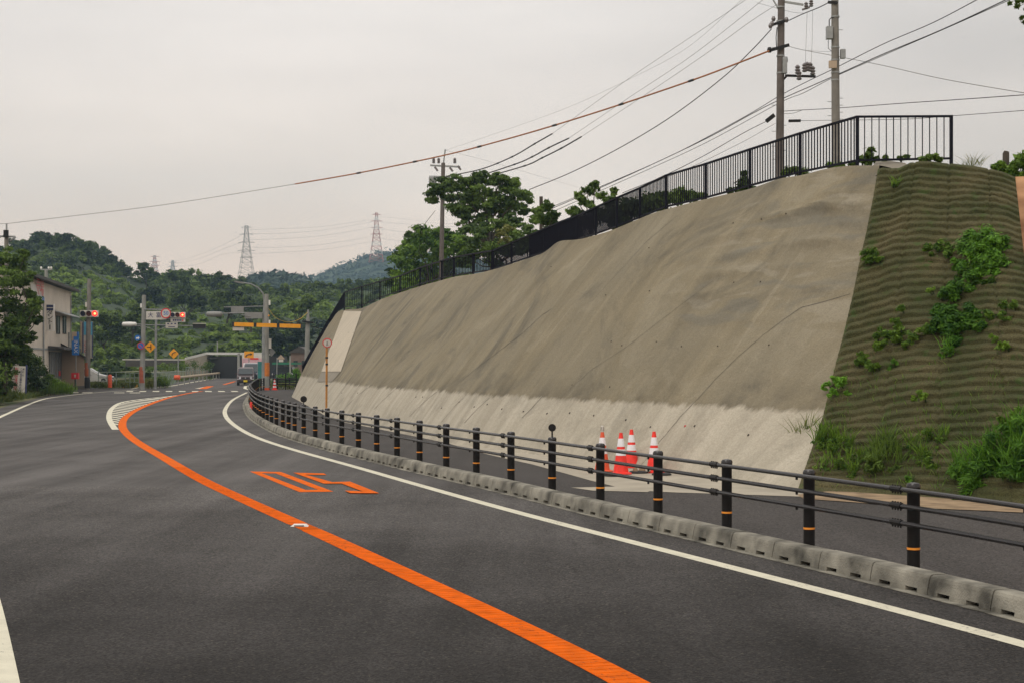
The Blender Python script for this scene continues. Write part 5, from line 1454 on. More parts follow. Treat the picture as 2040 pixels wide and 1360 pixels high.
# blue vertical shop sign
c = P(150.5, 684, 116.5); st = thing('vertical_sign', 'blue vertical shop sign with white letters before the beige annex', 'shop sign', (c.x, c.y, 0))
w, h = .50, 1.72
MB().box(c, (w, .12, h)).build('board', M['blue'], st)
MB().prism([c + Vector((-w / 2, -.065, h / 2)), c + Vector((w * .22, -.065, h / 2)), c + Vector((w * .22, -.065, h * .3)), c + Vector((-w * .28, -.065, h * .3)), c + Vector((-w * .28, -.065, h * .12)), c + Vector((-w / 2, -.065, h * .12))], (0, -.01, 0)).build('emblem', M['beige'], st)
text('INAX', .40, M['white'], st, c + Vector((.03, -.07, -h * .13)), (R(90), R(90), 0))
MB().tube([(c.x, c.y + .1, 0), (c.x, c.y + .1, c.z + h / 2)], .04, 8).build('post', M['galv'], st)
# tall banners
def banner(label, x0, x1, y0, y1, Zd, parts):
    a = P(x0, y1, Zd); c = P(x1, y0, Zd)
    st = thing('shop_banner', label, 'banner', ((a.x + c.x) / 2, Zd, 0), 'tall banners behind the signal pole')
    MB().box(((a.x + c.x) / 2, Zd, (a.z + c.z) / 2), (c.x - a.x, .06, c.z - a.z)).build('cloth', parts[0], st)
    MB().tube([(a.x, Zd + .05, 0), (a.x, Zd + .05, c.z + .1)], .03, 6).build('pole', M['galv'], st)
    return st
st = banner('wide white banner with a pale blue head and red letters, behind the signal pole', 167, 185, 641, 713, 121, [M['offwhite']])
b = MB(); b.box((P(176, 0, 121).x, 120.95, (P(0, 641, 121).z + P(0, 668, 121).z) / 2), (.66, .04, 1.02)); b.build('blue_head', M['cyan'], st)
text('TOTO', .34, M['red'], st, (P(171, 0, 121).x, 120.95, P(0, 690, 121).z), (R(90), R(90), 0))
b = MB(); b.box((P(184.3, 0, 121).x, 120.96, P(0, 677, 121).z), (.07, .05, 2.7)); b.build('blue_edge', M['navy'], st)
st = banner('narrow beige banner just left of the wide one', 160.3, 163.6, 641, 701, 122, [M['beige']])
st = banner('narrow navy banner between the beige one and the wide one', 163.8, 166.6, 643, 703, 122.3, [M['navy']])
# white notice board by the left verge
p = G(38, 792); c = P(37, 760, p.y); st = thing('notice_board', 'white notice board with red vertical Japanese writing in the left verge grass', 'notice board', (c.x, c.y, 0))
w, h = .80, 1.80
mtx = Matrix.Rotation(R(-8), 4, 'Z') @ Matrix.Rotation(R(2), 4, 'Y')
MB().box(c, (w, .05, h), mtx=mtx).build('board', M['offwhite'], st)
MB().box(c + Vector((w * .52, .0, -.05)), (.09, .10, h + .25), mtx=mtx).build('frame_post', M['navy'], st)
MB().box(c + Vector((-w * .40, .06, -.2)), (.06, .06, h + .2), mtx=mtx).build('frame_post', M['navy'], st)
rr = (R(90), R(2), R(-8))
for k, ch in enumerate('右折できません'):
    text(ch, .25, M['red'], st, c + Vector((-.10 - .012 * k, -.05, .70 - .215 * k)), rr, ext=.006)
for k, ch in enumerate('この先工事中のため'):
    text(ch, .15, M['navy'], st, c + Vector((.18 - .01 * k, -.075, .72 - .15 * k)), rr)
for k, ch in enumerate('通行止'):
    text(ch, .12, M['black'], st, c + Vector((.31 - .01 * k, -.09, .72 - .17 * k)), rr)

# ================================================================== VEHICLES
M['car_maroon'] = mat('maroon car paint', (.055, .030, .032), .3, .3, .05, coat=.6)
M['car_dark'] = mat('dark blue car paint', (.03, .035, .06), .3, .3, .05, coat=.6)
M['car_white'] = mat('white car paint', (.62, .61, .60), .3, 0, .04, coat=.6)
M['car_grey'] = mat('pale grey car paint', (.50, .50, .49), .3, 0, .04, coat=.6)
M['headlight'] = mat('headlight glass', (.75, .75, .78), .12, .2, .05)
M['plate_y'] = mat('yellow plate', (.75, .55, .02), .5)
def car(label, loc, rz, paint, W, L, Hh, kind='hatch', plate='plate_y', roof=None):
    """front of the car faces -Y before turning"""
    t = thing('parked_car' if kind == 'side' else 'queued_car', label, 'car', loc)
    t.rotation_euler = (0, 0, rz); ORG[t.name] = Vector((0, 0, 0))
    w = W / 2
    hood = .52 * Hh
    if kind == 'van': prof = [(0, .28), (.0, hood * .95), (.25, hood * 1.08), (.85, Hh * .93), (1.1, Hh), (L - .15, Hh), (L, Hh * .9), (L, .3)]; ws = (.27, .88)
    elif kind == 'side': prof = [(0, .3), (.03, .62), (.15, .78), (1.05, .95), (1.8, Hh * .95), (2.2, Hh), (3.3, Hh * .97), (4.0, .98), (L - .05, .9), (L, .35)]; ws = (1.1, 1.78)
    else: prof = [(0, .28), (.02, hood * .8), (.15, hood * .98), (.75, hood * 1.12), (1.25, Hh * .93), (1.5, Hh), (L - .35, Hh * .98), (L - .05, Hh * .6), (L, .32)]; ws = (.78, 1.22)
    b = MB(); secs = []
    for sx, k in ((-w, .86), (-w * .93, 1.0), (w * .93, 1.0), (w, .86)):
        pass
    # the cabin narrows towards the roof
    nP = len(prof); vs = []
    for sgn in (-1, 1):
        for y, z in prof:
            tin = w * (1 - .16 * max(0, (z - hood) / (Hh - hood)))
            vs.append((sgn * tin, y, z))
    fs = [tuple(range(nP))[::-1], tuple(range(nP, 2 * nP))] + [(i, (i + 1) % nP, (i + 1) % nP + nP, i + nP) for i in range(nP)]
    b.add(vs, fs); body = b.build('body', M[paint], t)
    md = body.modifiers.new('soft edges', 'BEVEL'); md.width = .05; md.segments = 2; md.limit_method = 'ANGLE'
    zt = lambda y: interp(y, [q[0] for q in prof[1:-1]], [q[1] for q in prof[1:-1]])
    inn = lambda z: w * (1 - .16 * max(0, (z - hood) / (Hh - hood)))
    ya, yb = ws; za_, zb_ = zt(ya) + .02, zt(yb) + .01
    wa, wb = inn(za_) - .09, inn(zb_) - .09
    nrm_ = Vector((0, -(zb_ - za_), yb - ya)).normalized() * .02
    MB().prism([Vector((-wa, ya, za_)), Vector((wa, ya, za_)), Vector((wb, yb, zb_)), Vector((-wb, yb, zb_))], nrm_).build('windscreen', M['glass_dark'], t)
    for s in (-1, 1):
        q0, q1, zlo, zhi = yb + .05, L - .55, hood + .08, Hh * .90
        x0, x1 = s * (inn(zlo) + .012), s * (inn(zhi) + .012)
        for k in range(2):
            ys0, ys1 = lerp(q0, q1, k / 2) + .04, lerp(q0, q1, (k + 1) / 2) - .04
            if k == 0: pts = [Vector((x0, ys0 - .3, zlo)), Vector((x0, ys1, zlo)), Vector((x1, ys1, zhi)), Vector((x1, ys0, zhi))]
            else: pts = [Vector((x0, ys0, zlo)), Vector((x0, ys1, zlo)), Vector((x1, ys1 - .15, zhi)), Vector((x1, ys0, zhi))]
            MB().prism(pts, (s * .012, 0, 0)).build('side_window', M['glass_dark'], t)
        MB().prism([Vector((s * w * .96, .0, hood * .66)), Vector((s * w * .96, .30, hood * .80)), Vector((s * w * .80, .05, hood * .98)), Vector((s * w * .55, -.0, hood * .94)), Vector((s * w * .58, -.02, hood * .68))], (s * .01, -.05, 0)).build('headlight', M['headlight'], t)
        MB().box((s * (w + .08), yb - .15, hood + .18), (.14, .1, .14)).build('wing_mirror', M[paint], t)
        for yy in (.62, L - .65):
            c = Vector((s * (w - .10), yy, .29))
            ty = MB().lathe(c, [(.18, -.1), (.29, -.09), (.30, 0), (.29, .09), (.18, .1)], 20, Matrix.Rotation(R(90), 4, 'Y')).build('wheel', M['rubber'], t, shade=True)
            MB().lathe(c, [(.17, -.102), (.06, -.11), (.06, .11), (.17, .102)], 14, Matrix.Rotation(R(90), 4, 'Y')).build('rim', M['galv'], ty, shade=True)
    MB().box((0, -.03, .33), (W * .82, .08, .22)).build('bumper_intake', M['black'], t)
    MB().box((0, -.045, hood * .80), (W * .42, .06, .12)).build('grille', M['black'], t)
    MB().disc((0, -.085, hood * .80), .06, .02, 12).build('badge', M['galv'], t)
    MB().box((0, -.09, .40), (.33, .02, .165)).build('number_plate', M[plate], t)
    if roof: MB().box((0, (1.1 + L) / 2 + .1, Hh + .01), (W * .74, L - 1.5, .03)).build('roof_panel', M[roof], t)
    return t
gpos = lambda x, y: G(x, y, 0)
p = gpos(489, 766.5); car('maroon small car with a yellow number plate, first in the queue at the junction', (p.x, 137, 0) if False else (p.x * 137 / p.y, 137, 0), R(9), 'car_maroon', 1.5, 3.4, 1.62)
car('dark tall wagon with a pale roof, right behind the maroon car', (-24.0, 144, 0), R(9), 'car_dark', 1.7, 4.4, 1.95, 'van', 'offwhite', roof='white')
car('white van third in the queue behind the dark wagon', (-25.3, 153, 0), R(9), 'car_white', 1.72, 4.4, 2.0, 'van', 'offwhite')
car('white saloon seen from the side behind the railing beside the shop', (P(224, 0, 130).x, 130, .12), R(96), 'car_white', 1.7, 4.4, 1.5, 'side', 'offwhite')
# pink and white box lorry
p = P(503, 722, 172)
t = thing('box_lorry', 'pink and white box lorry with a blue mark at the back of the queue', 'lorry', (p.x, p.y, 0)); t.rotation_euler = (0, 0, R(9))
ORG[t.name] = Vector((0, 0, 0))
MB().box((0, 2.8, 1.95), (2.3, 5.0, 2.1)).build('cargo_box', M['offwhite'], t)
pk = mat('pale pink panel', (.55, .33, .36), .6, 0, .1, 2)
MB().box((0, .28, 1.75), (2.25, .04, 1.5)).build('pink_panel', pk, t)
MB().box((.35, .24, 1.55), (.5, .04, .38)).build('blue_mark', M['blue'], t)
MB().box((.2, .24, 2.45), (.9, .04, .16)).build('red_mark', M['red'], t)
b = MB().prism([(-1.05, -.9, .5), (-1.05, -.95, 1.2), (-1.0, -.75, 1.85), (-.98, .15, 2.0), (-1.05, .15, .5)], (2.1, 0, 0)); b.build('cab', M['car_white'], t)
MB().prism([Vector((-.9, -.96, 1.22)), Vector((.9, -.96, 1.22)), Vector((.86, -.80, 1.76)), Vector((-.86, -.80, 1.76))], (0, -.02, .01)).build('windscreen', M['glass_dark'], t)
for s in (-1, 1):
    for yy in (-.3, 4.3): MB().lathe((s * .95, yy, .38), [(.2, -.12), (.38, -.11), (.38, .11), (.2, .12)], 18, Matrix.Rotation(R(90), 4, 'Y')).build('wheel', M['rubber'], t, shade=True)
# green canopy truck
p = P(560, 722, 165)
t = thing('canopy_truck', 'parked truck under a green canopy sheet beyond the weedy bank', 'truck', (p.x, p.y, 0))
ORG[t.name] = Vector((p.x, p.y, 0)); o = Vector((p.x, p.y, 0))
MB().prism([o + Vector((-1.0, 0, .4)), o + Vector((-1.0, 0, 1.0)), o + Vector((-.7, 0, 1.6)), o + Vector((1.1, 0, 1.6)), o + Vector((1.3, 0, 1.0)), o + Vector((1.3, 0, .4))], (0, 2.2, 0)).build('cab', M['car_dark'], t)
MB().prism([o + Vector((-.85, -.02, 1.02)), o + Vector((1.15, -.02, 1.02)), o + Vector((.95, -.02, 1.5)), o + Vector((-.6, -.02, 1.5))], (0, -.03, 0)).build('windscreen', M['glass_dark'], t)
MB().box(o + Vector((.4, 1.5, 1.92)), (2.4, 5, .22)).build('canopy', mat('green canopy', (.02, .16, .09), .7), t)
for s in (-.85, 1.15): MB().lathe(o + Vector((s, -.06, .8)), [(.12, 0), (.1, .04)], 10, Matrix.Rotation(R(90), 4, 'X')).build('headlight', M['headlight'], t)
for s in (-.8, 1.1): MB().lathe(o + Vector((s, .6, .38)), [(.2, -.12), (.38, -.11), (.38, .11), (.2, .12)], 18, Matrix.Rotation(R(90), 4, 'Y')).build('wheel', M['rubber'], t, shade=True)
# teal net screen beside the queue
t = thing('net_screen', 'teal mesh screen standing beside the queue of cars', 'screen', P(522, 752, 120))
MB().box(P(521.5, 736, 122), (.62, .05, 1.3)).build('mesh', M['teal'], t)
for x in (513.5, 529.5): MB().tube([P(x, 770, 122), P(x, 719, 122)], .025, 6).build('post', M['galv'], t)
# gabled signboard and posts
p = P(559, 722, 140); t = thing('gabled_sign', 'small pale triangular sign on a slim post above the weeds', 'road sign', (p.x, p.y, 0))
MB().tube([(p.x - .35, p.y, 0), P(552, 712, 140)], .04, 6).build('post', M['galv'], t)
MB().prism([P(551, 715, 140), P(568, 715, 140), P(559.5, 706, 140)], (0, .05, 0)).build('face', M['beige'], t)
MB().box(P(560, 718, 140), (.4, .05, .22)).build('plate', M['offwhite'], t)
p = P(578, 722, 150); tag(MB().tube([(p.x, p.y, 0), P(578, 708, 150)], [.1, .07], 8).build('marker_post', M['pole_far'], loc=(p.x, p.y, 0)), 'pale slim post beyond the weedy bank right of the green canopy', 'post')
p = P(433, 722, 230); tag(MB().tube([(p.x, p.y, 0), P(433, 680, 230)], [.12, .09], 8).build('marker_post', M['pole_far'], loc=(p.x, p.y, 0)), 'slim pale post rising above the underpass roof', 'post')
p = P(475.5, 722, 195); tag(MB().tube([(p.x, p.y, 0), P(475.5, 703, 195)], [.2, .15], 8).build('marker_post', M['pole_far'], loc=(p.x, p.y, 0)), 'stout pale post at the right end of the underpass', 'post')
# underpass
ZU = 200.0
t = thing('underpass', 'low concrete underpass with a white edged flat roof and a dark opening', 'underpass', P(430, 722, ZU + 2))
b = MB(); a1, a2, a3 = P(368, 716.5, ZU - 8), P(411, 706, ZU), P(530, 706.5, ZU + 6)
b.prism([a1, a2, a2 + Vector((0, 0, .30)), a1 + Vector((0, 0, .28))], (0, 5, 0)); b.prism([a2, a3, a3 + Vector((0, 0, .30)), a2 + Vector((0, 0, .30))], (0, 5, 0)); b.build('roof_edge', M['white'], t)
b = MB(); b.prism([Vector((a1.x, a1.y + .2, -.1)), Vector((a2.x, a2.y + .2, -.1)), Vector((a2.x, a2.y + .2, a2.z)), Vector((a1.x, a1.y + .2, a1.z))], (0, 4, 0))
q1 = P(435, 722, ZU + 1.5)
b.build('side_wall', M['apron'], t)
b = MB(); b.box((P(488, 0, ZU).x, ZU + 3, 1.35), (9.6, 3, 3.0)); b.build('opening', M['black'], t)  # solid black box: the shadow under the roof put into its colour
b = MB(); b.prism([P(411, 711, ZU + .3), P(530, 711, ZU + 6.3), P(530, 714.5, ZU + 6.3), P(411, 714.5, ZU + .3)], (0, 1, 0)); b.build('beam', M['roof_dark'], t)
# pale guard rail along the far road edge
rl = [P(354, 754, 141), P(372, 753, 150), P(400, 749, 168), P(440, 742, 205), P(480, 738, 245), P(510, 735, 290)]
for p_ in rl: p_.z = .68
t = thing('guard_rail', 'long beige guard rail with a red end beside the road beyond the junction', 'guard rail', rl[0])
MB().tube(rl, .13, 6).build('beam', mat('beige rail', (.42, .33, .22), .6), t)
MB().tube([rl[0] + Vector((-.3, 0, 0)), rl[0] + Vector((.2, 0, 0))], .22, 10).build('red_end', M['cone_orange'], t)
for p_ in resample(rl, 6): MB().tube([(p_.x, p_.y + .2, 0), (p_.x, p_.y + .2, .7)], .06, 6).build('post', M['pole_far'], t)
# pale green pipe railings
M['pipe'] = mat('faded green pipe', (.20, .25, .21), .6, .1, .1)
def railing(label, pts, hts, step):
    t = thing('pipe_railing', label, 'railing', pts[0], 'pale green pipe railings')
    for h in hts: MB().tube([p + Vector((0, 0, h)) for p in pts], .035, 6).build('rail', M['pipe'], t)
    for p in resample([Vector(p) for p in pts], step): MB().tube([p, p + Vector((0, 0, hts[0]))], .04, 6).build('post', M['pipe'], t)
    return t
q = lambda x, Zd: Vector(((x - 1020) / F * Zd, Zd, .05))
railing('left run of pale green pipe railing in front of the white saloon', [q(196, 126), q(222, 125), q(250, 124)], (1.2, .75), 1.1)
railing('short run of pale green pipe railing left of the name board pole', [q(250, 122), q(277, 121)], (1.15, .8, .45), .5)
railing('run of pale green pipe railing right of the name board pole', [q(303, 124), q(330, 135), q(350, 148)], (1.15, .85, .5), 1.3)
railing('far run of pale railing above the grassy bank', [q(352, 165) + Vector((0, 0, .5)), q(400, 190) + Vector((0, 0, .6)), q(470, 230) + Vector((0, 0, .7))], (.9, .5), 3)
p = P(219, 752, 120); tag(MB().lathe((p.x, p.y, .1), [(.16, 0), (.16, .9), (.1, 1.0)], 12).build('tube_marker', M['cone_orange'], loc=(p.x, p.y, .1), shade=True), 'red tube marker by the railing left of the name board pole', 'marker')
p = G(258, 771); t = thing('corner_block', 'yellow and black striped kerb marker lying at the left corner of the junction', 'marker', p)
for k in range(5): MB().box(p + Vector((k * .25 - .5, 0, .12)), (.25, .25, .24)).build('stripe', (M['yellow'], M['black'])[k % 2], t)
# roadside building scrap among the trees (small pale house front behind)
c = P(597, 714, 190); t = thing('distant_house', 'small brown house front hidden in trees left of the slope end', 'house', (c.x, c.y, 0))
MB().box((c.x, c.y + 2, 1.6), (2.2, 4, 3.2)).build('wall', mat('brown house wall', (.16, .11, .09), .8), t)
MB().prism([(c.x - 1.4, c.y - .2, 3.2), (c.x + 1.4, c.y - .2, 3.2), (c.x, c.y - .2, 4.0)], (0, 4.4, 0)).build('roof', M['roof_dark'], t)
for s in (-.5, .5): MB().box((c.x + s, c.y - .02, 1.9), (.5, .06, .7)).build('window', M['glass_dark'], t)
# low pale roof seen left of the underpass
t = thing('low_shed', 'low pale shed roof behind the railings left of the underpass', 'shed', P(320, 722, 190))
MB().beam(P(245, 715.5, 185), P(370, 716, 188), .8, .12).build('roof', M['offwhite'], t)
MB().box(P(305, 722, 190), (6.5, 1, .9)).build('wall', M['roof_dark'], t)

# ================================================================== HILLS AND WOODS
ridge = [(-420, 560), (-200, 530), (-60, 505), (0, 500), (40, 480), (80, 470), (130, 472), (180, 492), (215, 508), (240, 525), (262, 548), (280, 556), (320, 550), (350, 545), (400, 549), (440, 553), (480, 563), (520, 577), (560, 580), (600, 572), (640, 566), (690, 566), (760, 560), (860, 566), (1000, 560), (1200, 560)]
FZ, RZ = 215.0, 400.0
def ridge_y(x): return interp(x, [p[0] for p in ridge], [p[1] for p in ridge])
def hill_z(x, v):
    """height on the hill at column x, v from foot (0) to crest (1)"""
    Z = FZ + (RZ - FZ) * v
    yr = ridge_y(x) + 14
    yy = lerp(745, yr, v ** .85)
    return HC + (HY - yy) / F * Z, Z
rows = []
for j in range(31):
    v = j / 30; r = []
    for x in range(-420, 1240, 20):
        z, Z = hill_z(x, v)
        r.append(Vector(((x - 1020) / F * Z, Z, max(-.3, z + 1.2 * fn(x * .02, v * 6)) if v > 0 else -.3)))
    rows.append(r)
for k in (1, 2, 3):
    rows.append([p + Vector((p.x * .12 * k, 50 * k, -p.z * .3 * k)) for p in rows[30]])
M['hillside'] = mat('hillside undergrowth', (.008, .018, .006), .95, 0, .4, .08, col2=(.030, .052, .012))
grid('hill', rows, M['hillside'], kind='structure')

def zone(x, y):
    """(tint, low) of the growth seen around here: kudzu covered or dark trees"""
    t = .38; low = 0
    ry = ridge_y(x)
    if x < 262 and y < 545: t = .22
    if 120 < x < 260 and 545 < y < 640: t, low = .66, 1
    if 150 < x < 225 and 560 < y < 600: t, low = .72, 1
    if 260 < x < 420 and 560 < y < 640: t = .34 if (x // 45) % 2 else .46
    if 400 < x < 520 and 560 < y < 640: t = .27
    if 340 < x < 520 and 640 < y < 700: t, low = .62, 1
    if 280 < x < 360 and 690 < y: t = .36
    if 200 < x < 290 and 640 < y < 720: t = .50 if x < 260 else .3
    if 225 < x < 340 and 620 < y < 690: t = .22
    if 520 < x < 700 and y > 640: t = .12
    if 540 < x < 700 and 590 < y < 645: t, low = .52, 0
    if 560 < x < 720 and y < 600: t = .30
    return t, low
C_, R_, T_ = [], [], []
r2 = random.Random(5)
n = 0
y = 742.0
pts = []
while y > 470:
    x = -300 + r2.uniform(0, 20)
    while x < 860:
        if y > ridge_y(x) + 4: pts.append((x + r2.uniform(-9, 9), y + r2.uniform(-6, 6)))
        x += 23
    y -= 15
for x in range(-300, 860, 15): pts.append((x + r2.uniform(-5, 5), ridge_y(x) + r2.uniform(2, 8)))
for x, y in pts:
    ry = ridge_y(x) + 14
    v = max(0, min(1, (745 - y) / (745 - ry))) ** (1 / .85)
    zz, Z = hill_z(x, v)
    t, low = zone(x, y)
    rp = r2.uniform(13, 24) if not low else r2.uniform(11, 20)
    if y < ridge_y(x) + 12: rp *= .62
    r = rp / F * Z
    p = P(x, y, Z)
    k = 7
    bt_ = t + r2.uniform(-.17, .22)
    for _ in range(k):
        d = Vector((r2.gauss(0, .55), r2.gauss(0, .5), r2.gauss(0, .42))) * r
        q = r * r2.uniform(.28, .55)
        C_.append(p + d); R_.append((q * 1.15, q, q * (.8 if not low else .55))); T_.append(max(.02, min(.98, bt_ + r2.uniform(-.13, .13))))
wood = leafobj('woodland', [leafcloud(C_, R_, 60, .95, T_, up=.55, shell=.4)], M['leaf_wood'], loc=(-80, 300, 0))
tag(wood, 'dense green woodland covering the hill behind the junction', 'woodland', kind='stuff')
# trees one can tell apart on the skyline and the slope
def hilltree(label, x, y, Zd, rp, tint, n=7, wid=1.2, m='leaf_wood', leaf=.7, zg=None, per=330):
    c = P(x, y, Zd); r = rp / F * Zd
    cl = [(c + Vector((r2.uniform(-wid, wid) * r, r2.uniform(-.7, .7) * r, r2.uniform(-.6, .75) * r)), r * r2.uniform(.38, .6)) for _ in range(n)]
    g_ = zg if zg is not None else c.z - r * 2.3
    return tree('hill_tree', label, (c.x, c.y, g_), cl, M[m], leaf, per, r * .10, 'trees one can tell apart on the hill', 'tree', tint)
hilltree('loose crowned tree breaking the skyline between the left hill and the ridge', 292, 541, 385, 17, .22, 8)
hilltree('dark broad tree on the left hill crest, nearest the picture edge', 70, 490, 392, 20, .16, 9)
hilltree('dark rounded tree at the top of the left hill', 122, 484, 392, 20, .14, 9)
hilltree('dark tree on the left hill crest right of its top', 168, 500, 390, 19, .2, 8)
hilltree('ragged tree where the left hill crest drops', 212, 520, 388, 18, .2, 8)
hilltree('small spiky tree at the right end of the left hill crest', 243, 536, 386, 13, .18, 6)
hilltree('tree on the skyline under the tiny grey tower', 350, 553, 380, 15, .3, 7)
hilltree('low tree on the ridge left of the grey tower', 430, 563, 378, 16, .24, 7)
hilltree('broad dark conifer like tree in the middle of the hillside', 300, 590, 310, 24, .16, 9)
hilltree('dark tree on the hillside above the speed sign', 372, 596, 300, 24, .2, 9)
hilltree('large dark tree behind the signal arm, right of the hillside', 450, 600, 300, 26, .17, 9)
hilltree('big rounded tree behind the street lamp', 500, 612, 290, 24, .24, 9)
hilltree('pale green rounded tree right of the concrete pole', 590, 612, 285, 24, .52, 9)
hilltree('very dark tree in the hollow under the yellow and black bar', 566, 690, 235, 28, .06, 9)
hilltree('flat topped tree with layered crown left of the name board', 262, 632, 250, 26, .34, 9, 1.5)
hilltree('tall dark tree behind the shop banners', 205, 650, 235, 26, .2, 9)

# far mountains
def mount(name, ys, Zd, depth, m):
    rows = []
    for j in range(13):
        v = j / 12; r = []
        for k in range(81):
            x = lerp(ys[0][0], ys[-1][0], k / 80)
            yr = interp(x, [p[0] for p in ys], [p[1] for p in ys])
            yy = lerp(724, yr, v ** .8)
            Z = Zd - depth * (1 - v)
            p = P(x + 3 * fn(k * .3, j), yy + (1.2 * fn(x * .08, j, 3) if v > .5 else 0), Z); r.append(p)
        rows.append(r)
    rows.append([p + Vector((0, 120, -p.z * .4)) for p in rows[-1]])
    return grid(name, rows, m, kind='structure'), rows
mo_, rw = mount('mountain', [(560, 590), (600, 566), (620, 556), (650, 545), (680, 532), (705, 523), (735, 513), (765, 507), (800, 508), (900, 515), (1000, 530)], 1450, 500, M['hillside'])
m2_, rw2 = mount('far_hill', [(480, 590), (505, 570), (520, 556), (535, 553), (556, 553), (572, 557), (582, 553), (592, 558), (602, 572), (620, 590)], 780, 150, M['hillside'])
C_, R_, T_ = [], [], []
for rr_, k_, s_ in ((rw, 1, 5.5), (rw2, 1, 3.2)):
    for j in range(3, 13):
        for p in rr_[j]:
            for _ in range(2):
                C_.append(p + Vector((r2.uniform(-1, 1), 0, r2.uniform(-.5, .3))) * s_); q = s_ * r2.uniform(.5, 1.0); R_.append((q * 1.2, q, q * .8)); T_.append(r2.uniform(.2, .6))
tag(leafobj('far_forest', [leafcloud(C_, R_, 12, 4.5, T_, up=.6)], M['leaf_mount'], loc=(-150, 900, 40)), 'distant forest on the hazy mountain slopes', 'forest', kind='stuff')

# ================================================================== TREES BEHIND THE CREST
def crown_px(spots, Zd, dz=1.5):
    """spots: (x, row, radius px)"""
    o = []
    for x, y, r in spots:
        o.append((P(x, y, Zd + r2.uniform(-dz, dz)), r / F * Zd))
    return o
ZT = 100.0
tree('crest_tree', 'tall spreading tree with a layered dark crown beside the distant utility pole', P(985, 575, ZT), crown_px([(865, 383, 14), (885, 378, 18), (905, 368, 18), (930, 362, 18), (955, 358, 17), (985, 362, 19), (1000, 354, 12), (1015, 372, 18), (900, 395, 20), (935, 392, 24), (965, 388, 24), (995, 395, 22), (1030, 385, 16), (1048, 396, 12), (1025, 408, 15), (860, 400, 9), (910, 418, 18), (940, 415, 20), (975, 418, 20), (1005, 424, 16), (925, 435, 13), (1045, 420, 10), (955, 440, 11)], ZT), M['leaf_mid'], .30, 640, .2, tint=.44, fork=.45)
tree('crest_tree', 'small dark tree leaning over the fence right of the tall spreading tree', P(1085, 505, 62), crown_px([(1075, 420, 12), (1090, 412, 10), (1100, 428, 11), (1085, 438, 14), (1068, 440, 11), (1100, 442, 8)], 62, .8), M['leaf_mid'], .24, 230, .06, tint=.28, fork=.4)
tree('crest_tree', 'open airy shrub tree behind the middle of the crest fence', P(1180, 470, 54), crown_px([(1150, 420, 12), (1170, 405, 12), (1172, 380, 11), (1186, 368, 10), (1195, 392, 10), (1160, 400, 8), (1185, 418, 12), (1152, 390, 8), (1140, 425, 9)], 54, .8), M['leaf_mid'], .19, 130, .05, tint=.42, fork=.4)
tree('crest_tree', 'thin leafy shoot tree right of the open airy shrub', P(1222, 450, 50), crown_px([(1218, 395, 8), (1224, 380, 6), (1212, 404, 9), (1228, 402, 7), (1216, 416, 9)], 50, .5), M['leaf_mid'], .17, 110, .03, tint=.4, fork=.4)
tree('crest_tree', 'large light green bushy tree at the left end of the crest', P(850, 620, 125), crown_px([(838, 478, 24), (862, 468, 22), (890, 472, 22), (818, 498, 24), (850, 500, 30), (885, 500, 28), (915, 492, 20), (806, 522, 26), (835, 532, 32), (875, 535, 32), (810, 550, 28), (845, 562, 28), (915, 525, 26), (895, 555, 26), (922, 478, 14), (935, 510, 16), (800, 575, 22)], 125, 3), M['leaf_light'], .42, 520, .2, tint=.42, fork=.3)
tree('crest_tree', 'dark thin tree at the left fringe of the light green bushy tree', P(800, 620, 128), crown_px([(815, 468, 7), (822, 476, 9), (808, 488, 9), (800, 505, 11), (797, 525, 12), (786, 545, 13), (780, 560, 12), (790, 572, 10)], 128, 2), M['leaf_mid'], .36, 260, .15, tint=.12, fork=.3)
tree('crest_tree', 'dark undergrowth tree filling the gap below the tall spreading tree', P(990, 560, 92), crown_px([(945, 480, 20), (930, 455, 16), (960, 455, 16), (990, 450, 18), (1020, 440, 16), (965, 500, 22), (1000, 490, 20), (1030, 470, 18), (1050, 455, 14), (940, 510, 18), (1010, 462, 14), (1060, 470, 12), (920, 515, 14), (985, 520, 16), (1035, 492, 16)], 92, 2), M['leaf_mid'], .30, 420, .12, tint=.34, fork=.3)
tree('crest_tree', 'yellowish flowering bush glimpsed between the crest trees', P(1008, 520, 84), crown_px([(1000, 465, 10), (1012, 455, 8), (1006, 480, 10)], 84, .8), M['grass'], .24, 160, .05, tint=.8, fork=.4)
def hedge(label, spots, Zd, m, leaf, per, tint):
    C, Rr, T = [], [], []
    for x, y, r in spots:
        q = r / F * Zd
        for _ in range(6):
            C.append(P(x, y, Zd) + Vector((r2.uniform(-1, 1), r2.uniform(-.8, .8), r2.uniform(-.6, .6))) * q * .6); R_q = q * r2.uniform(.4, .8); Rr.append((R_q, R_q, R_q * .8)); T.append(tint + r2.uniform(-.15, .15))
    c = P(spots[0][0], spots[0][1], Zd)
    t = thing('crest_bush', label, 'bush', c, 'bushes along the crest')
    leafobj('foliage', [leafcloud(C, Rr, per, leaf, T, shell=.15, stray=.45)], M[m], t)
    b = MB()
    for x, y, r in spots: limb(b, P(x, y + r * 1.6, Zd), P(x, y, Zd), .02, .006, .1, 3, 5)
    b.build('stems', M['trunk'], t)
    return t
hedge('dark hedge bush behind the dense part of the fence', [(1010, 500, 16), (1050, 490, 16), (1090, 480, 15), (1120, 465, 14), (1145, 455, 14), (1175, 442, 16), (1200, 430, 16)], 58, 'leaf_mid', .22, 170, .2)
hedge('dark bush behind the fence right of the airy shrub', [(1230, 425, 16), (1255, 415, 18), (1285, 405, 18), (1240, 440, 14), (1275, 425, 14), (1225, 445, 12)], 47, 'leaf_mid', .18, 170, .22)
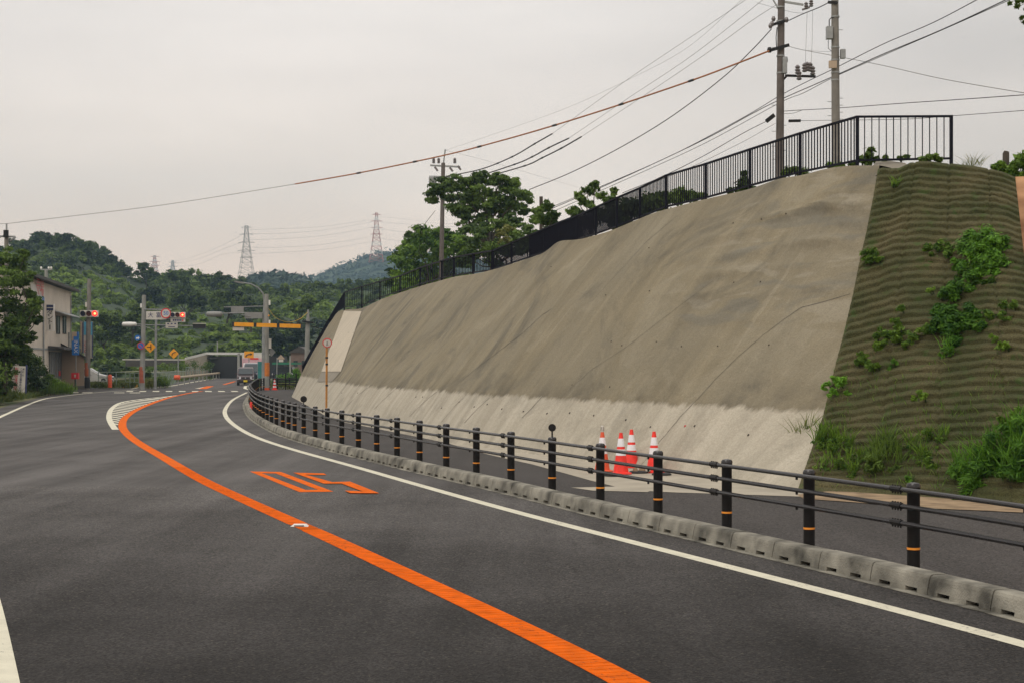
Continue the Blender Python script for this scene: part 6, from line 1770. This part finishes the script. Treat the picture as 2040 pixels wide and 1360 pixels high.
hedge('bush with pale speckled leaves behind the fence below the cables', [(1305, 395, 14), (1330, 395, 16), (1355, 388, 13), (1375, 392, 12), (1320, 408, 12)], 43, 'leaf_mid', .15, 110, .45)
hedge('low bush at the fence foot before the nearer pole', [(1385, 395, 8), (1400, 390, 7), (1350, 402, 8)], 37.5, 'leaf_mid', .11, 70, .5)
hedge('young dark conifer like shoot behind the fence', [(1482, 345, 5), (1483, 358, 8), (1480, 370, 11), (1470, 378, 8), (1492, 376, 8), (1455, 380, 6)], 36, 'leaf_mid', .10, 60, .12)
hedge('small leafy weeds at the foot of the nearer pole', [(1562, 345, 8), (1572, 340, 8), (1585, 338, 8), (1598, 345, 9), (1610, 350, 7)], 33.5, 'leaf_mid', .09, 50, .45)
hedge('creeper and weeds at the foot of the right pole', [(1652, 330, 6), (1665, 334, 8), (1676, 330, 7), (1650, 345, 5)], 31.6, 'leaf_light', .08, 50, .5)
hedge('leafy weeds around the fence corner post', [(1718, 318, 8), (1730, 310, 8), (1736, 298, 6), (1728, 322, 9), (1700, 326, 6), (1745, 318, 6)], 30.9, 'leaf_mid', .085, 55, .45)
hedge('small weeds under the end panel of the fence', [(1765, 314, 5), (1795, 316, 6), (1806, 312, 4), (1760, 322, 5)], 30.6, 'leaf_mid', .075, 36, .5)
hedge('pale narrow leaved weeds under the right end of the fence', [(1850, 314, 7), (1862, 312, 6), (1838, 318, 6), (1870, 318, 5)], 29.6, 'leaf_mid', .085, 36, .6)
hedge('bush on the crest left of the thick stake', [(1992, 328, 8), (1984, 334, 7), (1998, 338, 6)], 29.4, 'leaf_light', .09, 60, .5)
hedge('leafy bush at the right edge beside the thick stake', [(2025, 330, 13), (2040, 318, 14), (2050, 340, 16), (2018, 345, 9), (2036, 352, 10), (2060, 325, 16)], 28.9, 'leaf_light', .11, 110, .45)
# dry grass wisps on the crest
for k, (x, y, lab) in enumerate(((1944, 330, 'dry brown grass wisp on the netted crest, left of the thick stake'), (1928, 333, 'shorter dry grass wisp on the netted crest'))):
    p = P(x, y + 4, 29.2)
    pts_ = np.array([[p.x + r2.uniform(-.12, .12), p.y + r2.uniform(-.1, .1), p.z] for _ in range(46)])
    tag(leafobj('dry_grass', [blades(pts_, .26 if k == 0 else .16, .012, .75, .6)], M['grass'], loc=p), lab, 'grass tuft')
# overhanging branch at the top right corner
ZO = 31.0
ob = Vector((12.6, ZO + .5, 5.35))
br = thing('crest_tree', 'leafy tree whose branch tips reach into the top right corner of the picture', 'tree', ob)
b = MB(); fk = ob + Vector((.1, 0, 2.4)); limb(b, ob - Vector((0, 0, .3)), fk, .13, .09, .05)
sp_ = crown_px([(2022, 5, 7), (2030, 12, 8), (2037, 4, 9), (2038, 34, 7), (2042, 48, 7), (2042, 22, 7), (2060, 20, 20), (2090, -20, 40), (2014, 8, 4), (2130, 40, 40), (2085, 60, 22), (2150, -60, 60), (2220, 0, 60), (2290, 60, 55), (2240, -110, 70), (2200, 90, 45), (2330, -40, 60)], ZO, .5)
for c, r in sp_:
    if r > .18: limb(b, fk, c, .045, .01, .1)
limb(b, P(2090, -20, ZO), P(2030, 14, ZO), .015, .004, .1); limb(b, P(2085, 55, ZO), P(2040, 46, ZO), .012, .004, .1)
b.build('trunk', M['trunk'], br, shade=True)
parts = []
for c, r in sp_:
    n_ = max(1, int((r / .12) ** 1.6)); cc = [c + Vector((r2.gauss(0, .45), r2.gauss(0, .45), r2.gauss(0, .4))) * r for _ in range(n_)]
    parts.append(leafcloud(cc, [(r * .45, r * .45, r * .3)] * n_, 34, .11, [.3] * n_, shell=.15, stray=.5))
leafobj('crown', parts, M['leaf_mid'], br)

# ================================================================== WEEDS ON THE NETTED BANK
def weed(name, label, spots, m, leaf, per, tint, cat='weed', grp='weeds on the netted bank', asp=.32, out=.08, bl=0, blh=.3):
    pts_ = []
    for x, y, r in spots:
        p, nn = hit(net_bvh, x, y)
        if p is None: p, nn = P(x, y, 25.5), Vector((-.4, -.6, .6))
        pts_.append((p, nn, r / F * p.y))
    t = thing(name, label, cat, pts_[0][0], grp)
    C, Rr, T = [], [], []
    for p, nn, q in pts_:
        for _ in range(8):
            d = Vector((r2.gauss(0, .6), r2.gauss(0, .3), r2.gauss(0, .5))) * q
            C.append(p + nn * (q * .45 + out) + d); s = q * r2.uniform(.3, .6); Rr.append((s, s, s * .85)); T.append(tint + r2.uniform(-.2, .2))
    parts = [leafcloud(C, Rr, int(per * 1.15), leaf, T, up=.7, asp=asp, shell=.2, stray=.3)]
    if bl:
        bp_ = []
        for p, nn, q in pts_:
            for _ in range(bl):
                d = Vector((r2.uniform(-1, 1) * q, r2.uniform(-.2, .2) * q, r2.uniform(-1, 1) * q * .6)); bp_.append(p + nn * .03 + d)
        parts.append(blades(np.array([list(v) for v in bp_]), blh, .016, tint + .1, .45))
    leafobj('foliage', parts, M[m], t)
    b = MB()
    for p, nn, q in pts_: limb(b, p - nn * .03, p + nn * (q * .5 + out) + Vector((0, 0, q * .3)), .012, .004, .15, 3, 5)
    b.build('stem', M['leaf_mid'], t)
    return t
weed('bank_weed', 'small leafy tuft at the edge between concrete and netting, upper one', [(1728, 522, 9), (1742, 518, 10), (1755, 524, 8), (1735, 530, 8)], 'leaf_light', .07, 46, .35)
weed('bank_weed', 'leafy clump on the netting left of the big bright bush', [(1858, 492, 9), (1870, 502, 11), (1882, 512, 9), (1862, 508, 9), (1890, 516, 6)], 'leaf_light', .08, 46, .3)
weed('bank_bush', 'big bright green feathery bush high on the netted bank', [(1925, 507, 20), (1950, 494, 22), (1975, 500, 25), (2000, 490, 22), (1960, 520, 27), (1935, 530, 22), (1995, 515, 24), (1990, 478, 14), (1915, 520, 14), (1960, 545, 20), (1975, 530, 22)], 'leaf_bright', .085, 150, .45, 'bush')
weed('bank_weed', 'dark leafy trail hanging under the big bright bush', [(1935, 550, 8), (1950, 558, 8), (1915, 553, 6), (1970, 558, 6), (1985, 564, 4)], 'leaf_light', .08, 50, .12)
weed('bank_bush', 'dark green bush in the middle of the netted bank', [(1905, 600, 16), (1898, 585, 12), (1890, 620, 20), (1915, 635, 24), (1895, 650, 22), (1930, 655, 20), (1870, 635, 14), (1945, 630, 18), (1915, 668, 17), (1900, 678, 12), (1880, 600, 10), (1960, 650, 12)], 'leaf_bright', .085, 150, .22, 'bush')
weed('bank_weed', 'thin trailing weed right of the middle bush', [(1970, 635, 8), (1988, 628, 9), (2004, 622, 9), (2018, 630, 8), (2000, 638, 7), (1958, 642, 8), (2022, 620, 6)], 'leaf_light', .07, 36, .35)
weed('bank_weed', 'leafy spreading weed left of the middle bush', [(1800, 660, 10), (1780, 672, 12), (1762, 688, 12), (1790, 684, 14), (1815, 678, 12), (1832, 670, 9), (1750, 680, 7), (1795, 642, 7), (1800, 625, 5), (1845, 665, 9)], 'leaf_light', .08, 46, .4)
weed('bank_weed', 'thin green creeper linking the spreading weed and the middle bush', [(1850, 662, 6), (1862, 660, 6), (1872, 664, 5)], 'leaf_light', .07, 30, .4)
weed('bank_weed', 'small leafy weed below the spreading weed', [(1720, 718, 7), (1728, 728, 9), (1740, 733, 7), (1712, 732, 6), (1752, 738, 4)], 'leaf_light', .07, 34, .4)
weed('bank_weed', 'tiny weed right of the small leafy weed', [(1784, 732, 5), (1780, 730, 4)], 'leaf_bright', .06, 22, .4)
weed('bank_weed', 'bright yellow green tuft at the edge of the concrete', [(1655, 775, 8), (1668, 770, 9), (1680, 773, 9), (1665, 780, 8), (1690, 778, 6)], 'leaf_bright', .05, 60, .85)
weed('bank_weed', 'thin grassy shoots under the middle bush', [(1890, 700, 7), (1896, 710, 6), (1884, 705, 5)], 'leaf_bright', .07, 20, .5, bl=10)
weed('bank_weed', 'small pale leaved sprig low on the netting', [(1835, 795, 7), (1845, 800, 6), (1826, 790, 4)], 'leaf_light', .07, 16, .7)
weed('bank_weed', 'sparse yellowish sprig at the right of the netting', [(2000, 690, 6), (1985, 675, 6), (2010, 700, 5)], 'leaf_light', .07, 18, .6)
weed('bank_weed', 'tiny sprig on the netting above the middle bush', [(1856, 588, 4), (1860, 586, 3)], 'leaf_light', .06, 14, .8)
weed('bank_weed', 'faint grassy patch near the netted crest', [(1780, 375, 6), (1785, 368, 5)], 'leaf_light', .05, 10, .5, bl=12, blh=.2)
weed('bank_bush', 'bright grassy bush low at the right end of the bank', [(2010, 905, 26), (2035, 880, 26), (1990, 930, 26), (2025, 945, 28), (1960, 945, 22), (2050, 920, 26), (1935, 940, 18), (1975, 915, 18), (2045, 860, 18), (1915, 950, 12), (2065, 890, 24)], 'leaf_bright', .12, 80, .35, 'bush', asp=.16, bl=50, blh=.42)
weed('bank_weed', 'leafy weed above the low grassy bush at the right edge', [(2020, 845, 9), (2030, 838, 9), (2005, 842, 6), (2040, 835, 9)], 'leaf_light', .08, 30, .4)
weed('bank_bush', 'spiky dark green bush at the foot of the netting', [(1760, 925, 18), (1750, 905, 14), (1775, 905, 12), (1745, 935, 14), (1790, 930, 12), (1770, 890, 9)], 'leaf_mid', .10, 60, .45, 'bush', asp=.16, bl=40, blh=.35)
weed('bank_weed', 'grass growing at the corner of concrete and netting', [(1620, 880, 10), (1635, 885, 12), (1655, 875, 12), (1670, 885, 12), (1640, 870, 9), (1690, 895, 10), (1610, 885, 6)], 'leaf_light', .07, 22, .3, bl=46, blh=.28)
weed('bank_weed', 'grassy patch along the foot of the netting', [(1640, 930, 14), (1670, 935, 14), (1700, 925, 14), (1725, 915, 14), (1660, 910, 12), (1700, 945, 10), (1820, 890, 14), (1850, 880, 14), (1880, 875, 12), (1840, 910, 12)], 'leaf_light', .06, 12, .3, bl=40, blh=.24)
weed('bank_weed', 'leafy weed behind the fence post at the foot of the netting', [(1858, 920, 8), (1868, 925, 7), (1850, 915, 5)], 'leaf_light', .08, 26, .4)
weed('bank_weed', 'small green weed in the dirt at the foot of the netting', [(1816, 955, 6), (1822, 960, 5)], 'leaf_bright', .07, 20, .5)
weed('bank_weed', 'small weed beside the asphalt edge below the netting', [(1908, 1000, 5), (1912, 998, 4)], 'leaf_bright', .06, 16, .5)
weed('bank_weed', 'tall wispy reddish grass at the concrete corner', [(1596, 888, 5), (1602, 870, 4), (1614, 860, 5), (1590, 880, 4)], 'grass', .05, 3, .6, bl=12, blh=.35)
# short mossy grass sprouting through the net, too many to count
gp = []
for _ in range(2400):
    x, y = r2.uniform(1605, 2060), r2.triangular(700, 985, 940)
    if fn(x * .02, y * .02, 9) + r2.uniform(-.15, .15) < .02: continue
    p, nn = hit(net_bvh, x, y)
    if p is not None: gp.append(list(p))
tag(leafobj('sprouting_grass', [blades(np.array(gp), .11, .012, .3, .5)], M['leaf_light'], loc=(7, 24, 1)), 'short grass sprouting through the netting low on the bank', 'grass', kind='stuff')

# ================================================================== LEFT VERGE
ZL = 76.0
tree('roadside_tree', 'dark broad leaved tree overhanging the left verge and hiding part of the shop', P(8, 770, ZL), crown_px([(10, 515, 22), (36, 516, 16), (52, 505, 8), (-20, 520, 30), (5, 560, 34), (40, 562, 18), (62, 588, 12), (72, 606, 11), (56, 622, 18), (20, 610, 34), (-20, 600, 40), (-60, 560, 40), (45, 650, 26), (15, 660, 30), (70, 636, 10), (-20, 660, 36), (55, 675, 14), (36, 686, 14), (-60, 640, 44), (20, 540, 24), (62, 545, 6), (12, 690, 30), (42, 702, 16), (-25, 700, 40), (-5, 742, 22), (-12, 772, 22), (30, 640, 24), (14, 720, 22), (4, 765, 18), (28, 700, 22), (-30, 750, 40)], ZL, 1.6), M['leaf_mid'], .22, 620, .16, tint=.34, fork=.35)
tree('roadside_tree', 'dark undergrowth below the broad leaved tree at the left edge', P(0, 790, 94), crown_px([(20, 700, 26), (-10, 720, 36), (50, 712, 22), (70, 720, 16), (10, 750, 26), (-40, 700, 40), (55, 745, 22), (80, 740, 16), (-40, 760, 36)], 94, 1.2), M['leaf_mid'], .22, 380, .08, tint=.14, fork=.3)
tree('roadside_tree', 'dark leafless looking brush behind the notice board', P(75, 780, 92), crown_px([(70, 755, 16), (62, 740, 14), (85, 765, 12)], 92, .8), M['leaf_dark'], .20, 220, .05, tint=.35, fork=.3)
# verge ground
b = []
vl = [(-40, 40), (-14.5, 41), (-19.9, 58), (-24.2, 72), (-26.3, 84), (-28.8, 97), (-29.2, 101)]
rows = []
for y in range(0, 104, 2):
    xr = xat(LB, y) if y < 40 else interp(y, [40, 58, 72, 84, 97, 103], [-15.4, -20.4, -24.0, -26.0, -28.8, -29.1])
    rows.append([Vector((xr - .1 - k * 1.6, y, -.03 + (.0 if k == 0 else .18 * min(k, 4) + .08 * fn(k, y * .3)))) for k in range(8)])
grid('verge', rows, M['ground'], kind='structure')
def tuft_field(name, label, poly_pts, n, h, w, m, tint, kind=None, cat='grass', lean=.35):
    A = np.array([list(poly_pts(r2)) for _ in range(n)])
    o = leafobj(name, [blades(A, h, w, tint, lean)], M[m], loc=list(A.mean(0)))
    return tag(o, label, cat, None, kind)
def vpt(r):
    y = r.uniform(8, 103); xr = xat(LB, y)
    if y > 40: xr = interp(y, [40, 58, 72, 84, 97, 103], [-15.4, -20.4, -24.0, -26.0, -28.8, -29.1])
    d = r.expovariate(1 / 2.2) + .1
    return (xr - d, y, min(.6, .12 * d))
tuft_field('verge_grass', 'rough green and brown grass along the left verge', vpt, 15000, .28, .05, 'grass', .35, 'stuff')
hedge2 = [('yellow green grass bush at the verge corner before the shop', [(100, 766, 15), (118, 768, 15), (134, 777, 10), (110, 776, 12), (86, 772, 16), (66, 776, 14), (124, 778, 10), (96, 756, 12), (108, 758, 9)], 99, 'leaf_light', .6),
          ('green weedy bush right of the notice board', [(75, 774, 14), (62, 782, 12), (88, 758, 14), (98, 748, 9), (70, 752, 16), (60, 738, 14), (84, 780, 10)], 95, 'leaf_mid', .4),
          ('dense green shrubs between the broad leaved tree and the notice board', [(58, 730, 16), (70, 716, 14), (48, 714, 14), (80, 735, 13), (64, 752, 14)], 97, 'leaf_mid', .35),
          ('brownish grass clump at the left edge below the notice board', [(5, 785, 12), (20, 792, 10), (-10, 780, 14)], 80, 'grass', .3)]
for lab, sp2, Zd, m, tn in hedge2:
    C, Rr, T = [], [], []
    for x, y, r in sp2:
        q = r / F * Zd
        for _ in range(4): C.append(P(x, y, Zd) + Vector((r2.uniform(-.6, .6), r2.uniform(-.6, .6), r2.uniform(-.4, .4))) * q); Rr.append((q * .6, q * .6, q * .5)); T.append(tn + r2.uniform(-.15, .2))
    base_ = P(sp2[0][0], 790, Zd); base_.z = .1
    pts_ = np.array([[c.x + r2.uniform(-.5, .5), c.y + r2.uniform(-.4, .4), .1] for c in C for _ in range(26)])
    t = thing('verge_bush', lab, 'bush', base_, 'bushes in the left verge')
    leafobj('foliage', [leafcloud(C, Rr, 90, .14, T, asp=.3, shell=.2, stray=.4), blades(pts_, .6, .03, tn, .3)], M[m], t)
    b = MB(); 
    for c in C[::3]: limb(b, (c.x, c.y, 0), c, .02, .006, .1, 3, 5)
    b.build('stems', M['trunk'], t)
# growth at the junction
for lab, sp2, Zd, m, tn, hh in (('green grassy bush right of the name board pole', [(312, 757, 10), (322, 760, 9), (305, 762, 8), (330, 764, 6)], 121, 'leaf_mid', .5, 1.0),
                        ('yellowish dry grass clump beside the name board pole', [(299, 758, 6), (296, 764, 6)], 119, 'grass', .85, .7),
                        ('leafy bush below the yellow diamond sign', [(320, 728, 12), (340, 732, 12), (360, 730, 10), (300, 734, 10)], 165, 'leaf_mid', .45, .5),
                        ('dark leafy bush before the underpass', [(385, 726, 12), (405, 728, 12), (420, 727, 10), (372, 730, 10)], 182, 'leaf_mid', .35, .5),
                        ('bright weedy bank growth right of the concrete pole', [(560, 752, 12), (580, 748, 14), (595, 742, 12), (572, 758, 10), (550, 760, 8), (600, 755, 10), (612, 745, 10)], 128, 'leaf_bright', .35, .7),
                        ('reddish green bush at the far bend of the fence', [(520, 757, 7), (528, 758, 6), (510, 758, 5)], 128, 'leaf_mid', .3, .4),
                        ('yellow green grass beside the far cone', [(560, 766, 7), (575, 768, 7), (590, 766, 8), (600, 764, 8)], 118, 'grass', .7, .5),
                        ('overgrown weeds by the left railing', [(205, 765, 5), (225, 764, 5), (190, 766, 5), (245, 764, 5), (265, 765, 5)], 121, 'grass', .45, .3)):
    C, Rr, T = [], [], []
    for x, y, r in sp2:
        q = r / F * Zd
        for _ in range(4): C.append(P(x, y, Zd) + Vector((r2.uniform(-.6, .6), r2.uniform(-.6, .6), r2.uniform(-.4, .4))) * q); Rr.append((q * .6, q * .6, q * .5)); T.append(tn + r2.uniform(-.15, .15))
    base_ = P(sp2[0][0], 760, Zd); base_.z = 0
    t = thing('roadside_bush', lab, 'bush', base_, 'bushes around the junction')
    pts_ = np.array([[c.x + r2.uniform(-.4, .4), c.y + r2.uniform(-.3, .3), 0] for c in C for _ in range(14)])
    leafobj('foliage', [leafcloud(C, Rr, 70, .20, T, asp=.35), blades(pts_, hh, .04, tn, .3)], M[m], t)
    b = MB()
    for c in C[::3]: limb(b, (c.x, c.y, -.05), c, .02, .006, .1, 3, 5)
    b.build('stems', M['trunk'], t)
def jpt(r):
    k = r.random()
    if k < .4: y = r.uniform(126, 225); x = interp(y, [126, 163, 207, 228], [-30.7, -35.3, -41.3, -44.3]) - r.uniform(.1, 3.2); return (x, y, 0)
    if k < .7: return (r.uniform(-40, -30.5), r.uniform(124, 134), 0)
    return (r.uniform(-19.5, -9), r.uniform(114, 140), 0)
tuft_field('junction_grass', 'rough grass on the banks around the junction', jpt, 9000, .45, .07, 'grass', .4, 'stuff')
# grassy bank hiding the underpass foot
rows = []
for k in range(13):
    y = 168 + k * 4
    xr = interp(y, [163, 207, 228], [-35.3, -41.3, -44.3])
    rows.append([Vector((xr - .3 - q, y, .02 + hgt)) for q, hgt in ((0, 0), (1, .5), (2.2, .9), (4, 1.0), (9, .9))])
grid('grass_bank', rows, M['ground'], kind='structure')

# ================================================================== AIR
hz = MB().box((0, 950, 118), (3400, 2060, 240)).build('haze', None, loc=(0, 950, 118))
hm = bpy.data.materials.new('thin haze'); hm.use_nodes = True
tt_ = hm.node_tree; tt_.nodes.clear()
ho = N(tt_, 'ShaderNodeOutputMaterial'); pv = N(tt_, 'ShaderNodeVolumePrincipled')
pv.inputs['Color'].default_value = (.52, .78, 1.0, 1); pv.inputs['Density'].default_value = .00027; pv.inputs['Anisotropy'].default_value = .2
tt_.links.new(pv.outputs[0], ho.inputs['Volume'])
hz.data.materials.clear(); hz.data.materials.append(hm)
tag(hz, kind='stuff')
